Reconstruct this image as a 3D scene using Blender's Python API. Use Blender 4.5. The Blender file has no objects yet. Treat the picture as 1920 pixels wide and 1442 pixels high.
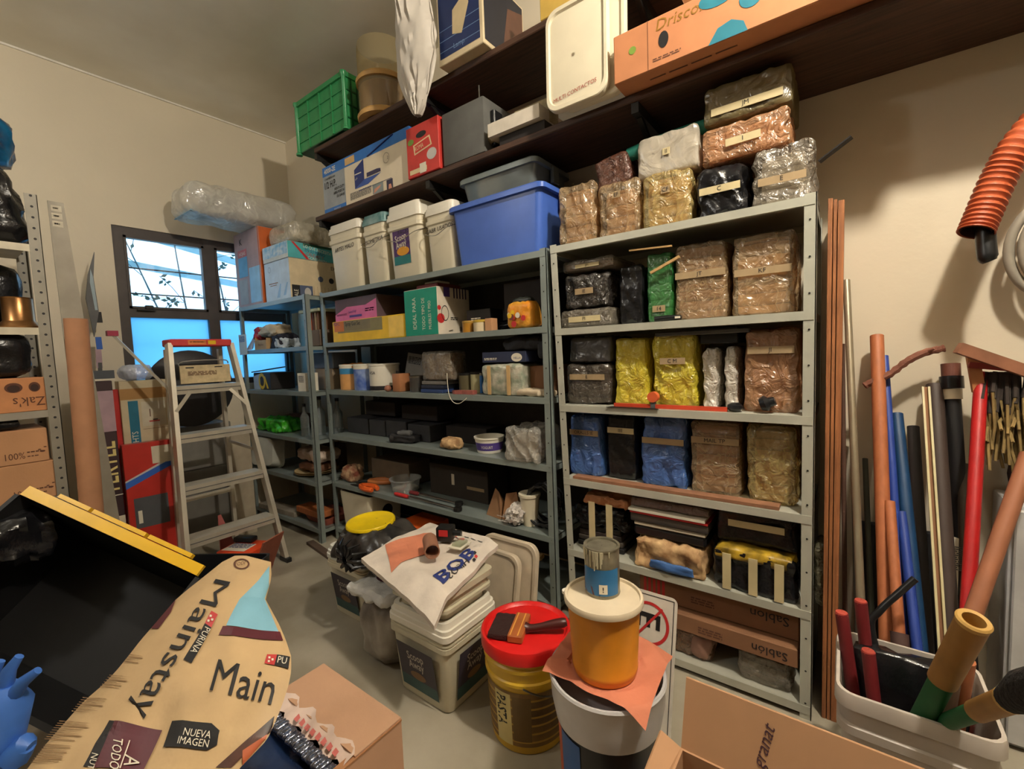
import bpy, bmesh, math, random
from mathutils import Vector, Matrix, noise
C = bpy.context.scene.collection
R = math.radians
rnd = random.Random(7)

# ------------------------------------------------------------------ camera
F_PX, YAW, PITCH, ROLL, CAM_H = 837.86, R(36.716), R(-4.0825), R(-2.139), 1.34
_f = Vector((-math.sin(YAW)*math.cos(PITCH), math.cos(YAW)*math.cos(PITCH), math.sin(PITCH)))
_r = Vector((math.cos(YAW), math.sin(YAW), 0)); _u = _r.cross(_f)
RR = _r*math.cos(ROLL) + _u*math.sin(ROLL); UU = _u*math.cos(ROLL) - _r*math.sin(ROLL); FF = _f
EYE = Vector((0, 0, CAM_H))
cd = bpy.data.cameras.new('camera'); cam = bpy.data.objects.new('camera', cd); C.objects.link(cam)
cd.sensor_fit = 'HORIZONTAL'; cd.sensor_width = 36; cd.lens = 36*F_PX/1920; cd.clip_start = .02
cam.matrix_world = Matrix.Translation(EYE) @ Matrix((RR, UU, -FF)).transposed().to_4x4()
bpy.context.scene.camera = cam
# ------------------------------------------------------------------ world, exposure, lamps
sc = bpy.context.scene
sc.view_settings.view_transform = 'Standard'; sc.view_settings.look = 'None'
sc.view_settings.gamma = 1; sc.view_settings.use_curve_mapping = False
sc.view_settings.exposure = 0.8
w = bpy.data.worlds.new('sky'); sc.world = w; w.use_nodes = True
wn = w.node_tree.nodes; wl = w.node_tree.links
bg = wn['Background']; bg.inputs[1].default_value = 1.8
tc = wn.new('ShaderNodeTexCoord'); sp = wn.new('ShaderNodeSeparateXYZ'); rp = wn.new('ShaderNodeValToRGB')
wl.new(tc.outputs['Generated'], sp.inputs[0]); wl.new(sp.outputs[2], rp.inputs[0]); wl.new(rp.outputs[0], bg.inputs[0])
rp.color_ramp.elements[0].position = 0.0; rp.color_ramp.elements[0].color = (.50, .80, 1.10, 1)
rp.color_ramp.elements[1].position = .35; rp.color_ramp.elements[1].color = (.66, 1.04, 1.28, 1)
LAMPS = [((0.55, 0.88, 3.20), 118, (1.0, .91, .77), .06), ((-2.7, -1.1, 2.95), 27, (1.0, .95, .87), .10)]  # second bulb is added fill to brighten the left side

def lin(c): return tuple(((v/255)/12.92 if v/255 <= .04045 else ((v/255+.055)/1.055)**2.4) for v in c)
# ------------------------------------------------------------------ pixel rays onto real planes of the room
def ray(x, y): return RR*((x-960)/F_PX) - UU*((y-721)/F_PX) + FF
def on(ax, v, x, y):
    d = ray(x, y); return EYE + d*((v-EYE[ax])/d[ax])
def PY(x, y, Y): return on(1, Y, x, y)
def PZ(x, y, z): return on(2, z, x, y)
def PX(x, y, X): return on(0, X, x, y)
def fb(x0, x1, yt, yb, Y, zb):
    """left x, width, height of an upright front face seen between columns x0..x1, its top at row yt, standing at zb in plane Y"""
    m = (yt+yb)/2; a = PY(x0, m, Y).x; b = PY(x1, m, Y).x; t = PY((x0+x1)/2, yt, Y).z
    return (a+b)/2, b-a, t-zb

# ------------------------------------------------------------------ materials
_m = {}
def mat(name, c, rough=.6, metal=0, var=.08, vs=12, bump=0, bs=40, alpha=1, spec=.5, c2=None, emit=0, coat=0, stretch=(1, 1, 1), trans=0):
    if name in _m: return _m[name]
    m = bpy.data.materials.new(name); m.use_nodes = True; n = m.node_tree.nodes; l = m.node_tree.links
    b = n['Principled BSDF']; c = lin(c); d = lin(c2) if c2 else tuple(v*(1-var*2.2) for v in c)
    b.inputs['Roughness'].default_value = rough; b.inputs['Metallic'].default_value = metal
    b.inputs['Specular IOR Level'].default_value = spec; b.inputs['Coat Weight'].default_value = coat
    b.inputs['Alpha'].default_value = alpha; b.inputs['Transmission Weight'].default_value = trans
    t = n.new('ShaderNodeTexCoord'); mp = n.new('ShaderNodeMapping'); mp.inputs['Scale'].default_value = stretch
    l.new(t.outputs['Object'], mp.inputs[0])
    nz = n.new('ShaderNodeTexNoise'); nz.inputs['Scale'].default_value = vs; nz.inputs['Detail'].default_value = 5
    l.new(mp.outputs[0], nz.inputs['Vector'])
    r = n.new('ShaderNodeValToRGB'); r.color_ramp.elements[0].position = .35; r.color_ramp.elements[1].position = .68
    r.color_ramp.elements[0].color = (*d, 1); r.color_ramp.elements[1].color = (*c, 1)
    l.new(nz.outputs[0], r.inputs[0]); l.new(r.outputs[0], b.inputs['Base Color'])
    if bump:
        n2 = n.new('ShaderNodeTexNoise'); n2.inputs['Scale'].default_value = bs; n2.inputs['Detail'].default_value = 4
        l.new(mp.outputs[0], n2.inputs['Vector'])
        bp = n.new('ShaderNodeBump'); bp.inputs['Strength'].default_value = bump; bp.inputs['Distance'].default_value = .01
        l.new(n2.outputs[0], bp.inputs['Height']); l.new(bp.outputs[0], b.inputs['Normal'])
    _m[name] = m; return m
def film(name, tint, body=.25, rough=.22, crinkle=.7, scale=28):
    """crinkled plastic film: see-through, tinted, with sharp sheen"""
    if name in _m: return _m[name]
    m = bpy.data.materials.new(name); m.use_nodes = True; n = m.node_tree.nodes; l = m.node_tree.links
    n.remove(n['Principled BSDF']); out = n['Material Output']; tr = n.new('ShaderNodeBsdfTransparent')
    tr.inputs[0].default_value = (*[min(1, .35+.65*v) for v in lin(tint)], 1)
    df = n.new('ShaderNodeBsdfDiffuse'); df.inputs[0].default_value = (*lin(tint), 1)
    gl = n.new('ShaderNodeBsdfGlossy'); gl.inputs['Roughness'].default_value = rough
    t = n.new('ShaderNodeTexCoord'); nz = n.new('ShaderNodeTexNoise'); nz.inputs['Scale'].default_value = scale; nz.inputs['Detail'].default_value = 3
    nz.inputs['Distortion'].default_value = 1.5; l.new(t.outputs['Object'], nz.inputs['Vector'])
    bp = n.new('ShaderNodeBump'); bp.inputs['Strength'].default_value = crinkle; bp.inputs['Distance'].default_value = .02
    l.new(nz.outputs[0], bp.inputs['Height'])
    mp = n.new('ShaderNodeMapping'); mp.inputs['Scale'].default_value = (1, 1, .30); mp.inputs['Rotation'].default_value = (0, .45, .2); l.new(t.outputs['Object'], mp.inputs[0])
    mx = n.new('ShaderNodeMix'); mx.data_type = 'VECTOR'; mx.inputs['Factor'].default_value = .06; l.new(mp.outputs[0], mx.inputs['A']); l.new(nz.outputs['Color'], mx.inputs['B'])
    vo = n.new('ShaderNodeTexVoronoi'); vo.feature = 'DISTANCE_TO_EDGE'; vo.inputs['Scale'].default_value = scale*.62; l.new(mx.outputs['Result'], vo.inputs['Vector'])
    b2 = n.new('ShaderNodeBump'); b2.inputs['Strength'].default_value = min(1, crinkle*.45); b2.inputs['Distance'].default_value = .05; b2.invert = True
    l.new(vo.outputs['Distance'], b2.inputs['Height']); l.new(bp.outputs[0], b2.inputs['Normal'])
    mr = n.new('ShaderNodeMapRange'); mr.inputs['From Min'].default_value = 0; mr.inputs['From Max'].default_value = .05; mr.inputs['To Min'].default_value = min(.95, body+.13*min(1, crinkle)); mr.inputs['To Max'].default_value = body; l.new(vo.outputs['Distance'], mr.inputs['Value'])
    for s in (df, gl): l.new(b2.outputs[0], s.inputs['Normal'])
    a = n.new('ShaderNodeMixShader'); l.new(mr.outputs['Result'], a.inputs[0]); l.new(tr.outputs[0], a.inputs[1]); l.new(df.outputs[0], a.inputs[2])
    b = n.new('ShaderNodeMixShader'); b.inputs[0].default_value = .10; l.new(a.outputs[0], b.inputs[1]); l.new(gl.outputs[0], b.inputs[2])
    l.new(b.outputs[0], out.inputs[0]); _m[name] = m; return m
def layers(name, c, d, count, rough=.75, wob=.25):
    """stack of paper: horizontal layers of two tones along the object's own height"""
    if name in _m: return _m[name]
    m = bpy.data.materials.new(name); m.use_nodes = True; n = m.node_tree.nodes; l = m.node_tree.links; b = n['Principled BSDF']
    b.inputs['Roughness'].default_value = rough
    t = n.new('ShaderNodeTexCoord'); nz = n.new('ShaderNodeTexNoise'); nz.inputs['Scale'].default_value = 9
    l.new(t.outputs['Object'], nz.inputs['Vector'])
    s = n.new('ShaderNodeSeparateXYZ'); l.new(t.outputs['Object'], s.inputs[0])
    a = n.new('ShaderNodeMath'); a.operation = 'MULTIPLY_ADD'; a.inputs[1].default_value = count; l.new(s.outputs[2], a.inputs[0])
    k = n.new('ShaderNodeMath'); k.operation = 'MULTIPLY'; k.inputs[1].default_value = wob*2; l.new(nz.outputs[0], k.inputs[0]); l.new(k.outputs[0], a.inputs[2])
    fr = n.new('ShaderNodeMath'); fr.operation = 'FRACT'; l.new(a.outputs[0], fr.inputs[0])
    r = n.new('ShaderNodeValToRGB'); e = r.color_ramp.elements; e[0].position = 0; e[0].color = (*[v*.35 for v in lin(d)], 1); e[1].position = .1; e[1].color = (*lin(d), 1)
    x = e.new(.45); x.color = (*lin(c), 1); x = e.new(.95); x.color = (*lin(c), 1)
    l.new(fr.outputs[0], r.inputs[0]); l.new(r.outputs[0], b.inputs['Base Color']); _m[name] = m; return m

# ------------------------------------------------------------------ mesh builder
class Fr:
    """a flat frame: origin, u, v; the normal is u x v"""
    def __init__(s, o, u=(1, 0, 0), v=(0, 0, 1)):
        s.o = Vector(o); s.u = Vector(u).normalized(); s.v = Vector(v).normalized(); s.n = s.u.cross(s.v)
    def p(s, a, b, h=.0008): return s.o + s.u*a + s.v*b + s.n*h
def front(w): return Fr((-w/2, 0, 0))
def right(w): return Fr((w/2, 0, 0), (0, 1, 0))
def topf(w, h): return Fr((-w/2, 0, h), (1, 0, 0), (0, 1, 0))
def under(w, d): return Fr((-w/2, d, 0), (1, 0, 0), (0, -1, 0))
class MB:
    def __init__(s): s.V = []; s.F = []; s.mi = []; s.sm = []; s.mats = []
    def slot(s, m):
        if m not in s.mats: s.mats.append(m)
        return s.mats.index(m)
    def add(s, vs, fs, m, smooth=False, M=None):
        k = len(s.V); i = s.slot(m)
        s.V += [tuple(M @ Vector(v)) if M else tuple(v) for v in vs]
        for f in fs: s.F.append([a+k for a in f]); s.mi.append(i); s.sm.append(smooth)
        return s
    def bm(s, b, m, smooth=False, M=None):
        b.verts.index_update(); vs = [v.co.copy() for v in b.verts]; fs = [[v.index for v in f.verts] for f in b.faces]; b.free()
        return s.add(vs, fs, m, smooth, M)
    def box(s, x0, x1, y0, y1, z0, z1, m, M=None, bev=0, seg=1):
        if bev:
            b = bmesh.new(); bmesh.ops.create_cube(b, size=1)
            for v in b.verts: v.co = Vector(((x0+x1)/2+v.co.x*(x1-x0), (y0+y1)/2+v.co.y*(y1-y0), (z0+z1)/2+v.co.z*(z1-z0)))
            bmesh.ops.bevel(b, geom=b.edges[:], offset=bev, segments=seg, affect='EDGES', profile=.5)
            return s.bm(b, m, seg > 1, M)
        v = [(x, y, z) for x in (x0, x1) for y in (y0, y1) for z in (z0, z1)]
        return s.add(v, [(0, 1, 3, 2), (4, 6, 7, 5), (0, 4, 5, 1), (2, 3, 7, 6), (0, 2, 6, 4), (1, 5, 7, 3)], m, False, M)
    def lump(s, w, d, h, r, m, n=10, amp=0, fr=9, seed=0, tx=0, ty=0, M=None, ridge=True, x=0, y=0, z=0, sag=0, lean=0):
        b = bmesh.new(); bmesh.ops.create_cube(b, size=1); bmesh.ops.subdivide_edges(b, edges=b.edges[:], cuts=n, use_grid_fill=True)
        H = Vector((w/2, d/2, h/2)); r = min(r, w/2.01, d/2.01, h/2.01); I = H-Vector((r, r, r)); so = Vector((seed*3.7, seed*1.3, seed*2.1))
        for v in b.verts:
            p = Vector((v.co.x*w, v.co.y*d, v.co.z*h)); q = Vector([max(-I[i], min(I[i], p[i])) for i in range(3)])
            e = p-q
            if e.length > 1e-9: e.normalize()
            p = q+e*r
            if amp:
                k = noise.noise(p*fr+so); k2 = noise.noise(Vector((p.x+p.z*.4, p.y, p.z*.45))*fr*2.4+so); k3 = noise.noise(p*fr*.4+so)
                k = (.55-abs(k)*1.9)*.75+(.5-abs(k2)*2.2)*.75+k3*.5 if ridge else k
                p += e*amp*k
            t = (p.z+h/2)/h
            p.x *= 1-tx*t; p.y *= 1-ty*t; p.x += lean*t
            if sag: p.z -= sag*(1-(2*p.x/w)**2)*max(0, t-.5)*2
            p.z = max(p.z, -h/2)
            v.co = p+Vector((x, y+d/2, z+h/2))
        return s.bm(b, m, True, M)
    def loft(s, secs, m, cap0=True, cap1=True, n=4, smooth=True, M=None):
        """rounded-rectangle sections (z, w, d, r[, cx, cy])"""
        vs = []; k = None
        for q in secs:
            z, w_, d_, r_ = q[:4]; cx = q[4] if len(q) > 4 else 0; cy = q[5] if len(q) > 5 else 0
            r_ = min(r_, w_/2-1e-4, d_/2-1e-4); ring = []
            for (sx, sy, a0) in ((1, 1, 0), (-1, 1, 90), (-1, -1, 180), (1, -1, 270)):
                for i in range(n+1):
                    a = R(a0+90*i/n); ring.append((cx+sx*(w_/2-r_)+r_*math.cos(a), cy+sy*(d_/2-r_)+r_*math.sin(a), z))
            k = len(ring); vs += ring
        fs = [[j*k+i, j*k+(i+1) % k, (j+1)*k+(i+1) % k, (j+1)*k+i] for j in range(len(secs)-1) for i in range(k)]
        if cap0: fs.append(list(range(k))[::-1])
        if cap1: fs.append([(len(secs)-1)*k+i for i in range(k)])
        return s.add(vs, fs, m, smooth, M)
    def lathe(s, prof, m, n=28, M=None, smooth=True, cap0=False, cap1=False):
        vs = [(r_*math.cos(2*math.pi*i/n), r_*math.sin(2*math.pi*i/n), z) for r_, z in prof for i in range(n)]
        fs = [[j*n+i, j*n+(i+1) % n, (j+1)*n+(i+1) % n, (j+1)*n+i] for j in range(len(prof)-1) for i in range(n)]
        if cap0: fs.append(list(range(n))[::-1])
        if cap1: fs.append([(len(prof)-1)*n+i for i in range(n)])
        return s.add(vs, fs, m, smooth, M)
    def tube(s, pts, r, m, n=10, cap=True, M=None, smooth=True):
        pts = [Vector(p) for p in pts]; rs = r if isinstance(r, (list, tuple)) else [r]*len(pts); vs = []
        t0 = (pts[1]-pts[0]).normalized(); a = t0.orthogonal().normalized()
        for i, p in enumerate(pts):
            t = (pts[min(i+1, len(pts)-1)]-pts[max(i-1, 0)]).normalized(); a = (a-t*a.dot(t)).normalized(); b = t.cross(a)
            vs += [p+(a*math.cos(2*math.pi*j/n)+b*math.sin(2*math.pi*j/n))*rs[i] for j in range(n)]
        fs = [[i*n+j, i*n+(j+1) % n, (i+1)*n+(j+1) % n, (i+1)*n+j] for i in range(len(pts)-1) for j in range(n)]
        if cap: fs += [list(range(n))[::-1], [(len(pts)-1)*n+j for j in range(n)]]
        return s.add(vs, fs, m, smooth, M)
    def bar(s, a, b, w_, t_, m, up=(0, 0, 1)):
        """rectangular bar from a to b, w_ across, t_ along up"""
        a = Vector(a); b = Vector(b); d = (b-a).normalized(); x = d.cross(Vector(up)).normalized(); y = x.cross(d)
        v = [p+x*i*w_/2+y*j*t_/2 for p in (a, b) for i, j in ((-1, -1), (1, -1), (1, 1), (-1, 1))]
        return s.add(v, [(3, 2, 1, 0), (4, 5, 6, 7), (0, 1, 5, 4), (1, 2, 6, 5), (2, 3, 7, 6), (3, 0, 4, 7)], m)
    def poly(s, fr, pts, m, h=.0008): return s.add([fr.p(a, b, h) for a, b in pts], [list(range(len(pts)))], m)
    def rect(s, fr, x0, y0, x1, y1, m, h=.0008): return s.poly(fr, [(x0, y0), (x1, y0), (x1, y1), (x0, y1)], m, h)
    def disc(s, fr, x, y, r, m, h=.0008, n=20, ry=None, r0=0):
        ry = ry or r
        if r0:
            vs = [fr.p(x+k*r*math.cos(2*math.pi*i/n), y+k*ry*math.sin(2*math.pi*i/n), h) for k in (1, r0) for i in range(n)]
            return s.add(vs, [[i, (i+1) % n, n+(i+1) % n, n+i] for i in range(n)], m)
        return s.poly(fr, [(x+r*math.cos(2*math.pi*i/n), y+ry*math.sin(2*math.pi*i/n)) for i in range(n)], m, h)
    def text(s, fr, txt, size, x, y, m, rot=0, h=.0014, al='LEFT', sx=1, shear=0, fn=None, bold=0):
        cu = bpy.data.curves.new('lettering', 'FONT'); cu.body = txt; cu.size = size; cu.align_x = al; cu.resolution_u = 2; cu.shear = shear
        cu.offset = bold*size
        o = bpy.data.objects.new('lettering', cu); me = bpy.data.meshes.new_from_object(o)
        c, sn = math.cos(R(rot)), math.sin(R(rot)); vs = []
        for v in me.vertices:
            a, b = v.co.x*sx, v.co.y; a, b = x+a*c-b*sn, y+a*sn+b*c
            vs.append(fn(a, b) if fn else fr.p(a, b, h))
        fs = [list(p.vertices) for p in me.polygons]
        bpy.data.objects.remove(o); bpy.data.meshes.remove(me); bpy.data.curves.remove(cu)
        return s.add(vs, fs, m)
    def scrawl(s, fr, x, y, w_, h_, m, n=8, seed=1, lw=.0012, rows=1):
        """unreadable small print as rows of tiny bars"""
        q = random.Random(seed)
        for r_ in range(rows):
            yy = y-r_*h_*1.7; xx = x
            while xx < x+w_:
                l_ = q.uniform(.5, 1.6)*w_/n; s.rect(fr, xx, yy, min(xx+l_, x+w_), yy+h_, m); xx += l_+w_/n*.25
        return s
    def build(s, name, parent=None, loc=None, rot=None):
        me = bpy.data.meshes.new(name); me.from_pydata([tuple(v) for v in s.V], [], s.F)
        for m in s.mats: me.materials.append(m)
        me.polygons.foreach_set('material_index', s.mi); me.polygons.foreach_set('use_smooth', s.sm); me.update()
        if any(s.sm): me.set_sharp_from_angle(angle=R(38))
        o = bpy.data.objects.new(name, me); C.objects.link(o)
        if parent: o.parent = parent
        if loc: o.location = loc
        if rot: o.rotation_euler = rot
        return o
def tag(o, label, cat, group=None, kind=None):
    if label: o['label'] = label
    if cat: o['category'] = cat
    if group: o['group'] = group
    if kind: o['kind'] = kind
    return o
def thing(name, label, cat, loc, rz=0, group=None, rot=None):
    o = bpy.data.objects.new(name, None); C.objects.link(o); o.location = loc; o.rotation_euler = rot or (0, 0, R(rz)); o.empty_display_size = .1
    return tag(o, label, cat, group)
def solo(mb, name, label, cat, loc=(0, 0, 0), rz=0, group=None, rot=None):
    return tag(mb.build(name, None, loc, rot or (0, 0, R(rz))), label, cat, group)
def struct(mb, name): return tag(mb.build(name), None, None, None, 'structure')
def clone(o, loc, rz=None, label=None, group=None):
    def cp(a, par):
        c = a.copy(); C.objects.link(c); c.parent = par
        for ch in [k for k in bpy.data.objects if k.parent == a]: cp(ch, c)
        return c
    c = cp(o, None); c.location = loc
    if rz is not None: c.rotation_euler = (0, 0, R(rz))
    if label: c['label'] = label
    if group: c['group'] = group
    return c
def bez(p, n=12):
    """smooth path through points"""
    p = [Vector(q) for q in p]; out = []
    for i in range(len(p)-1):
        a, b, c, d = p[max(i-1, 0)], p[i], p[i+1], p[min(i+2, len(p)-1)]
        for k in range(n):
            t = k/n; out.append(.5*((2*b)+(c-a)*t+(2*a-5*b+4*c-d)*t*t+(3*b-a-3*c+d)*t**3))
    return out+[p[-1]]

# common materials
WALL = mat('wall_paint', (222, 210, 186), .85, var=.03, vs=1.6, bump=.12, bs=30)
STEEL = mat('grey_enamel', (190, 190, 176), .42, .15, var=.07, vs=7)
STEELB = mat('blue_grey_enamel', (136, 146, 142), .42, .2, var=.07, vs=7)
GALV = mat('galvanised_steel', (186, 182, 170), .38, .7, var=.1, vs=6)
WOODD = mat('dark_wood', (82, 54, 38), .6, var=.25, vs=5, stretch=(1, 14, 14))
CARD = mat('cardboard', (196, 146, 104), .8, var=.06, vs=5, bump=.1, bs=90)
CARDD = mat('dark_cardboard', (140, 98, 68), .85, var=.1, vs=5)
WHITE = mat('white_plastic', (236, 230, 214), .35, var=.03, vs=6)
CREAM = mat('cream_plastic', (224, 214, 188), .38, var=.04, vs=6)
PAPER = mat('white_paper', (228, 220, 200), .8, var=.05)
BLACK = mat('black_ink', (18, 16, 18), .6, var=0)
BLKP = mat('black_plastic', (24, 25, 28), .32, var=.1)
BLKBAG = mat('black_bag_plastic', (26, 26, 29), .24, var=.15, bump=.5, bs=26)
TAPE = mat('masking_tape', (206, 190, 146), .7, var=.08)
RED = mat('red_paint', (196, 38, 34), .4, var=.08)
METAL = mat('bare_metal', (170, 168, 162), .28, 1, var=.1)
DKMETAL = mat('dark_metal', (58, 56, 54), .45, .7, var=.15)
WOODL = mat('light_wood', (206, 166, 108), .6, var=.15, vs=6, stretch=(1, 10, 10))
WOODO = mat('orange_wood', (190, 112, 62), .55, var=.12, vs=6, stretch=(10, 10, 1))
BLUEP = mat('blue_plastic', (72, 108, 196), .35, var=.04)
GREENP = mat('green_plastic', (58, 150, 92), .3, var=.08)
GREY = mat('grey_matte', (92, 92, 92), .7, var=.1)
BROWNP = mat('brown_print', (96, 58, 40), .8, var=.05)
REDP = mat('red_print', (190, 40, 40), .6, var=.03)
BLUEPR = mat('blue_print', (40, 96, 190), .6, var=.03)
NAVY = mat('navy_print', (38, 52, 116), .6, var=.04)
ORANGE = mat('orange_plastic', (224, 96, 34), .4, var=.08)
YELLOW = mat('yellow_plastic', (236, 190, 34), .35, var=.05)
GLASS = film('clear_glass', (220, 224, 210), .12, .05, .05, 3)
CLEAR = film('clear_film', (226, 220, 204), .30)
PURPLE = mat('purple_print', (82, 62, 138), .5, var=.05)
# ------------------------------------------------------------------ lamps (ceiling bulb above the frame, plus an added fill bulb out of view)
for i, (p, pw, col, rad) in enumerate(LAMPS):
    t = thing('ceiling_or_fill_lamp', ['bare round bulb hanging from the ceiling above the pole bin', 'added fill bulb hanging from the ceiling behind the camera'][i], 'lamp', p)
    MB().lathe([(0, .14), (.03, .13), (.035, .10), (.02, .085)], WHITE, 16).build('lamp_holder', t)
    MB().tube([(0, 0, .13), (0, 0, 3.37-p[2]-.001)], .004, BLACK, 6).build('cord', t)
    g = bpy.data.lights.new('bulb_light', 'POINT'); g.energy = pw; g.color = col; g.shadow_soft_size = rad
    o = bpy.data.objects.new('bulb_light', g); C.objects.link(o); o.parent = t
XL, YW, ZC, XR, YR = -4.21, 2.25, 3.37, 1.75, -2.6
FLOOR = mat('concrete_floor', (176, 168, 150), .55, var=.1, vs=2.2, bump=.12, bs=20, c2=(140, 132, 114))
CEIL = mat('ceiling_paint', (240, 236, 222), .38, var=.1, vs=1.1, c2=(212, 205, 186), bump=.1, bs=6)
struct(MB().box(XL-.2, XR+.1, YR-.1, YW+.1, -.1, 0, FLOOR), 'floor')
struct(MB().box(XL-.2, XR+.1, YR-.1, YW+.1, ZC, ZC+.1, CEIL), 'ceiling')
struct(MB().box(XL-.2, XR+.1, YW, YW+.12, 0, ZC, WALL), 'wall_back')
WALLD = mat('low_bounce_dark', (112, 100, 82), .9, var=.1)  # unseen walls coloured dark to cut bounced light
struct(MB().box(XR, XR+.1, YR-.1, YW, 0, ZC, WALLD), 'wall_right')
struct(MB().box(XL-.2, XR, YR-.1, YR, 0, ZC, WALLD), 'wall_rear')
WY0, WY1, WZ0, WZ1 = .935, 2.17, 1.16, 2.36
b = MB(); b.box(XL-.15, XL, YR, WY0, 0, ZC, WALL); b.box(XL-.15, XL, WY1, YW, 0, ZC, WALL)
b.box(XL-.15, XL, WY0, WY1, 0, WZ0, WALL); b.box(XL-.15, XL, WY0, WY1, WZ1, ZC, WALL); struct(b, 'wall_left')
struct(MB().box(XL, XL+.012, YR, YW, ZC-.012, ZC, mat('white_caulk', (240, 234, 220), .6)), 'trim_1')
# window: dark steel frame, transom, mullion, four panes, horizontal bars outside
FRM = mat('dark_window_steel', (74, 66, 62), .5, .2, var=.1)
FRD = mat('window_bar_iron', (40, 34, 36), .6, .2)
wi = tag(bpy.data.objects.new('window_1', None), None, None, None, 'structure'); C.objects.link(wi); wi.location = (XL-.03, WY0, WZ0)
W, Hh = WY1-WY0, WZ1-WZ0; ym = .60; zt = .575
b = MB()
for (y0, y1, z0, z1) in ((0, .062, 0, Hh), (W-.05, W, 0, Hh), (0, W, 0, .05), (0, W, Hh-.062, Hh), (ym-.03, ym+.05, 0, Hh), (0, W, zt-.03, zt+.035)):
    e_ = .0015 if z0 == 0 and z1 == Hh else 0; b.box(-.03-e_, .02+e_, y0, y1, z0+e_, z1-e_, FRM)
for (y0, y1) in ((.062, ym-.03), (ym+.05, W-.05)):
    for (z0, z1) in ((zt+.035, Hh-.062),):
        for (a0, a1, c0, c1) in ((y0, y0+.016, z0, z1), (y1-.016, y1, z0, z1), (y0, y1, z0, z0+.016), (y0, y1, z1-.016, z1)):
            b.box(-.015, .03, a0, a1, c0, c1, FRM)
b.build('window_frame', wi)
b = MB(); b.box(.02, .05, .15, .20, zt+.03, zt+.06, DKMETAL, None, .004); b.box(.04, .055, .10, .21, zt+.02, zt+.03, DKMETAL); b.build('latch', wi)
PANEC = film('clear_pane', (235, 245, 255), .02, .03, .0, 2)
PANEB = bpy.data.materials.new('frosted_pane'); PANEB.use_nodes = True; _n = PANEB.node_tree.nodes; _l = PANEB.node_tree.links; _n.remove(_n['Principled BSDF'])
_a = _n.new('ShaderNodeBsdfTranslucent'); _a.inputs[0].default_value = (*lin((166, 204, 226)), 1); _b = _n.new('ShaderNodeBsdfTransparent'); _b.inputs[0].default_value = (*lin((150, 205, 240)), 1)
_c = _n.new('ShaderNodeMixShader'); _c.inputs[0].default_value = .15; _l.new(_a.outputs[0], _c.inputs[1]); _l.new(_b.outputs[0], _c.inputs[2]); _l.new(_c.outputs[0], _n['Material Output'].inputs[0])
for (y0, y1, z0, z1, m) in ((.062, ym-.03, zt+.035, Hh-.062, PANEC), (ym+.05, W-.05, zt+.035, Hh-.062, PANEC), (.062, ym-.03, .05, zt-.03, PANEB), (ym+.05, W-.05, .05, zt-.03, PANEB)):
    MB().box(-.012, -.008, y0, y1, z0, z1, m).build('pane', wi)
b = MB()
for z in (.14, .36, .73, .92):
    b.tube([(-.06, -.0, z), (-.06, W, z)], .006, FRD, 6)
b.build('window_bars', wi)
# outdoors: a pale wall, sloping roof beams, a shrub
OUTW = mat('outdoor_render', (225, 240, 244), .9, var=.05)
OUTG = mat('outdoor_beam', (150, 186, 200), .8, var=.05)
solo(MB().box(-6.4, -6.3, -1.5, 5.5, .2, 1.95, OUTW), 'garden_wall', 'pale garden wall outside the window', 'wall')
for k, (a, c) in enumerate((((-5.3, .4, 2.75), (-5.3, 2.9, 2.30)), ((-5.5, .4, 2.42), (-5.5, 3.2, 2.12)))):
    solo(MB().bar(a, c, .05, .06, OUTG), 'roof_beam', ['upper sloping roof beam seen outside through the window', 'lower sloping roof beam seen outside through the window'][k], 'beam')
sh = thing('garden_shrub', 'thin leafy shrub growing outside the window', 'plant', (-4.85, 1.6, .0))
TW = mat('twig', (66, 96, 110), .9); LEAF = mat('leaf', (44, 96, 92), .7, var=.2)
b = MB(); lf = MB(); q = random.Random(4)
ends = []
for (x0, y0, x1, y1, top) in ((0, 0, .05, -.12, 2.55), (0, .35, .0, .2, 2.5), (0, .5, .05, .78, 2.4), (0, -.1, -.02, -.45, 2.45)):
    pt = bez([(x0, y0, .0), (x0, y0+.02, 1.2), ((x0+x1)/2, (y0+y1)/2, 1.9), (x1, y1, top)], 6); b.tube(pt, [.014-.010*i/len(pt) for i in range(len(pt))], TW, 6)
    for k in range(9):
        s_ = pt[8+int(q.random()*(len(pt)-9))]; e_ = s_+Vector((q.uniform(-.05, .05), q.uniform(-.28, .28), q.uniform(.02, .26)))
        b.tube([s_, (s_+e_)/2+Vector((0, 0, .02)), e_], .003, TW, 4)
        for j in range(5):
            p = s_.lerp(e_, q.uniform(.3, 1)); a = q.uniform(0, 6.28); L = q.uniform(.03, .06); u_ = Vector((q.uniform(-.4, .4), math.cos(a), math.sin(a))).normalized(); v_ = u_.orthogonal().normalized()*L*.3
            lf.add([p, p+u_*L*.5+v_, p+u_*L, p+u_*L*.5-v_], [(0, 1, 2, 3)], LEAF)
b.build('stem', sh); lf.build('foliage', sh)
struct(MB().box(-9, XL-.2, -4, 8, -.05, 0, OUTW), 'ground_outside')

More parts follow.
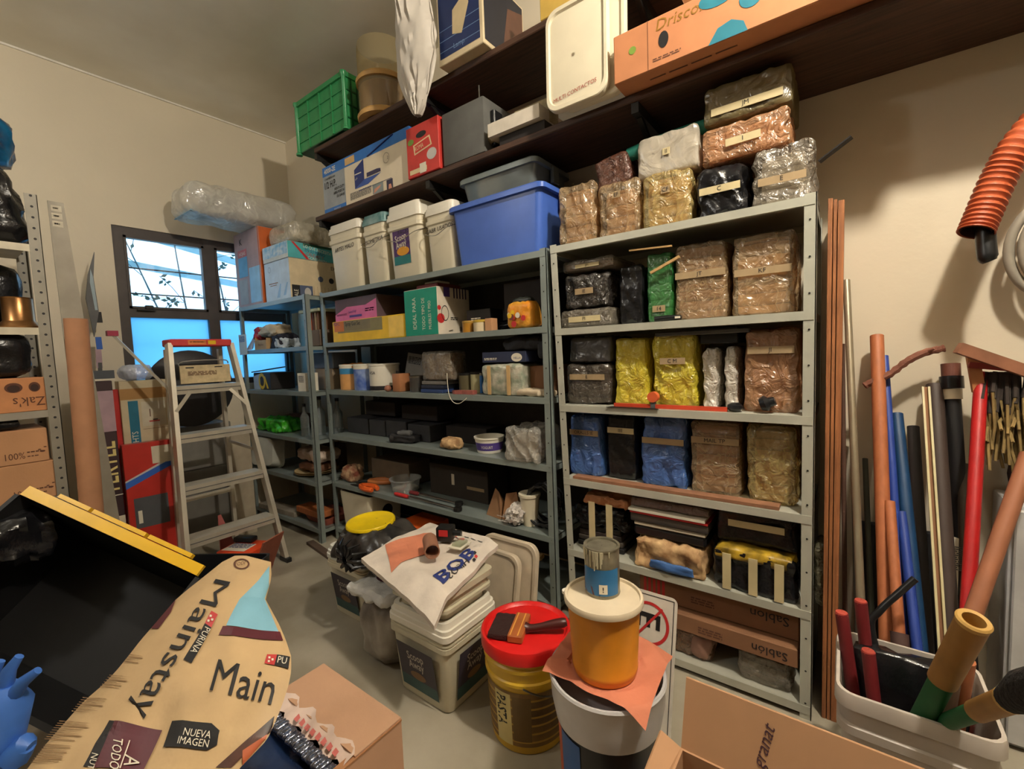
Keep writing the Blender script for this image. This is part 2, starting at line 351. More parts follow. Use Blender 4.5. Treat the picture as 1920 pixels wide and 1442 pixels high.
# ------------------------------------------------------------------ steel shelving units
def unit(label, x0, x1, y0, y1, levels, m, top, lean=0, pw=.035, thick=.03, name='steel_shelving_unit', back=False):
    t = thing(name, label, 'shelving unit', (x0, y0, 0)); W, D = x1-x0, y1-y0
    for (x, y, sx, sy) in ((0, 0, 1, 1), (W, 0, -1, 1), (0, D, 1, -1), (W, D, -1, -1)):
        l = lean if x == 0 else 0
        b = MB()
        for (a0, a1, c0, c1) in ((0, pw, 0, .003), (0, .003, 0, pw)):
            X0, X1 = sorted((x+sx*a0, x+sx*a1)); Y0, Y1 = sorted((y+sy*c0, y+sy*c1)); k = len(b.V)
            b.box(X0, X1, Y0, Y1, 0, top, m)
            for j in range(k, len(b.V)):
                v = b.V[j]; b.V[j] = (v[0]+(l if v[2] < .1 else 0), v[1], v[2])
        for q in range(int(top/.12)):
            zz = .06+q*.12; b.disc(Fr((x+sx*.018+l*(1-zz/top), y-.0015 if sy > 0 else y+.0015, zz)), 0, 0, .0035, DKMETAL, .0005, 8)
        b.build('post', t)
    if back: MB().box(.01, W-.01, D+.003, D+.010, .1, top-.02, mat('shade_backing', (60, 55, 50), .85, var=.15)).build('added_shade_panel', t)  # added dark sheet standing in for the shade behind the shelves
    for z in levels:
        b = MB(); o = lean*(1-z/top)
        b.box(.004+max(o, 0), W-.004, .004, D-.004, z-.003, z, m); b.box(.004+o, W-.004, -.002, .0035, z-thick, z, m); b.box(.004, W-.004, D-.0035, D+.002, z-thick, z, m)
        b.box(.004+o, .007+o, .004, D-.004, z-thick, z, m); b.box(W-.007, W-.004, .004, D-.004, z-thick, z, m)
        b.box(.004+o, W-.004, .0035, .014, z-thick-.001, z-thick+.002, m); b.build('shelf', t)
    return t
Y0 = 1.80
LR = [.05, .40, .742, 1.087, 1.442, 1.817]
LM = [.09, .435, .788, 1.118, 1.458, 1.812]
LC = [.10, .45, .76, 1.11, 1.44, 1.80]
unit('pale grey steel shelving unit packed with bagged paper stacks, beside the plywood sheets', -1.098, -.078, Y0, 2.235, LR, STEEL, 1.825, lean=.06)
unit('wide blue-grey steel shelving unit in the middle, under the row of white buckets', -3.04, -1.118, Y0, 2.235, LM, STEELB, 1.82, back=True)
BKP = mat('shade_backing', (60, 55, 50), .85, var=.15)
unit('narrow steel shelving unit in the corner in front of the window', -4.10, -3.045, 1.69, 2.12, LC, STEELB, 1.805)
# ------------------------------------------------------------------ wooden wall shelves
ZA, ZB = 2.35, 2.81
def plank(label, x0, x1, y0, y1, z0, z1, m=WOODD, rz=0):
    b = MB(); b.box(0, x1-x0, 0, y1-y0, 0, z1-z0, m, None, .004)
    return solo(b, 'wall_shelf', label, 'shelf', (x0, y0, z0), rz)
plank('lower dark wooden wall shelf carrying the garage opener box', -3.03, 1.70, 1.80, 2.249, ZA-.032, ZA)
plank('upper dark wooden wall shelf carrying the green crate and glass jar', -2.99, 1.70, 1.80, 2.249, ZB-.032, ZB)
for i, (x, z) in enumerate([(x, z) for z in (ZA, ZB) for x in (-3.0, -1.9, -.7, .6)]):
    b = MB(); b.box(0, .03, 0, .44, -.04, 0, DKMETAL); b.box(0, .03, .40, .44, -.26, -.04, DKMETAL); b.bar((.015, .05, -.035), (.015, .41, -.24), .02, .02, DKMETAL)
    solo(b, 'shelf_bracket', 'dark iron bracket under the %s wall shelf, %s' % ('lower' if z == ZA else 'upper', ['at its left end', 'above the white buckets' if z == ZA else 'above the red soap box', 'above the tan paper bags', 'near the hose'][i % 4]), 'bracket', (x, 1.808, z-.0325))
# ------------------------------------------------------------------ bagged stacks on the right unit
P_TAN = layers('kraft_layers', (196, 158, 112), (156, 118, 78), 22)
P_BRN = layers('brown_layers', (160, 122, 92), (118, 86, 64), 24)
P_GRY = layers('grey_layers', (128, 118, 106), (84, 76, 70), 26)
P_WHT = layers('white_layers', (206, 198, 178), (160, 150, 130), 30)
P_DRK = layers('dark_layers', (74, 66, 58), (44, 38, 34), 26)
F_TAN = film('tan_film', (214, 184, 140), .30, .25, .9, 20); F_YEL = film('yellow_film', (240, 222, 70), .60, .25, .9, 20)
F_GRY = film('grey_film', (176, 166, 150), .30, .22, .9, 22); F_WHT = film('white_film', (238, 230, 216), .70, .25, .9, 22)
F_BLU = film('blue_film', (84, 128, 206), .60, .2, .9, 18); F_GRN = film('green_film', (64, 150, 78), .45, .25, .7, 16)
F_ORG = film('orange_film', (212, 160, 116), .42, .25, .9, 20); F_BLK = BLKBAG
F_OLV = film('olive_film', (140, 126, 84), .45, .3, .6, 14); F_YT = film('straw_film', (220, 196, 128), .34, .25, .9, 20)
TAPED = mat('dull_tape', (168, 144, 108), .75, var=.1)
INKB = mat('faded_ink', (44, 40, 40), .8)
def bag(name, label, X0, X1, yt, yb, zb, inner, wrap, d=.3, Yf=1.86, lab=None, laby=.62, amp=.012, group=None, rz=0, tilt=0, cat='bag', tx=.03, labw=.55, n=16, seed=None, top=None, kind_in='paper_stack', labtxt=1, fr=11, dx=0):
    cx, w, h = fb(X0, X1, yt, yb, Yf, zb)
    if top: h = top-zb
    h = max(h, .02); w -= 1.6*amp; s = seed if seed is not None else int(X0)
    t = thing(name, label, cat, (cx+dx, Yf, zb+.001), rz, group)
    if tilt: t.rotation_euler[1] = R(tilt)
    if inner: MB().lump(w-2.6*amp, d-2.6*amp, h-1.6*amp, .02, inner, 4, .004, 9, s, tx=tx, z=.002, y=1.3*amp).build(kind_in, t)
    wr = MB().lump(w, d, h, min(.016, h*.3), wrap, n, amp, fr, s+3, tx=tx).build('plastic_wrap' if inner else 'bag_body', t)
    if lab:
        b = MB(); fr_ = Fr((-w*labw/2, -amp*1.1, h*laby), (1, 0, .02), (0, 0, 1)); H = min(.026, h*.3)
        b.box(-w*labw/2, w*labw/2, -amp*1.1, -amp*1.1+.002, h*laby, h*laby+H, TAPE if cat != 'bag' or 'black' in label else TAPED)
        if labtxt: b.text(fr_, lab, H*.85, w*labw/2, H*.2, INKB, 0, .001, 'CENTER')
        b.build('paper_label', wr)
    return t, cx, w, h
z = LR[5]
bag('paper_bag', 'tan plastic bag of papers, leftmost on top of the pale grey unit', 1044, 1118, 345, 460, z, P_TAN, F_TAN, .28, 1.83, amp=.014)
bag('paper_bag', 'tan plastic bag of papers, second from the left on top of the pale grey unit', 1118, 1201, 342, 443, z, P_TAN, F_TAN, .28, 1.83, amp=.014, lab='EF', labw=.2, laby=.7)
bag('paper_bag', 'smooth straw-coloured bag of papers in the middle on top of the pale grey unit', 1201, 1300, 322, 427, z, P_TAN, F_YT, .28, 1.83, amp=.010, lab='CF', labw=.18, laby=.6)
bag('plastic_bag', 'shiny black bag with tape strip on top of the pale grey unit', 1300, 1404, 312, 405, z, None, BLKBAG, .28, 1.83, 'C', .45, amp=.016, labw=.85)
bag('plastic_bag', 'translucent grey bag at the right end on top of the pale grey unit', 1405, 1532, 272, 378, z, P_WHT, F_GRY, .28, 1.84, 'E', .35, amp=.014, labw=.8)
bag('paper_bag', 'small tan parcel lying behind the leftmost tan bag', 1046, 1108, 330, 345, z, P_TAN, F_TAN, .12, 2.115, top=2.04, amp=.006)
def parcel(name, label, X0, X1, yt, yb, Yf, zb, inner, wrap, d, lab=None, tilt=0, amp=.008, laby=.4, labw=.4, top=None, cat='parcel'):
    return bag(name, label, X0, X1, yt, yb, zb, inner, wrap, d, Yf, lab, laby, amp, tilt=tilt, cat=cat, labw=labw, top=top)
parcel('parcel', 'small dark brown taped parcel leaning over the tan bags', 1118, 1186, 290, 345, 1.86, 2.03, P_DRK, film('brown_film', (120, 76, 60), .5, .2, .9, 30), .16, None, -8, .005)
parcel('parcel', 'pale grey wrapped parcel marked II resting on the straw-coloured bag', 1192, 1312, 245, 325, 1.85, 2.022, P_WHT, film('pale_film', (210, 200, 182), .6, .3, .5, 12), .26, 'II', 0, .005, .45, .12)
parcel('parcel', 'orange-tan wrapped parcel marked I resting on the black bag', 1312, 1486, 222, 322, 1.84, 2.012, P_TAN, F_ORG, .28, 'I', -1.5, .010, .35, .4, top=2.14)
parcel('parcel', 'olive wrapped parcel, topmost of the pile under the lower wall shelf', 1316, 1490, 160, 250, 1.85, 2.155, P_TAN, F_OLV, .28, 'JM', 0, .006, .2, .8, top=2.29)
b = MB(); b.tube([(-.17, 0, .03), (-.06, 0, .034), (.08, 0, .03), (.17, .01, .036)], [.028, .03, .03, .022], mat('teal_cloth', (22, 112, 96), .6, bump=.3, bs=20), 14)
b.tube([(-.172, 0, .03), (-.176, 0, .03)], [.018, .018], mat('teal_dark', (12, 60, 54), .7), 12)
p = PY(1255, 232, 1.9); solo(b, 'cloth_roll', 'teal rolled cloth lying on the pale grey parcel', 'cloth', (p.x, 1.90, 2.142), 0, None, (R(0), R(-4), 0))
b = MB().bar((0, 0, 0), (.09, -.02, .05), .03, .004, BLACK); p = PY(1535, 295, 1.9)
solo(b, 'strap', 'short black strap sticking out from behind the grey bag', 'strap', (p.x, 1.95, p.z))

z = LR[4]; Yb = 1.86
bag('parcel', 'flat dark parcel, lowest of the pile at the left of the second shelf', 1047, 1148, 579, 613, z, P_DRK, F_GRY, .28, 1.84, 'PI', .3, .004, cat='parcel', labw=.6)
zz = PY(1100, 578, 1.84).z
bag('plastic_bag', 'dark crinkled bag in the middle of the left pile on the second shelf', 1053, 1144, 514, 577, zz+.004, P_DRK, film('smoke_film', (70, 64, 60), .5, .18, .9, 26), .26, 1.85, 'IE', .4, .012, labw=.4)
zz = PY(1100, 512, 1.84).z
bag('parcel', 'flat brown rolled parcel, topmost at the left of the second shelf', 1052, 1154, 484, 511, zz+.014, P_BRN, F_GRY, .26, 1.85, 'JJFI', .25, .005, cat='parcel', labw=.45)
bag('plastic_bag', 'matt black bag between the left pile and the green bag', 1158, 1208, 499, 602, z, None, BLKBAG, .28, 1.88, None, amp=.008)
bag('plastic_bag', 'narrow translucent green bag on the second shelf', 1210, 1262, 474, 598, z, P_WHT, F_GRN, .26, 1.87, '14', .15, .006, labw=.5)
t, cx, w_, h_ = bag('paper_bag', 'tall clear bag of brown paper bundles left of the largest one on the second shelf', 1262, 1366, 455, 592, z, P_BRN, F_TAN, .3, 1.87, 'JT', .55, .007, labw=.95)
bag('paper_bag', 'largest clear bag of brown paper bundles, rightmost on the second shelf', 1368, 1496, 438, 589, z, P_TAN, F_TAN, .3, 1.87, 'KF', .5, .009, labw=.9)
b = MB().bar(PY(1220, 512, 1.84), PY(1274, 481, 1.84), .012, .010, WOODL); solo(b, 'wooden_stick', 'light wooden stick slanting in front of the green bag', 'stick')
b = MB().bar(PY(1180, 470, 1.83), PY(1260, 461, 1.83), .01, .006, WOODL); solo(b, 'wooden_stick', 'thin wooden stick lying across above the green and black bags', 'stick')
t = thing('knife_handle', 'black handle with a pale end plate lying at the shelf edge by the green bag', 'handle', PY(1228, 597, 1.82), 0)
t.location.z = z+.012
MB().tube([(0, 0, 0), (.05, 0, .001), (.105, 0, 0)], [.011, .012, .009], BLKP, 10).build('grip', t); MB().box(.083, .103, -.013, -.0095, -.004, .004, PAPER).build('end_plate', t)

z = LR[3]
bag('plastic_bag', 'dark grey crinkled bag with a tape label, lower left of the third shelf', 1060, 1147, 684, 752, z, P_GRY, film('ash_film', (104, 94, 84), .45, .2, .9, 24), .28, 1.86, 'E', .62, .010, labw=.8)
zz = PY(1105, 683, 1.86).z
bag('parcel', 'slate grey wrapped parcel standing on the dark grey bag of the third shelf', 1064, 1147, 632, 681, zz+.008, P_GRY, film('slate_film', (92, 92, 96), .55, .3, .4, 14), .28, 1.86, None, amp=.006, cat='parcel')
bag('paper_bag', 'pleated yellow bag of papers on the third shelf', 1150, 1216, 636, 750, z, P_TAN, F_YEL, .28, 1.87, None, amp=.008, tx=.06)
bag('plastic_bag', 'bright crumpled yellow bag on the third shelf, right of the pleated one', 1219, 1309, 628, 748, z, P_TAN, F_YEL, .28, 1.87, 'C M', .6, .015, labw=.6)
bag('plastic_bag', 'narrow white crinkled bag on the third shelf, left of its twin', 1314, 1350, 655, 751, z, P_WHT, F_WHT, .24, 1.88, None, amp=.011, fr=16)
bag('plastic_bag', 'narrow white crinkled bag on the third shelf, beside the large tan bag', 1354, 1385, 652, 751, z, P_WHT, F_WHT, .24, 1.88, None, amp=.010, fr=16)
cx, w_, h_ = fb(1312, 1384, 624, 650, 1.89, 1.30); zt2 = PY(1350, 650, 1.89).z+.012
solo(MB().box(-w_/2, w_/2, 0, .2, 0, .065, BLKP, None, .004), 'black_case', 'black oblong case lying on the two narrow white bags', 'case', (cx, 1.89, zt2))
cx, w_, h_ = fb(1228, 1405, 614, 624, 1.85, 1.36)
solo(MB().box(-w_/2, w_/2, 0, .03, 0, .016, GREY, None, .003), 'grey_bar', 'flat grey metal bar lying across the tops of the yellow bag and black case', 'bar', (cx, 1.848, 1.383))
bag('paper_bag', 'large tan bag of brown papers at the right end of the third shelf', 1390, 1504, 620, 768, z, P_BRN, F_ORG, .3, 1.86, 'JI', .72, .012, labw=.85)
t = thing('bar_clamp', 'red bar clamp lying along the front of the third shelf', 'clamp', PY(1152, 756, 1.825)); t.location.z = z+.013
L_ = PY(1364, 760, 1.825).x-t.location.x
MB().box(0, L_, -.006, .006, -.012, .004, mat('clamp_red', (206, 72, 44), .4)).build('rail', t)
b = MB(); b.box(L_*.36, L_*.40, -.01, .01, -.012, .045, GREY); b.tube([(L_*.38, -.014, .035), (L_*.38, .014, .035)], .022, mat('clamp_orange', (216, 96, 50), .5), 14); b.build('sliding_jaw', t)
b = MB().lathe([(0, -.012), (.02, -.010), (.028, 0), (.026, .012), (.012, .02), (0, .02)], BLKP, 18); p = PY(1376, 757, 1.815)
solo(b, 'plastic_puck', 'round black knob lying at the end of the red clamp', 'knob', (p.x, 1.815+.02, z+.014))
b = MB().lathe([(.008, 0), (.022, .002), (.030, .02), (.018, .032), (.016, .05), (0, .052)], BLKP, 14, Matrix.Rotation(R(70), 4, 'Y')); p = PY(1436, 760, 1.815)
solo(b, 'rubber_stopper', 'black rubber stopper lying before the large tan bag', 'stopper', (p.x-.02, 1.828, z+.03))
b = MB().add([(0, 0, 0), (.23, 0, 0), (.2, .03, 0), (.02, .03, 0), (0, 0, .002), (.23, 0, .002), (.2, .03, .002), (.02, .03, .002)], [(0, 1, 2, 3), (4, 5, 6, 7), (0, 1, 5, 4), (1, 2, 6, 5), (2, 3, 7, 6), (3, 0, 4, 7)], DKMETAL)
solo(b, 'blade', 'thin dark blade lying on the shelf lip under the red clamp', 'blade', (PY(1138, 760, 1.80).x, 1.79, z+.0008))

z = LR[2]
bag('plastic_bag', 'tall blue bag leftmost on the fourth shelf', 1064, 1130, 781, 893, z, P_GRY, F_BLU, .28, 1.88, 'ORALLS IE', .68, .008, labw=.85, tx=.10)
bag('plastic_bag', 'glossy black bag between the two blue bags', 1136, 1195, 779, 903, z, None, BLKBAG, .26, 1.90, 'IIII', .72, .008, labw=.9)
bag('plastic_bag', 'wide blue bag in the middle of the fourth shelf', 1200, 1290, 783, 916, z, P_GRY, F_BLU, .28, 1.88, 'M', .62, .012, labw=.95, labtxt=0)
bag('paper_bag', 'tall tan bag right of the wide blue bag on the fourth shelf', 1292, 1392, 792, 938, z, P_BRN, F_TAN, .28, 1.88, 'MAIL TP', .70, .008, labw=.95)
bag('paper_bag', 'tall tan and yellow bag at the right end of the fourth shelf', 1396, 1502, 800, 961, z, P_BRN, F_YT, .28, 1.86, None, amp=.013)
b = MB().bar((0, 0, 0), (.83, 0, 0), .05, .012, mat('plank_brown', (150, 104, 76), .7, var=.15)); solo(b, 'wood_strip', 'flat brown wood strip along the front of the fourth shelf', 'wood strip', (-1.01, 1.828, z+.0075))

z = LR[1]
# left pile of dark things
b = MB()
for k in range(4): b.box(.004*k, .235-.006*k, .002*k, .26, k*.027, k*.027+.024, [BLACK, P_DRK, mat('dark_cover', (58, 46, 44), .6), BLACK][k], None, .003)
solo(b, 'dark_books', 'stack of dark books at the left of the fifth shelf behind the paint can', 'books', (-1.03, 1.87, z+.001))
bag('plastic_bag', 'crinkled black bag with grey straps left on the fifth shelf', 1072, 1184, 968, 1020, z+.11, None, BLKBAG, .24, 1.86, None, amp=.02, fr=14, top=.59)
bag('paper_bag', 'crumpled orange-tan paper bundle on the crinkled black bag', 1090, 1184, 948, 968, .618, None, mat('tan_crumple', (206, 142, 96), .75, bump=.5, bs=30), .2, 1.85, None, amp=.018, top=.66, fr=14)
t = thing('strap', 'pair of hanging webbing straps behind the paint can', 'strap', (-.93, 1.80, .52))
for k, x in enumerate((0, .085)):
    MB().box(x, x+.03, -.004, -.001, -.06, .13, TAPE).build('webbing', t)
# centre pile
t = thing('paper_pile', 'flat pile of magazines and folders in the middle of the fifth shelf', 'papers', (-.735, 1.84, z+.125))
MB().box(0, .30, 0, .26, 0, .045, BLKP, None, .01).build('black_folder', t)
MB().box(.005, .30, -.005, .26, .047, .062, P_WHT, None, .003).build('file', t); MB().box(-.01, .31, -.01, .26, .064, .100, P_DRK, None, .004).build('magazines', t)
MB().box(-.01, .31, -.015, .26, .102, .110, REDP).build('red_folder', t); MB().box(-.015, .30, -.02, .26, .112, .122, PAPER).build('envelope', t)
MB().lump(.33, .26, .045, .02, film('mauve_film', (160, 136, 128), .5), 8, .008, 20, 4, x=.15, z=.124).build('plastic_roll', t)
nb, cx, w_, h_ = bag('newspaper_bundle', 'crumpled newspaper bundle bound with blue tape hanging over the fifth shelf edge', 1184, 1325, 1022, 1098, z, None, mat('newsprint', (222, 186, 136), .8, bump=.6, bs=26, c2=(150, 112, 74), vs=18), .28, 1.81, None, amp=.018, top=z+.118, cat='bundle')
b = MB(); b.lump(w_*.62, .02, .035, .01, mat('blue_tape', (60, 100, 160), .5, bump=.4), 6, .008, 20, 3, x=.02, y=-.02, z=.012); b.build('blue_tape', nb)
# right pile
t, cx, w_, h_ = bag('plastic_bag', 'black and yellow bag bundle strapped with three tapes on the fifth shelf', 1330, 1500, 1010, 1120, z, None, BLKBAG, .3, 1.82, None, amp=.014, top=z+.15)
MB().lump(w_*.96, .22, .05, .02, mat('yellow_black_film', (206, 168, 50), .35, bump=.5, bs=24, c2=(60, 48, 24), vs=14), 9, .010, 16, 4, y=-.004, z=.112).build('yellow_layer', t)
for k in (-.3, .02, .32): MB().box(k*w_-.015, k*w_+.015, -.022, -.019, .005, .145, TAPE).build('tape_strap', t)
bag('plastic_bag', 'flat matt black bag with a faded label, topmost at the right of the fifth shelf', 1342, 1500, 955, 1020, z+.172, None, BLKBAG, .28, 1.86, '.', .5, .008, labw=.7, top=.70, labtxt=0)
# bottom level
z = LR[0]
def carton(name, label, cx, Yf, zb, w, d, h, m=CARD, rz=0, cat='box', rot=None, group=None, bev=.003):
    t = MB(); t.box(-w/2, w/2, 0, d, 0, h, m, None, bev); return t
def sablon(label, cx, Yf, zb, w, h, txt, sz, rz, rx=0):
    b = carton('c', '', 0, 0, 0, w, .3, h, CARDD); f = front(w)
    b.text(f, txt, sz, w-.03 if txt[0] == 'S' else .20, h-.025, BLACK, 180, al='LEFT')
    for k in range(5): b.rect(f, .02+k*.02, .02, .032+k*.02, h-.015, REDP)
    b.scrawl(f, .22, h*.5, .09, .006, BROWNP, 5, 3, rows=3)
    return solo(b, 'cardboard_box', label, 'box', (cx, Yf, zb), rot=(R(rx), R(rz), 0))
sablon('upper brown box printed upside down on the bottom shelf, behind the sign', -.42, 1.86, .243, .60, .105, 'Sablon', .05, 0)
sablon('lower brown box flap with upside-down lettering on the bottom shelf', -.40, 1.81, .17, .56, .07, 'Sablón', .045, 0)
bag('plastic_bag', 'brownish crumpled bag on the bottom shelf beside the sign', 1262, 1338, 1200, 1290, z, P_BRN, film('brown2_film', (150, 112, 84), .5), .3, 1.84, None, amp=.014, top=.165)
solo(MB().lump(.09, .12, .11, .04, mat('dusty_pink', (150, 112, 96), .7), 6, .01, 12, 5), 'lumpy_parcel', 'small dusty lump parcel in the middle of the bottom shelf', 'parcel', (-.46, 1.83, z+.001))
bag('plastic_bag', 'clear bag of grey paper blocks at the right of the bottom shelf', 1378, 1490, 1232, 1340, z, P_GRY, F_GRY, .3, 1.83, None, amp=.010, top=.16)
# plywood sheets leaning upright beside the unit
PLY = mat('plywood_edge', (176, 112, 68), .65, var=.2, vs=8, stretch=(12, 12, 1), bump=.2)
for k, (x0, x1) in enumerate(((1546, 1555), (1556, 1563), (1564, 1576))):
    a = PY(x0, 900, 1.84).x; c = PY(x1, 900, 1.84).x
    b = MB().box(0, c-a-.001, 0, .38, 0, 1.805-.006*k, PLY, None, .001)
    solo(b, 'plywood_sheet', ['plywood sheet nearest to the pale grey shelving unit', 'middle plywood sheet of the three standing ones', 'plywood sheet nearest to the pole bin'][k], 'plywood', (a, 1.84, 0), group='upright plywood sheets')
b = MB().lump(.08, .12, .3, .03, film('olive_crumple', (110, 104, 80), .6), 8, .02, 14, 9); p = PY(1537, 1040, 1.84)
b = MB().lump(.035, .12, .22, .015, film('olive_crumple', (110, 104, 80), .6), 8, .008, 14, 9)
solo(b, 'plastic_bag', 'crumpled plastic squeezed between the unit and the plywood', 'bag', (-.0585, 1.86, .40))
# ------------------------------------------------------------------ square pails
def pail(label, cx, Yf, zb, w, d, h, m=CREAM, lid=WHITE, rz=0, hand=None, sticker=None, group=None, lidm=True, handle=True, cat='bucket', lidh=.045, name='square_bucket'):
    t = thing(name, label, cat, (cx, Yf, zb+.001), rz, group); wb, db = w*.84, d*.84; cy = d/2
    hb = h-lidh; r = .03
    MB().loft([(0, wb*.96, db*.96, r, 0, cy), (.01, wb, db, r, 0, cy), (hb*.78, w*.93, d*.93, r, 0, cy), (hb*.80, w*.99, d*.99, r, 0, cy), (hb*.86, w*.99, d*.99, r, 0, cy), (hb*.87, w*.94, d*.94, r, 0, cy), (hb, w*.95, d*.95, r, 0, cy)], m, n=4).build('pail_body', t)
    if lidm:
        MB().loft([(hb-.018, w, d, r, 0, cy), (hb+.004, w, d, r, 0, cy), (hb+.006, w*.97, d*.97, r, 0, cy), (hb+.022, w*.97, d*.97, r, 0, cy), (hb+.024, w*.93, d*.93, r, 0, cy), (h, w*.91, d*.91, r, 0, cy), (h+.0004, w*.82, d*.82, r, 0, cy), (h-.008, w*.80, d*.80, r, 0, cy)], lid, n=4).build('lid', t)
    if handle:
        q = bez([(-w*.49, cy, hb*.83), (-w*.42, -.012, hb*.66), (0, -.022, hb*.58), (w*.42, -.012, hb*.68), (w*.49, cy, hb*.83)], 8)
        MB().tube(q, .0022, METAL, 6).build('wire_handle', t)
    yb = -(0)
    def fy(z): return cy-(db+(d*.93-db)*min(1, z/(hb*.78)))/2
    f = Fr((-w/2, fy(0)+.0, 0), (1, 0, 0), (0, fy(h*.7)-fy(0), h*.7))
    b = MB()
    if hand: b.text(f, hand, h*.085, w/2, h*.60, INKB, 3, .002, 'CENTER', shear=.2)
    if sticker:
        x0, z0, x1, z1 = [v for v in (w*sticker[0], h*sticker[1], w*sticker[2], h*sticker[3])]
        b.rect(f, x0, z0, x1, z1, mat('purple_sticker', (78, 44, 104), .45), .0015); b.rect(f, x0, z0, x1, z0+(z1-z0)*.25, mat('teal_sticker', (34, 120, 120), .5), .002)
        b.disc(f, (x0+x1)/2+.01, z0+(z1-z0)*.38, (x1-x0)*.38, mat('gold_sticker', (230, 160, 40), .5), .0022, 14, (z1-z0)*.13)
        b.text(f, 'Scoop', (z1-z0)*.26, (x0+x1)/2, z0+(z1-z0)*.70, PAPER, 8, .0026, 'CENTER', sx=.8, bold=.01); b.text(f, 'Away', (z1-z0)*.26, (x0+x1)/2, z0+(z1-z0)*.50, PAPER, 8, .0026, 'CENTER', sx=.8, bold=.01)
    if hand or sticker: b.build('sticker' if sticker else 'handwriting', t)
    return t
def fbp(x0, x1, yt, yb, Y, zb):
    cx, w, h = fb(x0, x1, yt, yb, Y, zb); return cx, w, h
z = LM[5]
cx, w, h = fb(615, 675, 415, 540, 1.83, z); pail('white square pail at the left end of the row on the blue-grey unit', cx, 1.83, z, w, .24, h, hand='ARTES MALO', handle=False, group='white pails on the middle unit')
cx, w, h = fb(678, 722, 400, 533, 1.83, z); pail('white square pail with blue-green lid, second in the row', cx, 1.83, z, w, .24, h, lid=mat('aqua_lid', (150, 176, 176), .4, c2=(40, 110, 110), vs=9), hand='ISOMETRIA', group='white pails on the middle unit')
cx, w, h = fb(718, 783, 378, 524, 1.80, z); pail('tall white square pail with a purple printed sticker, third in the row', cx, 1.82, z, w, .28, h, hand='FACES', sticker=(.18, .20, .66, .66), lidh=.07, group='white pails on the middle unit')
cx, w, h = fb(795, 850, 378, 511, 1.83, z); pail('white square pail half hidden by the blue tote', cx, 1.83, z, w, .26, h, hand='CABR USADOS', group='white pails on the middle unit')
# blue tote and clear tote
def tote(label, cx, Yf, zb, w, d, h, m, rim=None, taper=.88, cat='storage box', rz=0, parts=True, name='storage_tote'):
    t = thing(name, label, cat, (cx, Yf, zb+.001), rz); cy = d/2
    MB().loft([(0, w*taper, d*taper, .03, 0, cy), (h-.03, w*.97, d*.97, .03, 0, cy)], m, cap1=False).loft([(.004, w*taper*.97, d*taper*.97, .03, 0, cy), (h-.03, w*.95, d*.95, .03, 0, cy)], m, cap1=False).build('tote_body', t)
    MB().loft([(h-.032, w*.97, d*.97, .03, 0, cy), (h-.032, w*1.05, d*1.05, .035, 0, cy), (h-.010, w*1.05, d*1.05, .035, 0, cy), (h-.004, w*1.02, d*1.02, .035, 0, cy), (h, w*.98, d*.98, .03, 0, cy), (h-.004, w*.93, d*.93, .03, 0, cy), (h-.03, w*.93, d*.93, .03, 0, cy)], rim or m, cap0=False, cap1=True).build('rim', t)
    if parts:
        MB().box(w/2*1.0, w/2*1.0+.02, cy-.03, cy+.03, h-.10, h-.02, rim or m, None, .004).build('clip', t)
    return t
cx, w, h = fb(842, 1020, 362, 486, 1.81, z); tote('large blue plastic storage tote at the right end above the blue-grey unit', cx, 1.81, z, w*.97, .38, h, BLUEP)
ztb = z+h
cx, w, h2 = fb(862, 1004, 314, 362, 1.85, ztb); tote('translucent grey tote sitting on the blue tote', cx, 1.85, ztb+.002, w, .33, h2, film('clear_tote', (150, 160, 160), .42, .1, .05, 4), mat('grey_rim', (128, 138, 138), .3, alpha=.9))
solo(MB().box(-.17, .17, 0, .24, 0, .035, P_TAN, None, .004), 'paper_stack', 'tan paper stack lying inside the translucent grey tote', 'papers', (cx, 1.90, ztb+.010))

# ------------------------------------------------------------------ lower wall shelf
z = ZA
cx, w, h = fb(605, 771, 275, 385, 1.82, z); b = carton('', '', 0, 0, 0, w, .30, h, mat('white_card', (226, 212, 186), .6, var=.03)); f = front(w)
BL = mat('box_blue', (44, 116, 196), .45); GR = mat('box_grey', (158, 164, 168), .5)
b.poly(f, [(0, h*.80), (w*.36, h*.80), (w*.72, h*.80), (w, h*.80), (w, h), (0, h)], BL); b.rect(f, 0, 0, w*.25, h*.80, GR); b.rect(f, 0, 0, w*.25, h*.10, BL, .0012)
b.text(f, '4000-2E', h*.14, w*.02, h*.85, PAPER, 0, .0016, sx=.8, bold=.02); b.rect(f, w*.26, h*.83, w*.37, h*.97, mat('buff_print', (222, 180, 120), .6), .0014)
b.text(f, 'CHAMBERLAIN', h*.07, w*.02, h*.71, BLACK, 0, .0018, sx=.75); b.text(f, '1/2 H.P.', h*.20, w*.012, h*.53, BLACK, 0, .0018, sx=.62, bold=.02)
for i, s_ in enumerate(('HEAVY-DUTY', 'ABRE-PUERTAS', 'DE GARAJE')): b.text(f, s_, h*.082, w*.24, h*(.43-.082*i), BLACK, 0, .0018, 'RIGHT', sx=.66, bold=.015)
b.text(f, 'INCLUYE LUZ', h*.045, w*.11, h*.03, PAPER, 0, .0018, sx=.8)
b.poly(f, [(w*.36, h*.28), (w*.47, h*.40), (w*.47, h*.80), (w*.36, h*.66)], NAVY, .0014); b.poly(f, [(w*.36, h*.28), (w*.51, h*.28), (w*.66, h*.40), (w*.47, h*.40)], mat('mid_blue', (60, 92, 170), .5), .0014)
b.poly(f, [(w*.50, h*.42), (w*.66, h*.42), (w*.66, h*.48), (w*.62, h*.50), (w*.50, h*.50)], mat('opener_dark', (58, 54, 92), .5), .0018)
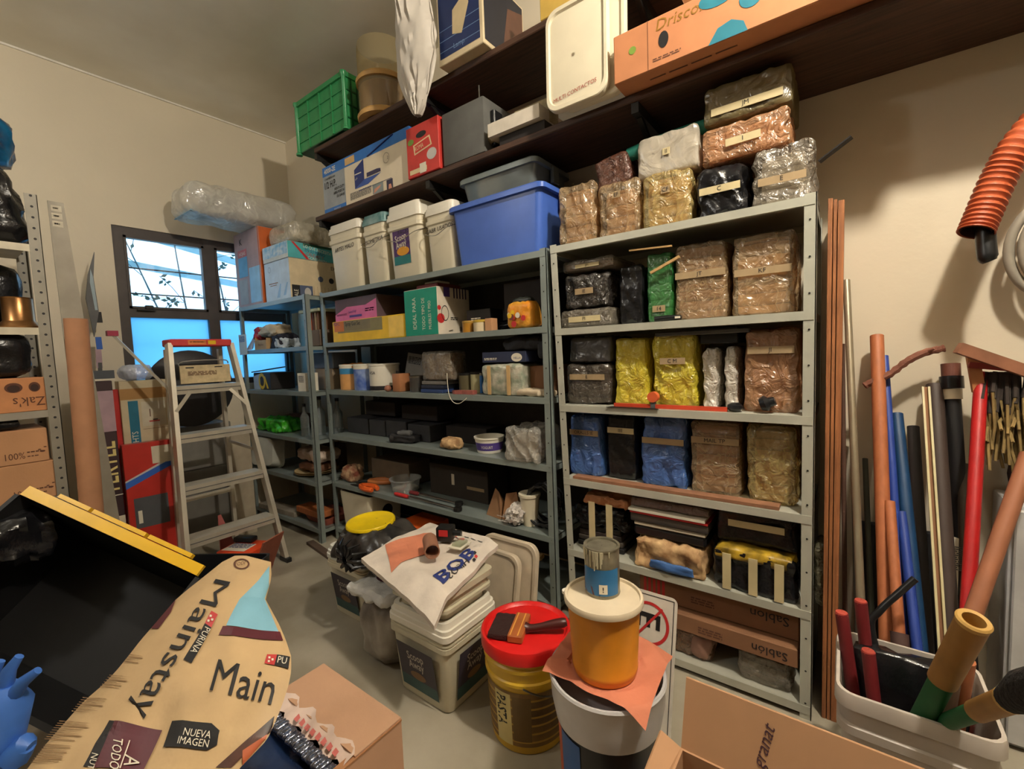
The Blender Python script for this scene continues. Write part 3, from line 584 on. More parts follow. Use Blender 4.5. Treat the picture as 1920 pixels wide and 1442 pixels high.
b.rect(f, w*.365, h*.55, w*.44, h*.57, PAPER, .002); b.text(f, 'H.P.', h*.05, w*.37, h*.44, PAPER, 20, .002)
b.bar((w*.02, -.003, h*.80), (w*.32, -.003, h*.985), .004, .012, NAVY, (0, 1, 0)); b.disc(f, w*.73, h*.62, h*.10, BLACK, .0016, 24, None, .94)
b.rect(f, w*.40, h*.21, w*.78, h*.218, NAVY, .0016); b.scrawl(f, w*.30, h*.22, w*.24, .003, GREY, 12, 2, rows=9)
b.rect(f, w*.56, h*.03, w*.68, h*.22, mat('photo_grey', (140, 150, 150), .5), .0016); b.poly(f, [(w*.57, h*.04), (w*.64, h*.12), (w*.66, h*.17), (w*.58, h*.13)], mat('skin_print', (214, 150, 124), .6), .002)
b.rect(f, w*.72, h*.02, w*.79, h*.20, mat('photo_dark', (52, 46, 74), .5), .0016); b.poly(f, [(w*.74, h*.02), (w*.78, h*.02), (w*.77, h*.11), (w*.745, h*.11)], mat('skin_print', (214, 150, 124), .6), .002)
b.text(f, '2', h*.08, w*.74, h*.59, BLACK, 0, .002)
b.rect(right(w), 0, h*.84, .30, h, BL)
x0_ = PY(605, 330, 1.82).x; xs_ = PY(771, 330, 1.82).x-x0_
for j, v in enumerate(b.V):
    if v[1] < .01: k_ = (v[0]+w/2)/w; b.V[j] = (-w/2+w*(PY(605+166*k_, 330, 1.82).x-x0_)/xs_, v[1], v[2])
solo(b, 'cardboard_box', 'large white and blue printed garage opener box at the left of the lower wall shelf', 'box', (cx, 1.82, z+.0005))
cx, w, h = fb(762, 824, 228, 338, 1.79, z); w -= .004; b = carton('', '', 0, 0, 0, w, .26, h, mat('soap_red', (206, 58, 50), .5)); f = front(w)
b.disc(f, w*.48, h*.78, w*.16, BLACK, .001, 16, h*.06); b.poly(f, [(w*.25, h*.42), (w*.22, h*.62), (w*.74, h*.70), (w*.80, h*.50)], mat('cream_print', (230, 206, 160), .6), .0012)
b.poly(f, [(w*.28, h*.45), (w*.26, h*.60), (w*.71, h*.67), (w*.76, h*.52)], mat('soap_red', (206, 58, 50), .5), .0016); b.text(f, 'ROMA', h*.13, w*.27, h*.49, mat('cream_print', (230, 206, 160), .6), 6, .002, sx=.7)
b.disc(f, w*.15, h*.70, w*.10, mat('leaf_print', (120, 150, 60), .6), .0014, 12, h*.06); b.disc(f, w*.78, h*.33, w*.15, mat('pale_print', (200, 196, 190), .6), .0014, 16, h*.11)
b.rect(f, w*.08, h*.06, w*.62, h*.15, mat('cream_print', (230, 206, 160), .6), .0012); b.rect(f, w*.40, h*.03, w*.60, h*.22, PAPER, .002)
solo(b, 'soap_box', 'red soap powder box with a punched hand hole beside the opener box', 'box', (cx, 1.79, z+.0005))
cx, w, h = fb(829, 908, 196, 302, 1.80, z); t = thing('grey_case', 'plain dark grey upright case on the lower wall shelf', 'case', (cx, 1.80, z+.0005))
MB().box(-w/2, w/2, 0, .30, 0, h, mat('case_grey', (96, 96, 92), .6, var=.1), None, .006, 2).build('case_body', t); MB().tube([(w*.28, .05, h), (w*.28, .05, h+.09)], .004, METAL, 8).build('metal_pin', t)
MB().box(w/2, w/2+.03, .05, .12, h*.15, h*.8, BLKP, None, .005).build('side_bracket', t)
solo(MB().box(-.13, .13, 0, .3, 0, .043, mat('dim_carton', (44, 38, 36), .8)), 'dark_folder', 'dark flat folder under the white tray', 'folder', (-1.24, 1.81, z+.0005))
z += .045
cx, w, h = fb(915, 1012, 236, 270, 1.78, z); h = .062; t = thing('white_tray', 'shallow white cardboard tray on the lower wall shelf', 'tray', (cx, 1.78, z+.0005)); d = .32; m = mat('tray_white', (226, 216, 200), .6)
b = MB(); b.box(-w/2, w/2, 0, d, 0, .004, m); b.box(-w/2, w/2, 0, .004, .004, h, m); b.box(-w/2, w/2, d-.004, d, .004, h, m); b.box(-w/2, -w/2+.004, .004, d-.004, .004, h, m); b.box(w/2-.004, w/2, .004, d-.004, .004, h, m); b.build('tray_body', t)
BIS = mat('beige_parts', (186, 170, 132), .6, var=.2, bump=.4, bs=60)
solo(MB().box(-.10, .10, 0, .10, 0, h+.055, BIS, None, .01, 2), 'beige_parcel', 'beige ridged parcel in the white tray, at its right', 'parcel', (cx+.05, 1.86, z+.006))
solo(MB().lump(.15, .10, h+.03, .03, BIS, 6, .01, 20, 4), 'beige_lump', 'beige wrapped lump in the white tray, at its left', 'parcel', (cx-.16, 1.83, z+.006))
z = ZA
# upright square lids marked in red
def sqlid(label, org, u, v, w, h, m, txt=None, th=.028, name='bucket_lid'):
    """square pail lid standing up; org is the lower left front corner, u to the right, v up"""
    u = Vector(u).normalized(); v = (Vector(v)-u*Vector(v).dot(u)).normalized(); n = u.cross(v)
    M = Matrix((u, v, n)).transposed().to_4x4(); M.translation = org
    t = thing(name, label, 'lid', org); t.matrix_world = M
    b = MB(); c = (w/2, h/2); r = .055
    b.loft([(-th, w, h, r, *c), (-.004, w, h, r, *c), (0, w*.985, h*.985, r, *c), (0, w*.90, h*.91, r*.9, *c), (-.010, w*.87, h*.885, r*.8, *c), (-.008, w*.80, h*.82, r*.7, *c)], m, n=6); b.build('lid_plate', t)
    f = Fr((0, 0, 0), (1, 0, 0), (0, 1, 0))
    b = MB(); b.disc(f, w/2, h/2, .008, m, .0, 12)
    if txt: b.text(f, txt, .023, w*.47, h*.115, mat('red_marker', (168, 60, 44), .7), 5, -.0055, 'CENTER', sx=.95, shear=.1); b.build('handwriting', t)
    return t
a = PY(1026, 222, 1.72); c_ = PY(1140, 185, 1.72); tp = PY(1028, 35, 1.72)
wd = c_.x-a.x
sqlid('upright cream square lid marked MULTICONTACTOS in red', (a.x, 1.715, z+.001), (1, 0, 0), (0, .03, 1), wd, .42, CREAM, 'MULTI CONTACTOS')
sqlid('plain cream square lid standing behind the marked one', (a.x+.05, 1.747, z+.001), (1, 0, 0), (0, .03, 1), wd+.01, .41, CREAM)
# fruit tray box hanging over the shelf edge
x0 = PY(1152, 180, 1.70).x; w = 1.0; h = .175; b = carton('', '', 0, 0, 0, w, .40, h, mat('berry_card', (188, 124, 82), .7, var=.05)); f = front(w); DB = mat('berry_blue', (36, 120, 140), .5)
b.text(f, "Driscoll's", .055, .16, h-.05, mat('gold_ink', (150, 106, 30), .6), 0, .0012, shear=.2)
for (x, zz, r_, ry) in ((.40, .005, .06, .05), (.47, .10, .035, .033), (.37, .17, .06, .03), (.71, .12, .04, .035)): b.disc(f, x, min(zz, h-.03), r_, DB, .0013, 20, min(ry, h-min(zz, h-.03)-.001, max(.02, min(zz, h)))) if zz > .03 else b.poly(f, [(x-r_, .001), (x+r_, .001), (x+r_*.8, .035), (x+r_*.2, .055), (x-r_*.5, .045)], DB, .0013)
for x in (.19, .545): b.disc(f, x, h*.5, .018, BLACK, .0014, 16, .028)
b.disc(f, .075, h*.55, .014, mat('leaf_print', (120, 150, 60), .6), .0014); b.rect(f, .132, 0, .134, h, BROWNP); b.scrawl(f, .15, .03, .10, .004, BROWNP, 5, 4, rows=2)
u = under(w, .40); b.scrawl(u, .12, .34, .3, .008, BROWNP, 6, 5, rows=1)
solo(b, 'fruit_box', "long orange berry carton with blue spots overhanging the lower wall shelf", 'box', (x0+w/2, 1.70, z+.0005))
b = carton('', '', 0, 0, 0, .26, .10, .27, mat('white_card', (226, 212, 186), .6)); f = front(.26); b.rect(f, .01, .19, .10, .235, mat('lilac_print', (120, 116, 150), .5)); b.disc(f, .19, .23, .02, BLACK, .001, 16, None, .8)
b.rect(f, .14, .19, .25, .26, mat('pale_print', (200, 196, 190), .6), .0006)
solo(b, 'white_box', 'white printed box standing in the berry carton', 'box', (x0+.38, 1.715, z+.20))
# ------------------------------------------------------------------ upper wall shelf
z = ZB
def crate(label, cx, Yf, zb, w, d, h, rz):
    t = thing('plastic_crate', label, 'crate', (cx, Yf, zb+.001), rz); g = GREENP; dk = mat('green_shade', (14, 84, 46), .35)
    b = MB(); T = .006
    for (x0, x1, y0, y1) in ((-w/2, w/2, 0, T), (-w/2, w/2, d-T, d), (-w/2, -w/2+T, T, d-T), (w/2-T, w/2, T, d-T)): b.box(x0, x1, y0, y1, .02, h-.02, g)
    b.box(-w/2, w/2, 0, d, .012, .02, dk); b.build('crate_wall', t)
    b = MB()
    for k in range(1, 4): b.box(-w/2+w*k/4-.004, -w/2+w*k/4+.004, -.008, 0, .02, h-.02, g)
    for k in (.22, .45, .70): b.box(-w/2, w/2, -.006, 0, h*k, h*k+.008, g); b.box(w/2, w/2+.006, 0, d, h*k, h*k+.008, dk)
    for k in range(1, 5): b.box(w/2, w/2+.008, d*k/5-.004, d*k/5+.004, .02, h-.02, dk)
    b.build('ribs', t)
    for x in (-w/2, w/2-.0):
        for y in (-.008, d):
            b = MB(); b.lathe([(.001, 0), (.022, .0), (.022, .012), (.014, .02), (.014, h-.03), (.022, h-.02), (.022, h), (.001, h)], g, 12, Matrix.Translation((x, y+.004, 0))); b.build('corner_post', t)
    b = MB(); b.box(-w/2-.012, w/2+.012, -.014, 0, h-.03, h, g); b.box(w/2, w/2+.014, -.014, d, h-.03, h, g); b.box(-w/2-.012, w/2, d, d+.012, h-.03, h, g); b.box(-w/2-.014, -w/2, 0, d, h-.03, h, g); b.build('rim', t)
    return t
cx, w, h = fb(556, 652, 185, 262, 1.80, z); 
crate('green plastic crate at the left end of the upper wall shelf', cx, 1.80, z, w*.95, .23, .36, 0)
cx, w, h = fb(687, 750, 88, 205, 1.91, z); t = thing('glass_jar', 'large glass jar in a wooden ring at the left of the upper wall shelf', 'jar', (cx, 1.91, z+.001)); r_ = w/2
MB().lathe([(r_*.93, .03), (r_*.93, .42), (r_*.9, .45)], film('jar_glass', (214, 196, 150), .22, .05, .05, 3), 32).build('glass', t)
for zz in (0, .21): MB().lathe([(r_*.7, zz), (r_*1.0, zz), (r_*1.02, zz+.02), (r_*.95, zz+.035)], mat('jar_wood', (206, 160, 92), .5), 32).build('wooden_ring', t)
MB().lathe([(.001, .032), (r_*.9, .032), (r_*.9, .19), (.001, .19)], mat('amber_fill', (150, 106, 60), .6), 24).build('contents', t)
for i, (a_, c_, lab) in enumerate((((596, 277), (650, 250), 'short light wood offcut under the green crate'), ((680, 232), (790, 178), 'wood offcut lying under the glass jar'))):
    p = PZ(*a_, ZB+.0); q = PZ(*c_, ZB); b = MB().box(0, q.x-p.x, 0, .20, 0, .018, mat('offcut', (168, 116, 78), .6, var=.15), None, .002)
# white plastic bag hanging over the edge of the upper wall shelf
cx, w, h = fb(748, 818, 30, 190, 1.76, 2.62); b = MB(); nx, nz = 18, 26; q = []
for side in (0, 1):
    for j in range(nz+1):
        for i in range(nx+1):
            u_, v_ = i/nx*2-1, j/nz; wd = w*.5*(.12+.88*min(1, v_*2.2)**.7)*(1-.35*max(0, v_-.75)*4*.6)
            p = Vector((u_*wd+.04*(v_-.5)-(1-v_)*(-.03), (.06*(1-u_*u_)*(v_*1.4+.3))*(-1 if side == 0 else .4), v_*h))
            k = noise.noise(Vector((u_*5+v_*1.5, side*5, v_*1.6))); p.y -= (.5-abs(k)*2)*.022*(1 if side == 0 else -1); q.append(p)
m_ = mat('white_bag', (206, 198, 186), .45, var=.04); k1 = (nx+1)*(nz+1)
b.add(q, [[s*k1+j*(nx+1)+i, s*k1+j*(nx+1)+i+1, s*k1+(j+1)*(nx+1)+i+1, s*k1+(j+1)*(nx+1)+i] for s in (0, 1) for j in range(nz) for i in range(nx)], m_, True)
solo(b, 'plastic_bag', 'white plastic bag hanging over the edge of the upper wall shelf', 'bag', (cx+.045, 1.70, 2.60))
# blue box seen from below, with a yellow and a brown carton to its right
cx, w, h = fb(820, 906, 0, 105, 1.74, z); b = carton('', '', 0, 0, 0, w, .34, .34, mat('cream_card', (214, 196, 160), .6)); f = front(w); BB = mat('deep_blue', (28, 46, 92), .45)
b.rect(f, .012, .03, w-.02, .33, BB); b.poly(f, [(w*.34, .12), (w*.55, .10), (w*.72, .22), (w*.66, .28), (w*.36, .23)], mat('shade_print', (206, 186, 146), .6), .0013)
for k in range(3): b.rect(f, .012, .06+.05*k, w-.02, .063+.05*k, mat('pale_blue', (110, 140, 180), .5), .0012)
b.text(f, 'Lamp', .035, w*.35, .05, mat('pale_blue', (110, 140, 180), .5), 0, .0014)
g = right(w); b.rect(g, .01, .02, .33, .33, mat('blueblack', (30, 32, 44), .5)); b.poly(g, [(.16, .08), (.33, .05), (.33, .3), (.2, .26)], mat('brown_photo', (96, 64, 50), .5), .0012)
solo(b, 'lamp_box', 'dark blue printed box with cream edges on the upper wall shelf', 'box', (cx, 1.74, z+.0005))
p = PY(1045, 8, 1.80); solo(MB().box(-.09, .09, 0, .2, 0, .2, mat('yellow_card', (206, 170, 80), .6), None, .003), 'yellow_box', 'yellow box at the very top edge on the upper wall shelf', 'box', (p.x, 1.80, z+.0005))
# ------------------------------------------------------------------ middle unit: second shelf from the top (z 1.458)
z = LM[4]; YF = 1.82
cx, w, h = fb(623, 761, 596, 637, YF, z); w -= .01; b = carton('', '', 0, 0, 0, w, .28, h, mat('box_yellow', (240, 196, 40), .5)); f = front(w)
b.rect(f, w*.08, h*.42, w*.72, h*.98, mat('olive_print', (140, 130, 84), .5)); b.rect(f, w*.03, h*.50, w*.18, h*.98, mat('orange_print', (214, 120, 40), .5), .0012); b.rect(f, w*.18, h*.52, w*.56, h*.97, mat('taupe_print', (130, 118, 84), .5), .0014)
b.text(f, 'PDFC', h*.22, w*.02, h*.80, NAVY, 0, .0018); b.text(f, 'Spray Gun Set', h*.26, w*.20, h*.74, BLACK, 0, .0018, sx=.8, bold=.01); b.scrawl(f, w*.20, h*.62, w*.22, h*.04, BLACK, 8, 3, rows=2)
b.rect(f, w*.80, h*.06, w*.985, h*.94, mat('pale_yellow', (246, 206, 96), .5), .0014); b.scrawl(f, w*.83, h*.14, w*.10, h*.03, BLACK, 4, 8)
solo(b, 'spray_gun_box', 'yellow spray gun box on the upper shelf of the middle unit', 'box', (cx, YF, z+.0005))
zz = z+h+.001
cx, w, h = fb(628, 706, 557, 592, YF+.01, zz); b = carton('', '', 0, 0, 0, w, .26, h, mat('box_mauve', (96, 76, 84), .6)); f = front(w); PK = mat('box_pink', (216, 108, 158), .5)
b.poly(f, [(0, 0), (w, 0), (w, h*.82), (w*.75, h*.60), (w*.30, h*.62), (0, h*.30)], PK); b.scrawl(f, w*.04, h*.30, w*.26, h*.03, PURPLE, 6, 4, rows=2); b.text(f, 'SweetHop', h*.20, w*.34, h*.30, PURPLE, 4, .0014, sx=.7); b.rect(f, w*.36, h*.12, w*.66, h*.22, PURPLE, .0014); b.scrawl(f, w*.74, h*.40, w*.2, h*.05, PURPLE, 3, 6, rows=2)
solo(b, 'pink_box', 'pink and grey printed box sitting on the yellow spray gun box', 'box', (cx, YF+.01, zz))
cx, w, h = fb(758, 822, 541, 630, YF-.01, z); w -= .006; dd = .27; b = carton('', '', 0, 0, 0, w, dd, h, mat('card_white', (222, 210, 190), .6)); f = front(w); TL = mat('box_teal', (22, 146, 120), .5)
b.rect(f, .004, .003, w-.004, h-.003, TL); b.text(f, 'IDEAL PARA', h*.16, w*.36, h*.14, PAPER, 90, .0014, sx=.8); b.text(f, 'TODO TIPO DE', h*.13, w*.62, h*.12, PAPER, 90, .0014, sx=.75); b.text(f, 'MUEBLES Y PISO', h*.12, w*.80, h*.12, PAPER, 90, .0014, sx=.7)
g = right(w); b.disc(g, .02, h*.34, .03, REDP, .001, 16, .028); b.disc(g, .01, h*.56, .014, REDP, .001, 12); b.rect(g, .05, h*.80, .10, h, PURPLE); b.disc(g, .055, h*.45, .03, BLACK, .0012, 20, .045, .88)
b.scrawl(g, .10, h*.35, .06, .006, BLACK, 4, 2, rows=2); b.text(g, '#1', .045, .17, h*.08, BLACK, 0, .001); b.bar((w/2+.002, .08, h*.08), (w/2+.002, .11, h*.10), .002, .01, BLACK, (1, 0, 0))
for k in range(5): b.rect(g, .13+k*.025, h*.78, .142+k*.025, h, mat('grape_print', (60, 48, 80), .5))
solo(b, 'teal_box', 'white carton with a teal front panel beside the yellow spray gun box', 'box', (cx, YF-.01, z+.0005))
p = PY(802, 542, 1.86); solo(MB().box(-.09, .09, 0, .2, 0, .028, mat('maroon_cover', (120, 52, 48), .6), None, .006), 'maroon_folder', 'maroon flat folder on the teal-fronted carton', 'folder', (p.x, 1.85, z+h+.0015))
solo(MB().box(-.055, .055, 0, .1, 0, .014, PAPER, None, .002), 'white_box', 'small flat white box on the maroon folder', 'box', (p.x+.02, 1.87, z+h+.030))
cx, w, h = fb(739, 756, 549, 582, 1.96, z+.16); solo(carton('', '', 0, 0, 0, .10, .12, .20, CARDD), 'cardboard_box', 'small brown box in the shadow behind the spray gun box', 'box', (cx-.02, 2.105, z+.0005))
def can(label, px0, px1, yt, yb, Yc, zb, m, band=None, lidm=None, name='can', cat='can', rim=METAL, txt=None, h=None):
    cx, w, hh = fb(px0, px1, yt, yb, Yc, zb); h = h or hh; r_ = w/2; t = thing(name, label, cat, (cx, Yc+r_, zb+.001))
    MB().lathe([(.001, 0), (r_*.98, 0), (r_, .004), (r_, h-.012)], m, 20).build('can_body', t)
    MB().lathe([(r_*1.0, h-.014), (r_*1.04, h-.012), (r_*1.04, h-.002), (r_*.98, h), (r_*.92, h-.003), (.001, h-.003)], lidm or rim, 20).build('lid', t)
    if band or txt:
        b = MB()
        for (z0, z1, bm_) in band or []: b.lathe([(r_*1.012, h*z0), (r_*1.012, h*z1)], bm_, 20)
        if txt:
            s_, sz, tz, tm = txt; b.text(None, s_, h*sz, 0, 0, tm, al='CENTER', fn=lambda a, c: Vector((r_*1.03*math.sin(a/r_), -r_*1.03*math.cos(a/r_), h*tz+c)))
        b.build('printed_label', t)
    return t
can('small amber jar beside the teal-fronted carton', 862, 880, 602, 621, 1.86, z, mat('amber_jar', (176, 122, 40), .3), name='jar', cat='jar', lidm=mat('ochre_lid', (180, 140, 60), .5))
can('jar with a yellow lid between the amber jar and the tan pot', 881, 905, 600, 619, 1.85, z, mat('cream_label', (216, 196, 160), .6), name='jar', cat='jar', lidm=mat('mustard_lid', (200, 164, 50), .5))
cx, w, h = fb(909, 922, 597, 618, 1.86, z); solo(MB().box(-w/2, w/2, 0, .05, 0, h, CARD, None, .002), 'small_carton', 'small tan carton right of the two jars', 'box', (cx, 1.86, z+.0005))
cx, w, h = fb(876, 920, 580, 615, 1.94, z); b = MB().box(-w/2, w/2, 0, .12, 0, h, BLKP, None, .003); b.scrawl(front(w), w*.2, h*.6, w*.4, .006, PAPER, 5, 2, rows=2); solo(b, 'black_box', 'black box with white print behind the jars', 'box', (cx, 1.935, z+.0005))
cx, w, h = fb(945, 1000, 560, 616, 1.85, z); t = thing('candy_bag', 'orange printed snack bag standing at the right of the upper middle shelf', 'bag', (cx, 1.85, z+.001))
MB().lump(w*.98, .10, h*.90, .03, mat('snack_orange', (236, 138, 26), .35, bump=.4, c2=(220, 160, 60), vs=10), 9, .006, 14, 3, tx=.12).build('bag_body', t)
b = MB().lump(w*.7, .05, h*.26, .02, mat('snack_dark', (50, 54, 50), .35, bump=.4), 6, .006, 20, 5, y=.02, z=h*.80); b.build('folded_top', t)
b = MB(); f = Fr((-w/2, -.009, 0)); q = random.Random(3)
for k in range(9): b.disc(f, w*q.uniform(.2, .8), h*q.uniform(.15, .55), w*q.uniform(.05, .1), [REDP, mat('snack_brown', (110, 50, 40), .5), PAPER, YELLOW][k % 4], .0004*k, 7)
b.build('printed_picture', t)
b = MB().lump(.30, .18, .06, .03, BLKBAG, 8, .012, 14, 8); p = PY(955, 545, 1.95); solo(b, 'plastic_bag', 'limp black bag tucked up high behind the snack bag', 'bag', (p.x, 2.0, z+.0005))
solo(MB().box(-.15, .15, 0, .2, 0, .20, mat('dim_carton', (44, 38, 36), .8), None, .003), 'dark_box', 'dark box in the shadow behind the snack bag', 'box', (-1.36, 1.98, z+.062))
# third level (z 1.118)
z = LM[3]; YF = 1.83
can('orange and white paint can, left of the blue printed can', 629, 653, 684, 728, YF, z, mat('can_orange', (226, 168, 104), .5), [(.62, .84, mat('can_blue', (60, 140, 190), .5)), (.84, .95, PAPER)], WHITE)
can('blue printed can beside the orange and white one', 654, 681, 683, 728, YF, z, mat('can_royal', (44, 82, 172), .45, c2=(150, 170, 210), vs=14), [(.8, .95, PAPER)], WHITE)
can('white plastic tub with black text beside the blue can', 681, 716, 683, 729, YF, z, WHITE, [(.02, .18, BLACK)], WHITE, name='tub', cat='tub', txt=('AISA', .16, .62, BLACK))
solo(MB().lathe([(.001, 0), (.014, .004), (.022, .014), (.023, .024), (.014, .040), (.001, .043)], mat('ball_wood', (160, 104, 80), .6), 16), 'wooden_ball', 'small wooden ball beside the white tub', 'ball', (PY(723, 722, 1.81).x, 1.826, z+.0005))
solo(MB().lump(.16, .12, .035, .015, mat('orange_cloth', (224, 140, 40), .6), 6, .008, 16, 2), 'orange_cloth', 'orange cloth lying on the two left cans', 'cloth', (PY(655, 678, 1.9).x, 1.86, z+.150))
cx, w, h = fb(598, 628, 640, 683, 1.98, z); 
solo(MB().box(-.11, .11, 0, .14, 0, .10, mat('grey_carton', (150, 142, 130), .7), None, .003), 'grey_carton', 'grey carton behind the orange and white can', 'box', (-2.86, 2.03, z+.0005))
t = thing('brown_can', 'brown upright tin with a dark right side near the middle of the third shelf', 'tin', (PY(742, 710, YF).x, YF, z+.0005)); MB().box(-.038, .038, 0, .09, 0, .115, mat('tin_brown', (176, 118, 78), .5), None, .006, 2).build('tin_body', t); MB().lathe([(.001, 0), (.012, 0), (.012, .018), (.001, .018)], DKMETAL, 12, Matrix.Translation((-.015, .03, .115))).build('spout', t)
can('steel flask beside the brown tin', 762, 780, 700, 729, 1.84, z, mat('flask', (90, 88, 86), .3, .6), name='flask', cat='flask', h=.10)
t = thing('binder_stack', 'stack of dark blue binders near the middle of the third shelf', 'binders', (PY(808, 715, 1.83).x, 1.83, z+.001))
for k, m in enumerate((mat('binder_blue', (44, 64, 110), .5), mat('binder_navy', (34, 40, 58), .5), mat('binder_grey', (112, 108, 102), .6))): MB().box(-.095, .095, .006*k, .22, k*.024, k*.024+.021, m, None, .003).build('binder', t)
cx, w, h = fb(784, 850, 657, 703, 1.86, z+.075); bag('plastic_bag', 'clear bag with pale lumps on the blue binders', 788, 846, 660, 704, z+.073, mat('pale_lumps', (170, 140, 104), .7, vs=20), film('dim_film', (170, 160, 144), .35), .14, 1.845, None, amp=.007)
t = thing('leaning_card', 'grey printed card leaning at the back of the third shelf', 'card', (PY(766, 672, 1.98).x, 2.0, z+.001), 0); t.rotation_euler = (R(-8), R(8), 0)
b = MB().box(-.10, .10, 0, .012, .0, .24, mat('card_grey', (140, 138, 134), .6), None, .002); b.scrawl(front(.2), .02, .21, .12, .006, BLACK, 6, 5, rows=5); b.build('card_sheet', t)
can('small dark jar left of the pale-labelled tin', 854, 876, 700, 725, 1.88, z, mat('jar_dim', (96, 88, 64), .4), name='jar', cat='jar', lidm=DKMETAL)
can('tin with a pale label beside the blue spray tin', 877, 896, 698, 727, 1.88, z, mat('pale_tin', (176, 170, 130), .5), lidm=DKMETAL)
can('narrow blue tin touching the foil-wrapped parcel', 897, 903, 700, 728, 1.90, z, mat('tin_blue', (60, 120, 190), .45))
t = thing('hand_saw', 'pinkish wooden handled tool lying in front of the small tins', 'tool', PY(848, 736, 1.825)); t.location.z = z+.001; L_ = .16
MB().add([(0, 0, 0), (.03, -.012, 0), (.075, .0, 0), (.16, -.008, 0), (.16, .03, 0), (.02, .03, 0), (0, 0, .02), (.03, -.012, .022), (.075, 0, .022), (.16, -.008, .022), (.16, .03, .022), (.02, .03, .02)], [(0, 1, 2, 3, 4, 5), (6, 7, 8, 9, 10, 11)]+[(i, (i+1) % 6, 6+(i+1) % 6, 6+i) for i in range(6)], mat('rosewood', (160, 88, 78), .6, var=.2)).build('handle', t)
MB().box(-.05, .0, .004, .02, .003, .008, DKMETAL).build('blade', t)
cx, w, h = fb(902, 978, 684, 741, 1.825, z); t = thing('wrapped_parcel', 'white foil-wrapped parcel with two tan tapes at the right of the third shelf', 'parcel', (cx, 1.825, z+.001))
MB().lump(w, .22, h, .02, mat('foil_wrap', (214, 206, 188), .3, .2, var=.15, bump=.7, bs=24, c2=(150, 160, 140), vs=20), 12, .007, 14, 6).build('foil_wrap', t)
for x in (-.30, .18): MB().box(w*x, w*x+.022, -.012, -.009, .004, h-.004, mat('tan_tape', (206, 170, 116), .5)).build('tape', t)
zz = z+h+.012; cx, w, h = fb(904, 986, 655, 680, 1.84, zz-.002); b = MB().box(-w/2, w/2, 0, .2, 0, .055, mat('navy_box', (42, 50, 78), .55), None, .002); f = front(w); b.disc(f, w*.80, .024, .034, PAPER, .0008, 20, .022); b.text(f, 'HELLA', .016, w*.73, .016, NAVY, 0, .0012); b.scrawl(f, w*.05, .02, w*.3, .004, PAPER, 6, 1, rows=2)
solo(b, 'navy_box', 'navy printed box lying on the white foil-wrapped parcel', 'box', (cx, 1.84, zz))
b = MB().lump(.24, .16, .075, .03, mat('denim_dark', (52, 54, 60), .85, bump=.4), 8, .015, 10, 12); b.lump(.06, .12, .10, .025, mat('denim_dark', (52, 54, 60), .85), 6, .008, 12, 14, x=.13, z=-.045)
solo(b, 'folded_jacket', 'dark folded jacket lying on the navy box', 'jacket', (cx+.09, 1.86, zz+.058))
solo(carton('', '', 0, 0, 0, .13, .2, .15, CARDD), 'cardboard_box', 'brown box between the foil-wrapped parcel and the right post of the middle unit', 'box', (-1.235, 1.90, z+.0005))
b = MB().lump(.20, .08, .035, .015, mat('crumpled_paper', (206, 188, 160), .8, bump=.5), 8, .010, 16, 4); solo(b, 'crumpled_paper', 'crumpled paper at the right front edge of the third shelf', 'paper', (-1.23, 1.815, z+.001), 0)
b = MB().tube(bez([PY(838, 700, 1.83), PY(841, 735, 1.80), PY(848, 752, 1.79), PY(859, 757, 1.79), PY(870, 751, 1.79), PY(880, 741, 1.81)], 8), .0018, PAPER, 6); solo(b, 'white_string', 'white string drooping over the shelf edge below the blue binders', 'string')
# fourth level (z .788)
z = LM[2]
DK1 = mat('charcoal_box', (62, 62, 66), .6, var=.15)
for k, (x0, x1, yt, lab) in enumerate(((651, 690, 784, 'at the left'), (692, 722, 788, 'second from the left'), (723, 762, 790, 'under the black gloves'), (764, 806, 797, 'at the right'))):
    cx, w, h = fb(x0, x1, yt, 818, 1.93, z); solo(MB().box(-w/2+.003, w/2-.003, 0, .2, 0, max(.05, h), DK1, None, .004), 'dark_box', 'charcoal box in the fourth shelf row of the middle unit, '+lab, 'box', (cx, 1.93, z+.0005), group='charcoal boxes on the fourth shelf')
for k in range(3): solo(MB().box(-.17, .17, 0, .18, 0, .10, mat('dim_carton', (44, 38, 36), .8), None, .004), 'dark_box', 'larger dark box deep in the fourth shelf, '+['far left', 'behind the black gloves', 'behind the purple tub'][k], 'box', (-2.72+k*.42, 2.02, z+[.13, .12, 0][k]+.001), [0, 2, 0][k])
solo(MB().lump(.2, .1, .05, .02, BLACK, 8, .015, 18, 4).lump(.10, .05, .03, .012, GREY, 6, .006, 20, 2, x=.01, y=.01, z=.047), 'work_gloves', 'black and grey work gloves lying on the fourth shelf', 'gloves', (PY(752, 820, 1.83).x, 1.825, z+.001), 12)
solo(MB().lump(.135, .09, .06, .03, mat('newsprint', (222, 186, 136), .8), 9, .010, 22, 3), 'paper_lump', 'crumpled newspaper ball on the fourth shelf left of the purple tub', 'paper', (PY(838, 838, 1.83).x, 1.825, z+.001))
cx, w, h = fb(878, 922, 826, 858, 1.83, z); r_ = w/2; t = thing('yogurt_tub', 'white tub with a purple band and blue-white lettering on the fourth shelf', 'tub', (cx, 1.83+r_, z+.001)); h = .088
MB().lathe([(.001, .003), (r_*.80, 0), (r_*.82, .004), (r_*.97, h-.008), (r_*1.02, h-.008), (r_*1.02, h), (r_*.95, h), (r_*.78, .008), (.001, .008)], WHITE, 28).build('tub_body', t)
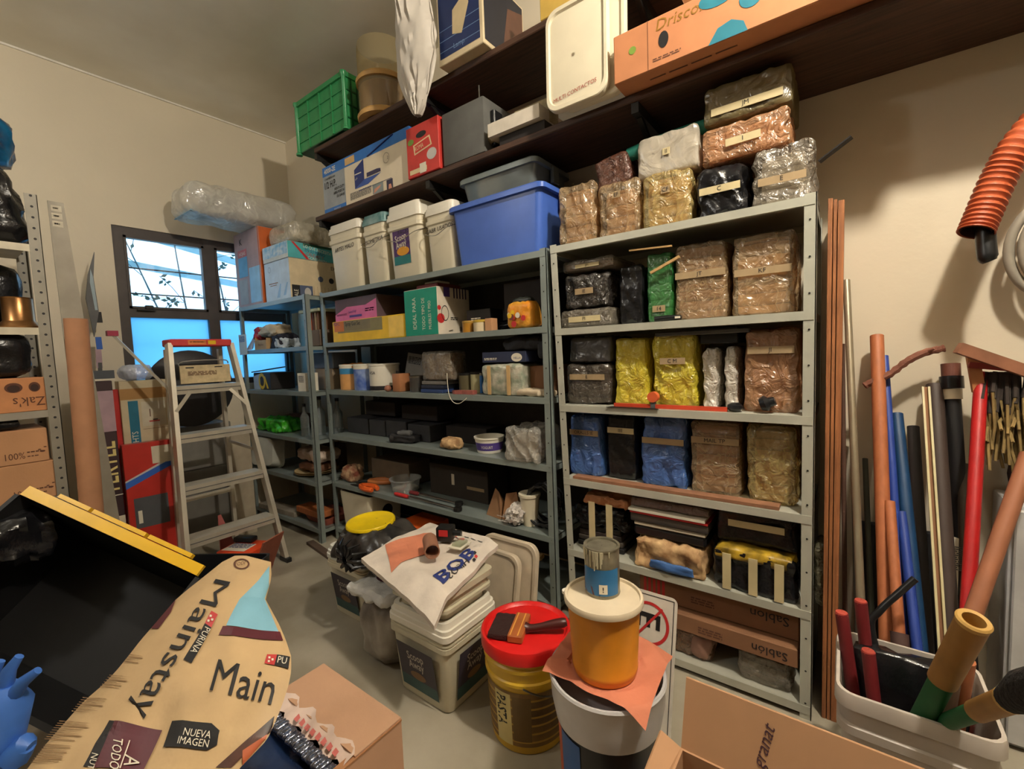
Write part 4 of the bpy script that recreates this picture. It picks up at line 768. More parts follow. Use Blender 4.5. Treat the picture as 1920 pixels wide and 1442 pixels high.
b = MB().lathe([(r_*.845, h*.18), (r_*.935, h*.68)], PURPLE, 28); b.text(None, 'YOGURT', h*.24, 0, 0, PAPER, al='CENTER', sx=.8, fn=lambda a, c: Vector((r_*.96*math.sin(a/r_+.5), -r_*.96*math.cos(a/r_+.5), h*.34+c))); b.build('printed_band', t)
bag('plastic_bag', 'large clear crinkled bag bulging over the right end of the fourth shelf', 944, 1016, 806, 880, z, mat('pale_stuff', (190, 180, 164), .7), film('big_clear', (214, 210, 200), .30, .12, .9, 16), .22, 1.80, None, amp=.020, fr=8)
# fifth level (z .435)
z = LM[1]
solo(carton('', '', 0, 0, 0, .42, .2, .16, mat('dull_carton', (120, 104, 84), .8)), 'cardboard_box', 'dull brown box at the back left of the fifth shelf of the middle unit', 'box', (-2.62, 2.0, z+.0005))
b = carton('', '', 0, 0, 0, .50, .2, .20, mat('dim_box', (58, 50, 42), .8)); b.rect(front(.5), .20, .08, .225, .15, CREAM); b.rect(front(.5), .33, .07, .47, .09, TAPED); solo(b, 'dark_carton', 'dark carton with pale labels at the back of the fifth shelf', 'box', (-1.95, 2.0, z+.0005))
b = MB().lump(.15, .12, .11, .04, mat('newsprint2', (196, 168, 130), .8, bump=.5, c2=(120, 60, 40), vs=14), 8, .016, 16, 11); solo(b, 'rag_bundle', 'crumpled rag bundle with red bits at the left end of the fifth shelf', 'rags', (-2.93, 1.84, z+.001))
def snips(label, px, py, rz, hm=ORANGE, L_=.22, Y=1.85):
    t = thing('garden_snips', label, 'snips', PY(px, py, Y)); t.location.z = z+.004; t.rotation_euler = (0, 0, R(rz)); t['group'] = 'orange handled snips on the middle unit'; t.scale = (1.35, 1.6, 1.6)
    for sg in (-1, 1):
        MB().tube(bez([(0, 0, .006), (.05, sg*.018, .008), (.10, sg*.022, .009), (.14, sg*.012, .009)], 5), [.006]+[.011]*14+[.008], hm, 8).build('handle', t)
        MB().tube([(0, 0, .005), (-.03, -sg*.006, .004), (-.075, -sg*.014, .003)], [.008, .006, .002], DKMETAL, 6).build('blade', t)
    return t
snips('orange handled snips pointing left at the front of the fifth shelf', 676, 902, -6, Y=1.825)
snips('orange handled snips lying on top of the pile on the fifth shelf', 690, 893, 24, mat('orange_worn', (214, 128, 66), .5), Y=1.92)
snips('dark bladed orange snips behind the clear tub', 712, 893, 48, mat('brown_grip', (130, 78, 50), .5), Y=2.02)
cx, w, h = fb(719, 757, 892, 925, 1.825, z); r_ = w/2; t = thing('clear_tub', 'clear plastic tub with white bits on the fifth shelf', 'tub', (cx, 1.82+r_, z+.001)); h = .092
MB().lathe([(.001, .002), (r_*.78, 0), (r_*.95, h-.006), (r_*1.02, h-.006), (r_*1.02, h), (r_*.94, h), (r_*.76, .005), (.001, .005)], film('tub_clear', (206, 208, 206), .30, .1, .1, 4), 28).build('tub_body', t)
MB().lump(r_*1.2, r_*1.2, .03, .01, PAPER, 6, .008, 40, 2, y=-r_*.6, z=.006).build('contents', t)
def plier(label, a, bb, m, Y):
    p = PY(*a, Y); q = PY(*bb, Y); p.z = q.z = z+.014; t = thing('long_pliers', label, 'pliers', p); d = q-p
    MB().tube([(0, 0, 0), d*.04, d*.20, d*.23], [.010, .013, .013, .010], m, 10).build('grip', t)
    MB().tube([d*.22, d*.98], .0045, METAL, 8).build('shaft', t); MB().tube([d*.22+Vector((0, .02, 0)), d*.98], .004, METAL, 8).build('shaft', t)
    MB().lathe([(.001, -.012), (.024, -.010), (.026, .0), (.024, .010), (.001, .012)], DKMETAL, 14, Matrix.Translation(d*1.0)).build('jaw', t)
plier('bright red handled long pliers lying at the front of the fifth shelf', (741, 930), (858, 945), RED, 1.825)
plier('dark red handled long pliers behind the bright red handled one', (764, 917), (860, 930), mat('dark_red_grip', (120, 34, 38), .5), 1.90)
cx, w, h = fb(904, 970, 900, 962, 1.84, z); t = thing('paper_bag', 'tan folded paper bag with two points on the fifth shelf', 'bag', (cx, 1.85, z+.001)); m_ = mat('kraft_bag', (158, 116, 80), .8, var=.08)
for sg in (-1, 1):
    b = MB(); hh = .16; b.add([(sg*w*.02, 0, 0.001), (sg*w*.5, .02, 0), (sg*w*.42, .10, .0), (0, .10, 0), (sg*w*.10, .02, hh*.9), (sg*w*.30, .05, hh*.95)], [(0, 1, 5, 4), (1, 2, 5), (2, 3, 4, 5), (3, 0, 4), (0, 3, 2, 1)], m_); b.build('folded_side', t)
cx, w, h = fb(968, 1010, 902, 950, 1.86, z); r_ = .055; solo(MB().lathe([(r_, .17), (r_*1.06, .168), (r_*1.06, .155), (r_*.95, .15), (r_*.66, 0), (.001, 0)], CREAM, 24).lathe([(.001, .16), (r_, .17)], CREAM, 24), 'plastic_cup', 'cream cup standing under the large clear bag', 'cup', (cx, 1.88, z+.001))
# net gloves, cable coil at the right end
b = MB().lump(.10, .09, .10, .03, mat('white_net', (216, 208, 200), .7, bump=.8, bs=60), 10, .018, 26, 5, lean=.02)
q = random.Random(5)
for k in range(26): a = Vector((q.uniform(-.05, .05), q.uniform(0, .05), q.uniform(.0, .05))); b.tube([a, a+Vector((q.uniform(-.05, .02), q.uniform(-.03, 0), q.uniform(-.0, .02))), a+Vector((q.uniform(-.07, .02), q.uniform(-.03, 0), q.uniform(-.004, .01)))], .0015, mat('white_net', (216, 208, 200), .7), 4)
solo(b, 'mesh_glove', 'white stringy mesh gloves at the right front of the fifth shelf', 'gloves', (PY(955, 980, 1.79).x, 1.80, z+.006))
t = thing('cable_coil', 'coil of black cable standing at the right end of the fifth shelf', 'cable', (-1.235, 1.85, z+.12))
for k in range(9):
    q = random.Random(k); MB().tube([(math.cos(a)*(.085+q.uniform(-.012, .012)), .012*k+q.uniform(-.01, .01)*math.sin(3*a+k), math.sin(a)*(.105+q.uniform(-.01, .008))) for a in [R(15*i) for i in range(25)]], .006, BLKP, 8, False).build('loop', t)
# below: waste bin, orange tray on the floor level
z = LM[0]
cx, w, h = fb(627, 708, 925, 1030, 1.80, z); t = thing('waste_bin', 'cream open bin standing on the lowest shelf of the middle unit', 'bin', (-2.80, 1.812, z+.001)); w = .37; h = .285
MB().loft([(.0, w*.90, .26, .03, 0, .15), (h, w, .30, .035, 0, .15), (h, w*.96, .28, .03, 0, .15), (.01, w*.86, .24, .03, 0, .15)], CREAM, cap0=True, cap1=True).build('bin_body', t)
MB().disc(Fr((w/2*.96, .15, h*.55), (0, 1, 0), (0, 0, 1)), 0, 0, .045, BLACK, .004, 20).build('hand_hole', t)
b = MB(); b.box(-.13, .13, 0, .22, 0, .17, ORANGE, None, .01, 2); b.rect(front(.26), .05, .05, .16, .13, PAPER); solo(b, 'orange_box', 'orange box on the lowest shelf behind the black bundle', 'box', (-2.22, 1.83, z+.001))
b = MB().box(-.03, .03, 0, .04, 0, .20, CREAM); solo(MB().bar((0, 0, .02), (.32, .06, .10), .05, .02, WOODL), 'wood_offcut', 'pale wood offcut lying on the lowest shelf above the square lids', 'wood', (-1.62, 1.9, LM[0]+.04))
# ------------------------------------------------------------------ corner unit
z = LC[5]; YC = 1.71
b = carton('', '', 0, 0, 0, .44, .22, .60, mat('box_lavender', (176, 150, 150), .7, var=.06)); f = front(.44)
b.rect(f, .06, .24, .22, .40, mat('steel_blue_print', (96, 160, 196), .6)); b.rect(f, .06, .40, .22, .46, mat('rose_print', (206, 110, 110), .6)); b.text(f, 'HOJAS', .04, .08, .415, PAPER, 0, .0012); b.rect(f, .05, .02, .20, .22, mat('grey_print', (160, 158, 156), .6), .001)
b.rect(f, .24, .02, .42, .30, mat('pale_blue_print', (150, 196, 226), .6)); b.text(f, 'K', .07, .10, .50, BLACK, 0, .0012, bold=.02)
b.rect(right(.44), .002, .003, .218, .597, mat('box_orange', (206, 98, 34), .6)); b.rect(f, .425, .3, .438, .598, mat('box_orange', (206, 98, 34), .6), .0012)
solo(b, 'tall_box', 'tall box with an orange side at the left end of the corner unit top', 'box', (-3.90, YC-.01, z+.0005))
w = .38; b = carton('', '', 0, 0, 0, w, .38, .295, mat('box_white_tan', (214, 196, 160), .7)); f = front(w)
b.rect(f, .002, .002, w-.002, .293, mat('pale_sky', (196, 218, 238), .6)); b.disc(f, .08, .24, .022, mat('fine_blue', (110, 140, 170), .6), .0012, 20, None, .85); b.rect(f, .06, .13, .20, .136, CARDD, .0014); b.rect(f, .08, .115, .18, .12, CARDD, .0014)
b.poly(f, [(.17, .02), (.22, .02), (.25, .12), (.23, .12)], mat('sky_print', (150, 190, 226), .6), .0012); b.poly(f, [(.27, .03), (.31, .03), (.35, .12), (.33, .12)], mat('sky_print', (150, 190, 226), .6), .0012)
g = right(w); b.rect(g, .01, .002, .07, .10, BLACK); b.text(g, 'ALE', .045, .055, .015, PAPER, 90, .0016, sx=.7); b.rect(g, .07, .002, .17, .10, mat('slate_print', (84, 96, 124), .5)); b.disc(g, .13, .05, .026, mat('pale_print', (200, 196, 190), .6), .0014, 16, .036)
b.disc(g, .24, .16, .022, mat('slate_print', (84, 96, 124), .5), .001, 12); b.disc(g, .33, .155, .022, BLACK, .001, 12); b.text(g, 'EK', .04, .33, .24, BLACK, 0, .001)
for k in range(6): b.rect(g, .18+k*.03, .01, .182+k*.03, .10, CARDD)
solo(b, 'white_box', 'wide box with pale blue front on the corner unit top', 'box', (-3.455, YC, z+.0005))
b = carton('', '', 0, 0, 0, w, .40, .12, mat('pattern_white', (206, 214, 214), .6)); f = front(w); PB = mat('pattern_blue', (96, 170, 214), .6, c2=(206, 220, 230), vs=26)
b.rect(f, .002, .03, w-.002, .118, PB); g = right(w); b.rect(g, .002, .002, .398, .118, mat('pattern_teal', (80, 180, 186), .6))
b.poly(g, [(.03, .118), (.05, .118), (.17, .002), (.14, .002)], REDP, .0012)
for k in range(4): b.text(g, ['LO QUE NECESITA', 'EN SU MANO', 'CALIDAD Y', 'CONFIANZA'][k], .034, .12+k*.01, .088-k*.027, [PAPER, NAVY, REDP, PAPER][k], -8, .0016, sx=.8)
b.rect(g, .12, .10, .398, .118, mat('deep_green', (30, 90, 70), .6), .0012)
solo(b, 'patterned_box', 'flat blue and teal patterned box lying on the wide pale blue box', 'box', (-3.455, YC-.005, z+.297))
# clear bags on top
t = thing('film_roll', 'clear plastic bag with a roll inside lying across the top of the tall orange-sided box', 'bag', (-3.86, 1.24, z+.602))
MB().lump(.40, .80, .24, .09, film('bag_clear', (232, 228, 218), .50, .12, .8, 9), 18, .014, 6, 3).build('plastic_wrap', t)
MB().tube([(0, .16, .11), (0, .74, .11)], .095, mat('pale_grey_roll', (196, 196, 196), .5), 20).build('roll', t)
MB().add([(-.17, .02, .02), (.17, .02, .02), (0, .10, .13), (.0, .2, .02)], [(0, 1, 2), (0, 2, 3), (1, 3, 2)], mat('pale_blue_film', (160, 206, 236), .4)).build('blue_fold', t)
t = thing('plastic_bag', 'clear bag of white cloth lying on the patterned box', 'bag', (-3.42, 1.74, z+.419))
MB().lump(.40, .34, .15, .05, film('bag_clear2', (228, 222, 204), .34, .1, .9, 12), 14, .014, 9, 5).build('plastic_wrap', t)
MB().lump(.30, .24, .09, .04, mat('white_cloth', (214, 208, 196), .8), 8, .012, 10, 4, x=.02, y=.03, z=.01).build('cloth', t)
# shelf 1.44: papers, cartons
z = LC[4]
t = thing('open_carton', 'open pale carton of crumpled papers and rags on the corner unit', 'box', (-3.80, 1.715, z+.001))
b = MB(); m_ = mat('carton_tan', (190, 156, 112), .8)
b.box(-.12, .08, 0, .004, 0, .075, m_); b.box(-.12, -.116, .004, .22, 0, .10, m_); b.box(.076, .08, .004, .22, 0, .09, m_); b.text(front(.24), 'Hechos', .03, .06, .03, BROWNP, 0, .001, shear=.3); b.build('carton_side', t)
b = MB(); b.add([(-.26, -.01, .002), (-.13, -.02, .002), (-.19, .05, .15), (-.26, .05, .02)], [(0, 1, 2), (0, 2, 3), (1, 3, 2), (0, 3, 1)], mat('white_flyer', (214, 222, 240), .7)); b.build('paper_cone', t)
for k, (m_, x, w_) in enumerate(((mat('rag_dark', (34, 36, 50), .8, bump=.5), .19, .20), (mat('rag_cream', (206, 190, 160), .8, bump=.5), .05, .30), (mat('rag_red', (190, 50, 56), .6), -.12, .10), (mat('rag_pale', (184, 196, 206), .8, bump=.5), .24, .14))):
    MB().lump(w_, .14, [.11, .09, .10, .08][k], .03, m_, 8, .02, 16, k+2, x=x, y=.02, z=[.0, .10, .08, .0][k]).build('rag', t)
b = MB().box(-.07, .07, 0, .002, 0, .17, PAPER); b.scrawl(front(.14), .01, .15, .10, .006, NAVY, 5, 3, rows=5); solo(b, 'paper_leaflet', 'white leaflet hanging at the left front of the corner unit', 'leaflet', (-4.06, 1.683, z-.035))
t = thing('wooden_crate', 'dull brown crate of magazines behind the front right post of the corner unit', 'crate', (-3.16, 1.80, z+.001)); MB().box(-.09, .09, 0, .26, 0, .12, mat('crate_brown', (110, 92, 74), .8), None, .004).build('crate_body', t)
for k in range(4): MB().box(-.075+k*.035, -.052+k*.035, .02, .24, .122, .25, [ORANGE, BROWNP, TAPED, CARDD][k]).build('magazine', t)
b = MB().box(-.14, .13, 0, .2, 0, .02, mat('pale_green_sheet', (196, 200, 160), .6)); solo(b, 'paper_stack', 'pale green-white sheets lying on the crate of magazines', 'papers', (-3.19, 1.79, z+.255))
# shelf 1.11
z = LC[3]
t = thing('tool_box', 'black and white toolbox with yellow loops on the corner unit', 'toolbox', (-3.87, 1.73, z+.001)); w = .30; b = MB(); b.box(-w/2, w/2, 0, .2, 0, .14, mat('tool_dark', (44, 40, 40), .5), None, .006)
f = front(w); b.poly(f, [(.0, .0), (.12, .0), (.12, .13), (.0, .11)], mat('tool_white', (190, 200, 206), .5)); b.disc(f, .150, .07, .058, YELLOW, .0016, 20, .068, .6); b.poly(f, [(.19, .11), (.21, .11), (.26, .01), (.23, .01)], YELLOW, .0014); b.build('box_body', t)
MB().add([(-.16, -.01, .14), (.0, -.01, .15), (.0, .2, .175), (-.16, .2, .165), (-.16, -.01, .150), (.0, -.01, .16), (.0, .2, .185), (-.16, .2, .175)], [(3, 2, 1, 0), (4, 5, 6, 7), (0, 1, 5, 4), (1, 2, 6, 5), (2, 3, 7, 6), (3, 0, 4, 7)], GREY).build('lid', t)
b = MB().box(-.06, .05, 0, .10, 0, .135, PAPER, None, .002); b.scrawl(front(.11), .012, .11, .07, .005, GREY, 5, 2, rows=6); solo(b, 'white_carton', 'small white carton beside the black and yellow toolbox', 'box', (-3.22, 1.72, z+.0005))
solo(MB().box(-.12, .12, 0, .22, 0, .16, mat('tan_dull', (166, 146, 120), .7), None, .003), 'cardboard_box', 'pale brown box behind the small white carton', 'box', (-3.19, 1.88, z+.0005))
solo(MB().box(-.14, .13, 0, .2, 0, .12, mat('grey_case2', (112, 118, 126), .6), None, .005), 'grey_box', 'blue-grey box stacked on the pale brown box', 'box', (-3.19, 1.88, z+.162))
# shelf .76
z = LC[2]
bag('plastic_bag', 'bright green crumpled bag at the left of the corner unit', 480, 528, 782, 806, z, None, mat('lime_bag', (72, 190, 40), .3, bump=.6, bs=20, c2=(30, 120, 30)), .18, 1.73, None, amp=.022, top=z+.10)
solo(MB().lump(.34, .2, .10, .04, mat('brown_bag', (110, 74, 66), .8, bump=.5), 9, .02, 10, 3), 'brown_bag', 'crumpled brown bag behind the bright green one', 'bag', (-3.82, 1.90, z+.005))
def bottle(label, x, y, r_, h, m=GLASS, mug=False):
    t = thing('glass_bottle', label, 'bottle', (x, y, z+.001))
    MB().lathe([(.001, 0), (r_, 0), (r_, h*.6), (r_*.4, h*.75), (r_*.36, h)], m, 18).build('glass', t)
    MB().lathe([(r_*.42, h*.94), (r_*.42, h*1.03), (.001, h*1.03)], DKMETAL, 12).build('cap', t)
GL2 = film('grey_glass', (186, 196, 196), .30, .08, .1, 5)
bottle('clear glass bottle with handle behind the front right post of the corner unit', -3.33, 1.78, .032, .24, GL2); bottle('taller glass bottle against the side of the corner unit', -3.25, 1.86, .036, .29, GL2); bottle('dim glass bottle farthest back in the corner unit', -3.17, 1.96, .036, .27, GL2)
# shelf .45
z = LC[1]
t = thing('plastic_basin', 'grey-white rectangular basin standing on end on the corner unit', 'basin', (-3.86, 1.75, z+.005), 0, rot=(R(-96), R(0), R(18)))
MB().loft([(0, .26, .26, .05, 0, -.14), (-.10, .22, .22, .04, 0, -.14)], mat('basin', (196, 196, 184), .35), cap0=False).loft([(0, .255, .255, .05, 0, -.14), (.0, .28, .28, .05, 0, -.14), (-.008, .28, .28, .05, 0, -.14)], mat('basin', (196, 196, 184), .35), cap0=False, cap1=False).build('basin_shell', t)
t = thing('plate_stack', 'stack of cream plates with a crumpled paper bag on the corner unit', 'plates', (-3.34, 1.86, z+.001))
for k in range(2): MB().lathe([(.001, .004), (.09, 0), (.16, .018), (.165, .022), (.09, .008), (.001, .008)], mat('plate_cream', (216, 190, 140), .4), 28, Matrix.Translation((0, 0, k*.012))).build('plate', t)
MB().lump(.26, .2, .06, .03, mat('brown_paper', (130, 90, 64), .8, bump=.5), 8, .014, 14, 2, y=-.1, z=.03).build('paper_wad', t)
solo(MB().lump(.34, .20, .09, .04, mat('white_sack', (214, 200, 184), .6, bump=.6, bs=20, c2=(180, 150, 130), vs=7), 10, .014, 12, 6), 'paper_sack', 'crumpled white and orange sack lying on the cream plates', 'bag', (-3.32, 1.77, z+.11))
solo(MB().box(-.2, .2, 0, .1, 0, .2, mat('deep_brown_card', (84, 62, 48), .8), None, .003), 'cardboard_box', 'brown box at the back behind the crumpled white and orange sack', 'box', (-3.48, 1.99, z+.0005))  # back box in one plain deep brown
# bottom shelf
z = LC[0]
t = thing('terracotta_tray', 'terracotta planter tray on the bottom shelf of the corner unit', 'tray', (-3.22, 1.75, z+.001)); TC = mat('terracotta', (156, 84, 66), .7)
MB().loft([(0, .26, .22, .02, 0, .12), (.05, .30, .26, .02, 0, .12), (.05, .27, .23, .02, 0, .12), (.01, .24, .20, .02, 0, .12)], TC).build('tray_body', t)
solo(MB().box(-.17, .17, 0, .12, 0, .045, WOODO, None, .003), 'wood_block', 'orange-tan wood block lying on the terracotta tray', 'wood', (-3.29, 1.73, z+.054))
solo(MB().box(-.26, .26, 0, .10, 0, .04, mat('grey_plank', (150, 140, 124), .8, var=.15), None, .002), 'grey_plank', 'grey weathered plank on the bottom shelf of the corner unit', 'wood', (-3.74, 1.70, z+.0005), 4)
solo(MB().box(0, .62, 0, .05, 0, .02, mat('floor_plank', (92, 74, 60), .8)), 'floor_batten', 'dark batten lying on the floor before the corner unit', 'wood', (-3.13, 1.62, .0005), -8)

# ------------------------------------------------------------------ aluminium step ladder
ALU = mat('aluminium', (214, 206, 188), .36, .5, var=.08, vs=9)
t = thing('step_ladder', 'aluminium step ladder with a red top cap standing before the window', 'ladder', (-3.00, 1.13, 0)); LH = 1.50
def fr_(zz, s): k = zz/LH; return Vector((-.34*k, s*(.275-.105*k), zz))
def rr_(zz, s): k = zz/LH; return Vector((-.49+.03*k, s*(.17-.02*k), zz))
for s_ in (-1, 1):
    b = MB().bar(fr_(0, s_), fr_(LH-.03, s_), .024, .062, ALU, (1, 0, 0)); b.build('front_rail', t)
    b = MB().bar(rr_(0, s_), rr_(LH-.06, s_), .022, .032, ALU, (1, 0, 0)); b.build('rear_leg', t)
    MB().box(-.05, .05, -.018, .018, 0, .03, BLKP, Matrix.Translation((.0, s_*.275, .0)), .004).build('foot', t)
    MB().bar(fr_(.75, s_)+Vector((-.03, 0, 0)), rr_(.80, s_), .004, .02, ALU).build('spreader', t)
for zz in (.32, .62, .92, 1.21):
    a, c = fr_(zz, -1), fr_(zz, 1); b = MB()
    b.box(-.085, .035, a.y+.012, c.y-.012, -.004, 0, ALU, Matrix.Translation((a.x, 0, zz))); b.box(.030, .035, a.y+.012, c.y-.012, -.05, -.004, ALU, Matrix.Translation((a.x, 0, zz)))
    b.box(.036, .038, a.y+.012, c.y-.012, -.026, -.022, GREY, Matrix.Translation((a.x, 0, zz))); b.build('step', t)
for zz in (.45, .85):
    MB().bar(rr_(zz, -1), rr_(zz, 1), .02, .03, ALU).build('rear_brace', t)
for s_ in (-1, 1): MB().bar(fr_(1.06, s_)+Vector((.03, 0, 0)), fr_(1.17, s_)+Vector((.03, -s_*.08, 0)), .02, .006, ALU, (1, 0, 0)).build('brace', t)
b = MB(); b.box(-.46, -.30, -.17, .17, LH-.045, LH, mat('cap_red', (206, 60, 56), .5), None, .006); f = Fr((-.30, -.17, LH-.045), (0, 1, 0), (0, 0, 1)); b.rect(f, .09, .010, .19, .038, mat('cap_orange', (224, 130, 70), .5)); b.scrawl(f, .10, .024, .08, .006, BLACK, 5, 3, rows=1); b.rect(f, .20, .012, .245, .036, YELLOW); b.build('top_cap', t)
b = MB(); b.box(-.30, -.285, -.14, .14, 1.222, 1.335, mat('paint_shelf', (206, 186, 146), .7, var=.12, vs=30)); f = Fr((-.285, -.14, 1.222), (0, 1, 0), (0, 0, 1)); 
for x in (.03, .19): b.rect(f, x, .095, x+.045, .102, BLACK)
b.scrawl(f, .04, .07, .16, .004, BROWNP, 6, 7, rows=4); b.build('paint_shelf', t)
MB().tube(bez([(-.28, -.145, 1.33), (-.285, -.12, 1.36), (-.285, .10, 1.365), (-.28, .13, 1.34)], 4), .004, METAL, 6).build('wire_rail', t)
b = MB().bar((0, 0, 0), (-.10, -.24, .37), .022, .014, ALU); b.box(-.02, .02, -.025, .025, 0, .03, mat('magenta_cap', (170, 30, 70), .5), Matrix.Translation((-.10, -.24, .36))); o = solo(b, 'folded_bar', 'thin metal bar with a magenta tip leaning at the ladder top', 'bar', (-3.36, .965, 1.165))
# things behind the ladder, against the window wall
t = thing('round_grill', 'large dark round disc with handle standing behind the ladder', 'disc', (-3.83, 1.22, 1.165)); M_ = Matrix.Rotation(R(90), 4, 'Y')
MB().lathe([(.001, .03), (.16, .028), (.265, .0), (.28, -.01), (.26, -.02), (.001, -.01)], mat('grill_dark', (46, 44, 46), .5), 36, M_).build('disc', t)
b = carton('', '', 0, 0, 0, .62, .30, .55, mat('grey_board', (112, 108, 100), .8, var=.06)); f = front(.62); b.scrawl(f, .1, .4, .2, .01, BROWNP, 5, 4, rows=2)
solo(b, 'large_carton', 'large grey-brown carton standing on the floor behind the ladder', 'box', (-3.895, 1.16, 0.0005), 90)
solo(MB().box(-.30, .30, 0, .26, 0, .33, mat('grey_board2', (132, 128, 120), .8), None, .004), 'grey_carton', 'paler grey carton stacked on the large one behind the ladder', 'box', (-3.90, 1.18, .552), 90)
solo(MB().box(0, .14, 0, .012, 0, .80, mat('pale_board', (176, 164, 142), .7)), 'pale_board', 'pale board leaning behind the right side of the ladder', 'board', (-3.72, 1.40, 0.001), 90)

# ------------------------------------------------------------------ standing boxes left of the ladder
def standing(name, label, a, w, d, h, rz, ry, m, rx=0):
    b = carton('', '', 0, 0, 0, w, d, h, m)
    return b
# tall white carton with teal strip (faces +X)
b = carton('', '', 0, 0, 0, .24, .14, 1.25, mat('tall_white', (206, 190, 156), .7, var=.05)); f = front(.24)
b.rect(f, .0, 1.13, .24, 1.20, mat('brown_tape', (176, 130, 70), .5)); b.rect(f, .035, .40, .085, 1.12, mat('teal_print', (24, 112, 140), .6)); b.text(f, "PORTABLE LAMP'S LIGHTS", .045, .073, .45, PAPER, 90, .0015, sx=.9)
b.rect(f, .10, .95, .225, 1.11, mat('panel_print', (214, 204, 180), .7), .001); b.rect(f, .155, .985, .18, .992, BLACK, .0015); b.rect(f, .14, 1.01, .145, 1.06, BROWNP, .0015); b.rect(f, .135, .975, .19, .983, REDP, .0015)
for yy in (.93, .78): b.rect(f, .10, yy, .235, yy+.002, BROWNP, .0012)
solo(b, 'tall_carton', 'tall white carton with a teal strip standing left of the ladder', 'box', (-3.66, .895, .0005), 86)
solo(MB().lump(.16, .16, .09, .04, film('white_film2', (220, 226, 240), .6, .2, .7, 12), 9, .012, 14, 3), 'plastic_bag', 'pale translucent bag resting on the tall white carton', 'bag', (-3.74, .80, 1.254))
# red box in front
b = carton('', '', 0, 0, 0, .25, .10, .86, mat('red_film_box', (190, 52, 44), .28, var=.06, bump=.25, bs=14)); f = front(.25)
b.poly(f, [(.0, .60), (.25, .72), (.25, .755), (.0, .635)], mat('pale_print', (200, 196, 190), .6)); b.poly(f, [(.0, .585), (.25, .70), (.25, .74), (.0, .625)], BLUEPR, .0012); b.rect(f, .14, .72, .235, .83, mat('panel_print', (214, 204, 180), .7), .0016)
b.rect(f, .03, .33, .20, .52, mat('grey_photo', (80, 82, 86), .5)); b.rect(f, .045, .36, .065, .44, PAPER, .0014); b.text(f, 'DIABLO CARGA', .035, .08, .02, mat('gold_ink2', (206, 130, 50), .6), 90, .0014); b.text(f, 'DE TRABAJO', .022, .135, .03, mat('gold_ink2', (206, 130, 50), .6), 90, .0014)
solo(b, 'red_box', 'red film-wrapped box with a grey picture standing before the tall white carton', 'box', (-3.495, .855, .0005), 84, rot=(R(-3), 0, R(84)))
# dark box with big yellow letters
b = carton('', '', 0, 0, 0, .13, .06, 1.26, mat('box_aubergine', (60, 36, 40), .6)); f = front(.13); b.rect(f, .0, .95, .13, 1.20, mat('mauve_print', (186, 156, 166), .6)); b.poly(f, [(.0, 1.12), (.05, 1.2), (.0, 1.2)], PURPLE, .0012)
b.text(f, 'FERTEL', .13, .115, .58, mat('letter_cream', (236, 216, 140), .6), 90, .0016, sx=.75, bold=.015); b.rect(f, 0, .55, .13, .556, PAPER, .0012); b.rect(f, .0, .28, .13, .42, CREAM); 
for k in range(4): b.text(f, 'DTF', .03, .02+.0*k, .30+.03*k, mat('letter_maroon', (130, 40, 50), .6), 0, .0016)
b.rect(f, 0, 0, .13, .27, mat('grey_print', (160, 158, 156), .6), .001)
solo(b, 'lettered_box', 'dark box with large cream letters between the cardboard tube and red bar', 'box', (-3.60, .665, .0005), 86)
solo(MB().box(-.02, .03, 0, .04, 0, 1.2, RED, None, .004), 'red_post', 'red square bar standing behind the lettered box', 'bar', (-3.70, .76, .0005), 86)
solo(MB().box(-.05, .05, 0, .03, 0, 1.15, mat('plum_card', (66, 44, 44), .7)), 'dark_board', 'dark board between the red bar and the tall white carton', 'board', (-3.78, .78, .0005), 86)
solo(MB().box(-.07, .07, 0, .10, 0, .05, mat('slate_box', (70, 76, 84), .5)).box(-.07, .07, -.001, .10, -.012, 0, PAPER), 'small_grey_box', 'small slate box with white base lying on the lettered box', 'box', (-3.62, .68, 1.2735), 86)
b = MB(); pts = [PX(176, 475, -4.05), PX(166, 510, -4.05), PX(162, 560, -4.05), PX(168, 600, -4.05), PX(176, 640, -4.05)]
b.add([p+Vector((dx, 0, 0)) for dx in (0, .02) for p in [PX(176, 473, -4.05), PX(164, 515, -4.05), PX(160, 560, -4.05), PX(176, 632, -4.05), PX(184, 585, -4.05), PX(174, 520, -4.05)]], [(0, 1, 2, 3, 4, 5), (11, 10, 9, 8, 7, 6)]+[(i, 6+i, 6+(i+1) % 6, (i+1) % 6) for i in range(6)], mat('folded_grey', (104, 104, 104), .6))
b.add([p+Vector((.021, 0, 0)) for p in [PX(168, 505, -4.05), PX(167, 530, -4.05), PX(177, 582, -4.05), PX(182, 582, -4.05), PX(173, 520, -4.05)]], [(0, 1, 2, 3, 4)], mat('pale_lining', (170, 190, 200), .5))
for k, (y0, y1, m_) in enumerate(((585, 605, BLACK), (632, 655, BLUEPR), (655, 690, mat('mauve_print', (186, 156, 166), .6)))): b.bar(PX(184, y0, -4.04), PX(187, y1, -4.04), .01, .03, m_, (0, 1, 0))
b.bar(PX(187, 680, -4.04), Vector((-4.02, .72, .002)), .015, .02, GREY, (0, 1, 0))
solo(b, 'closed_umbrella', 'folded grey umbrella standing against the wall left of the window', 'umbrella')
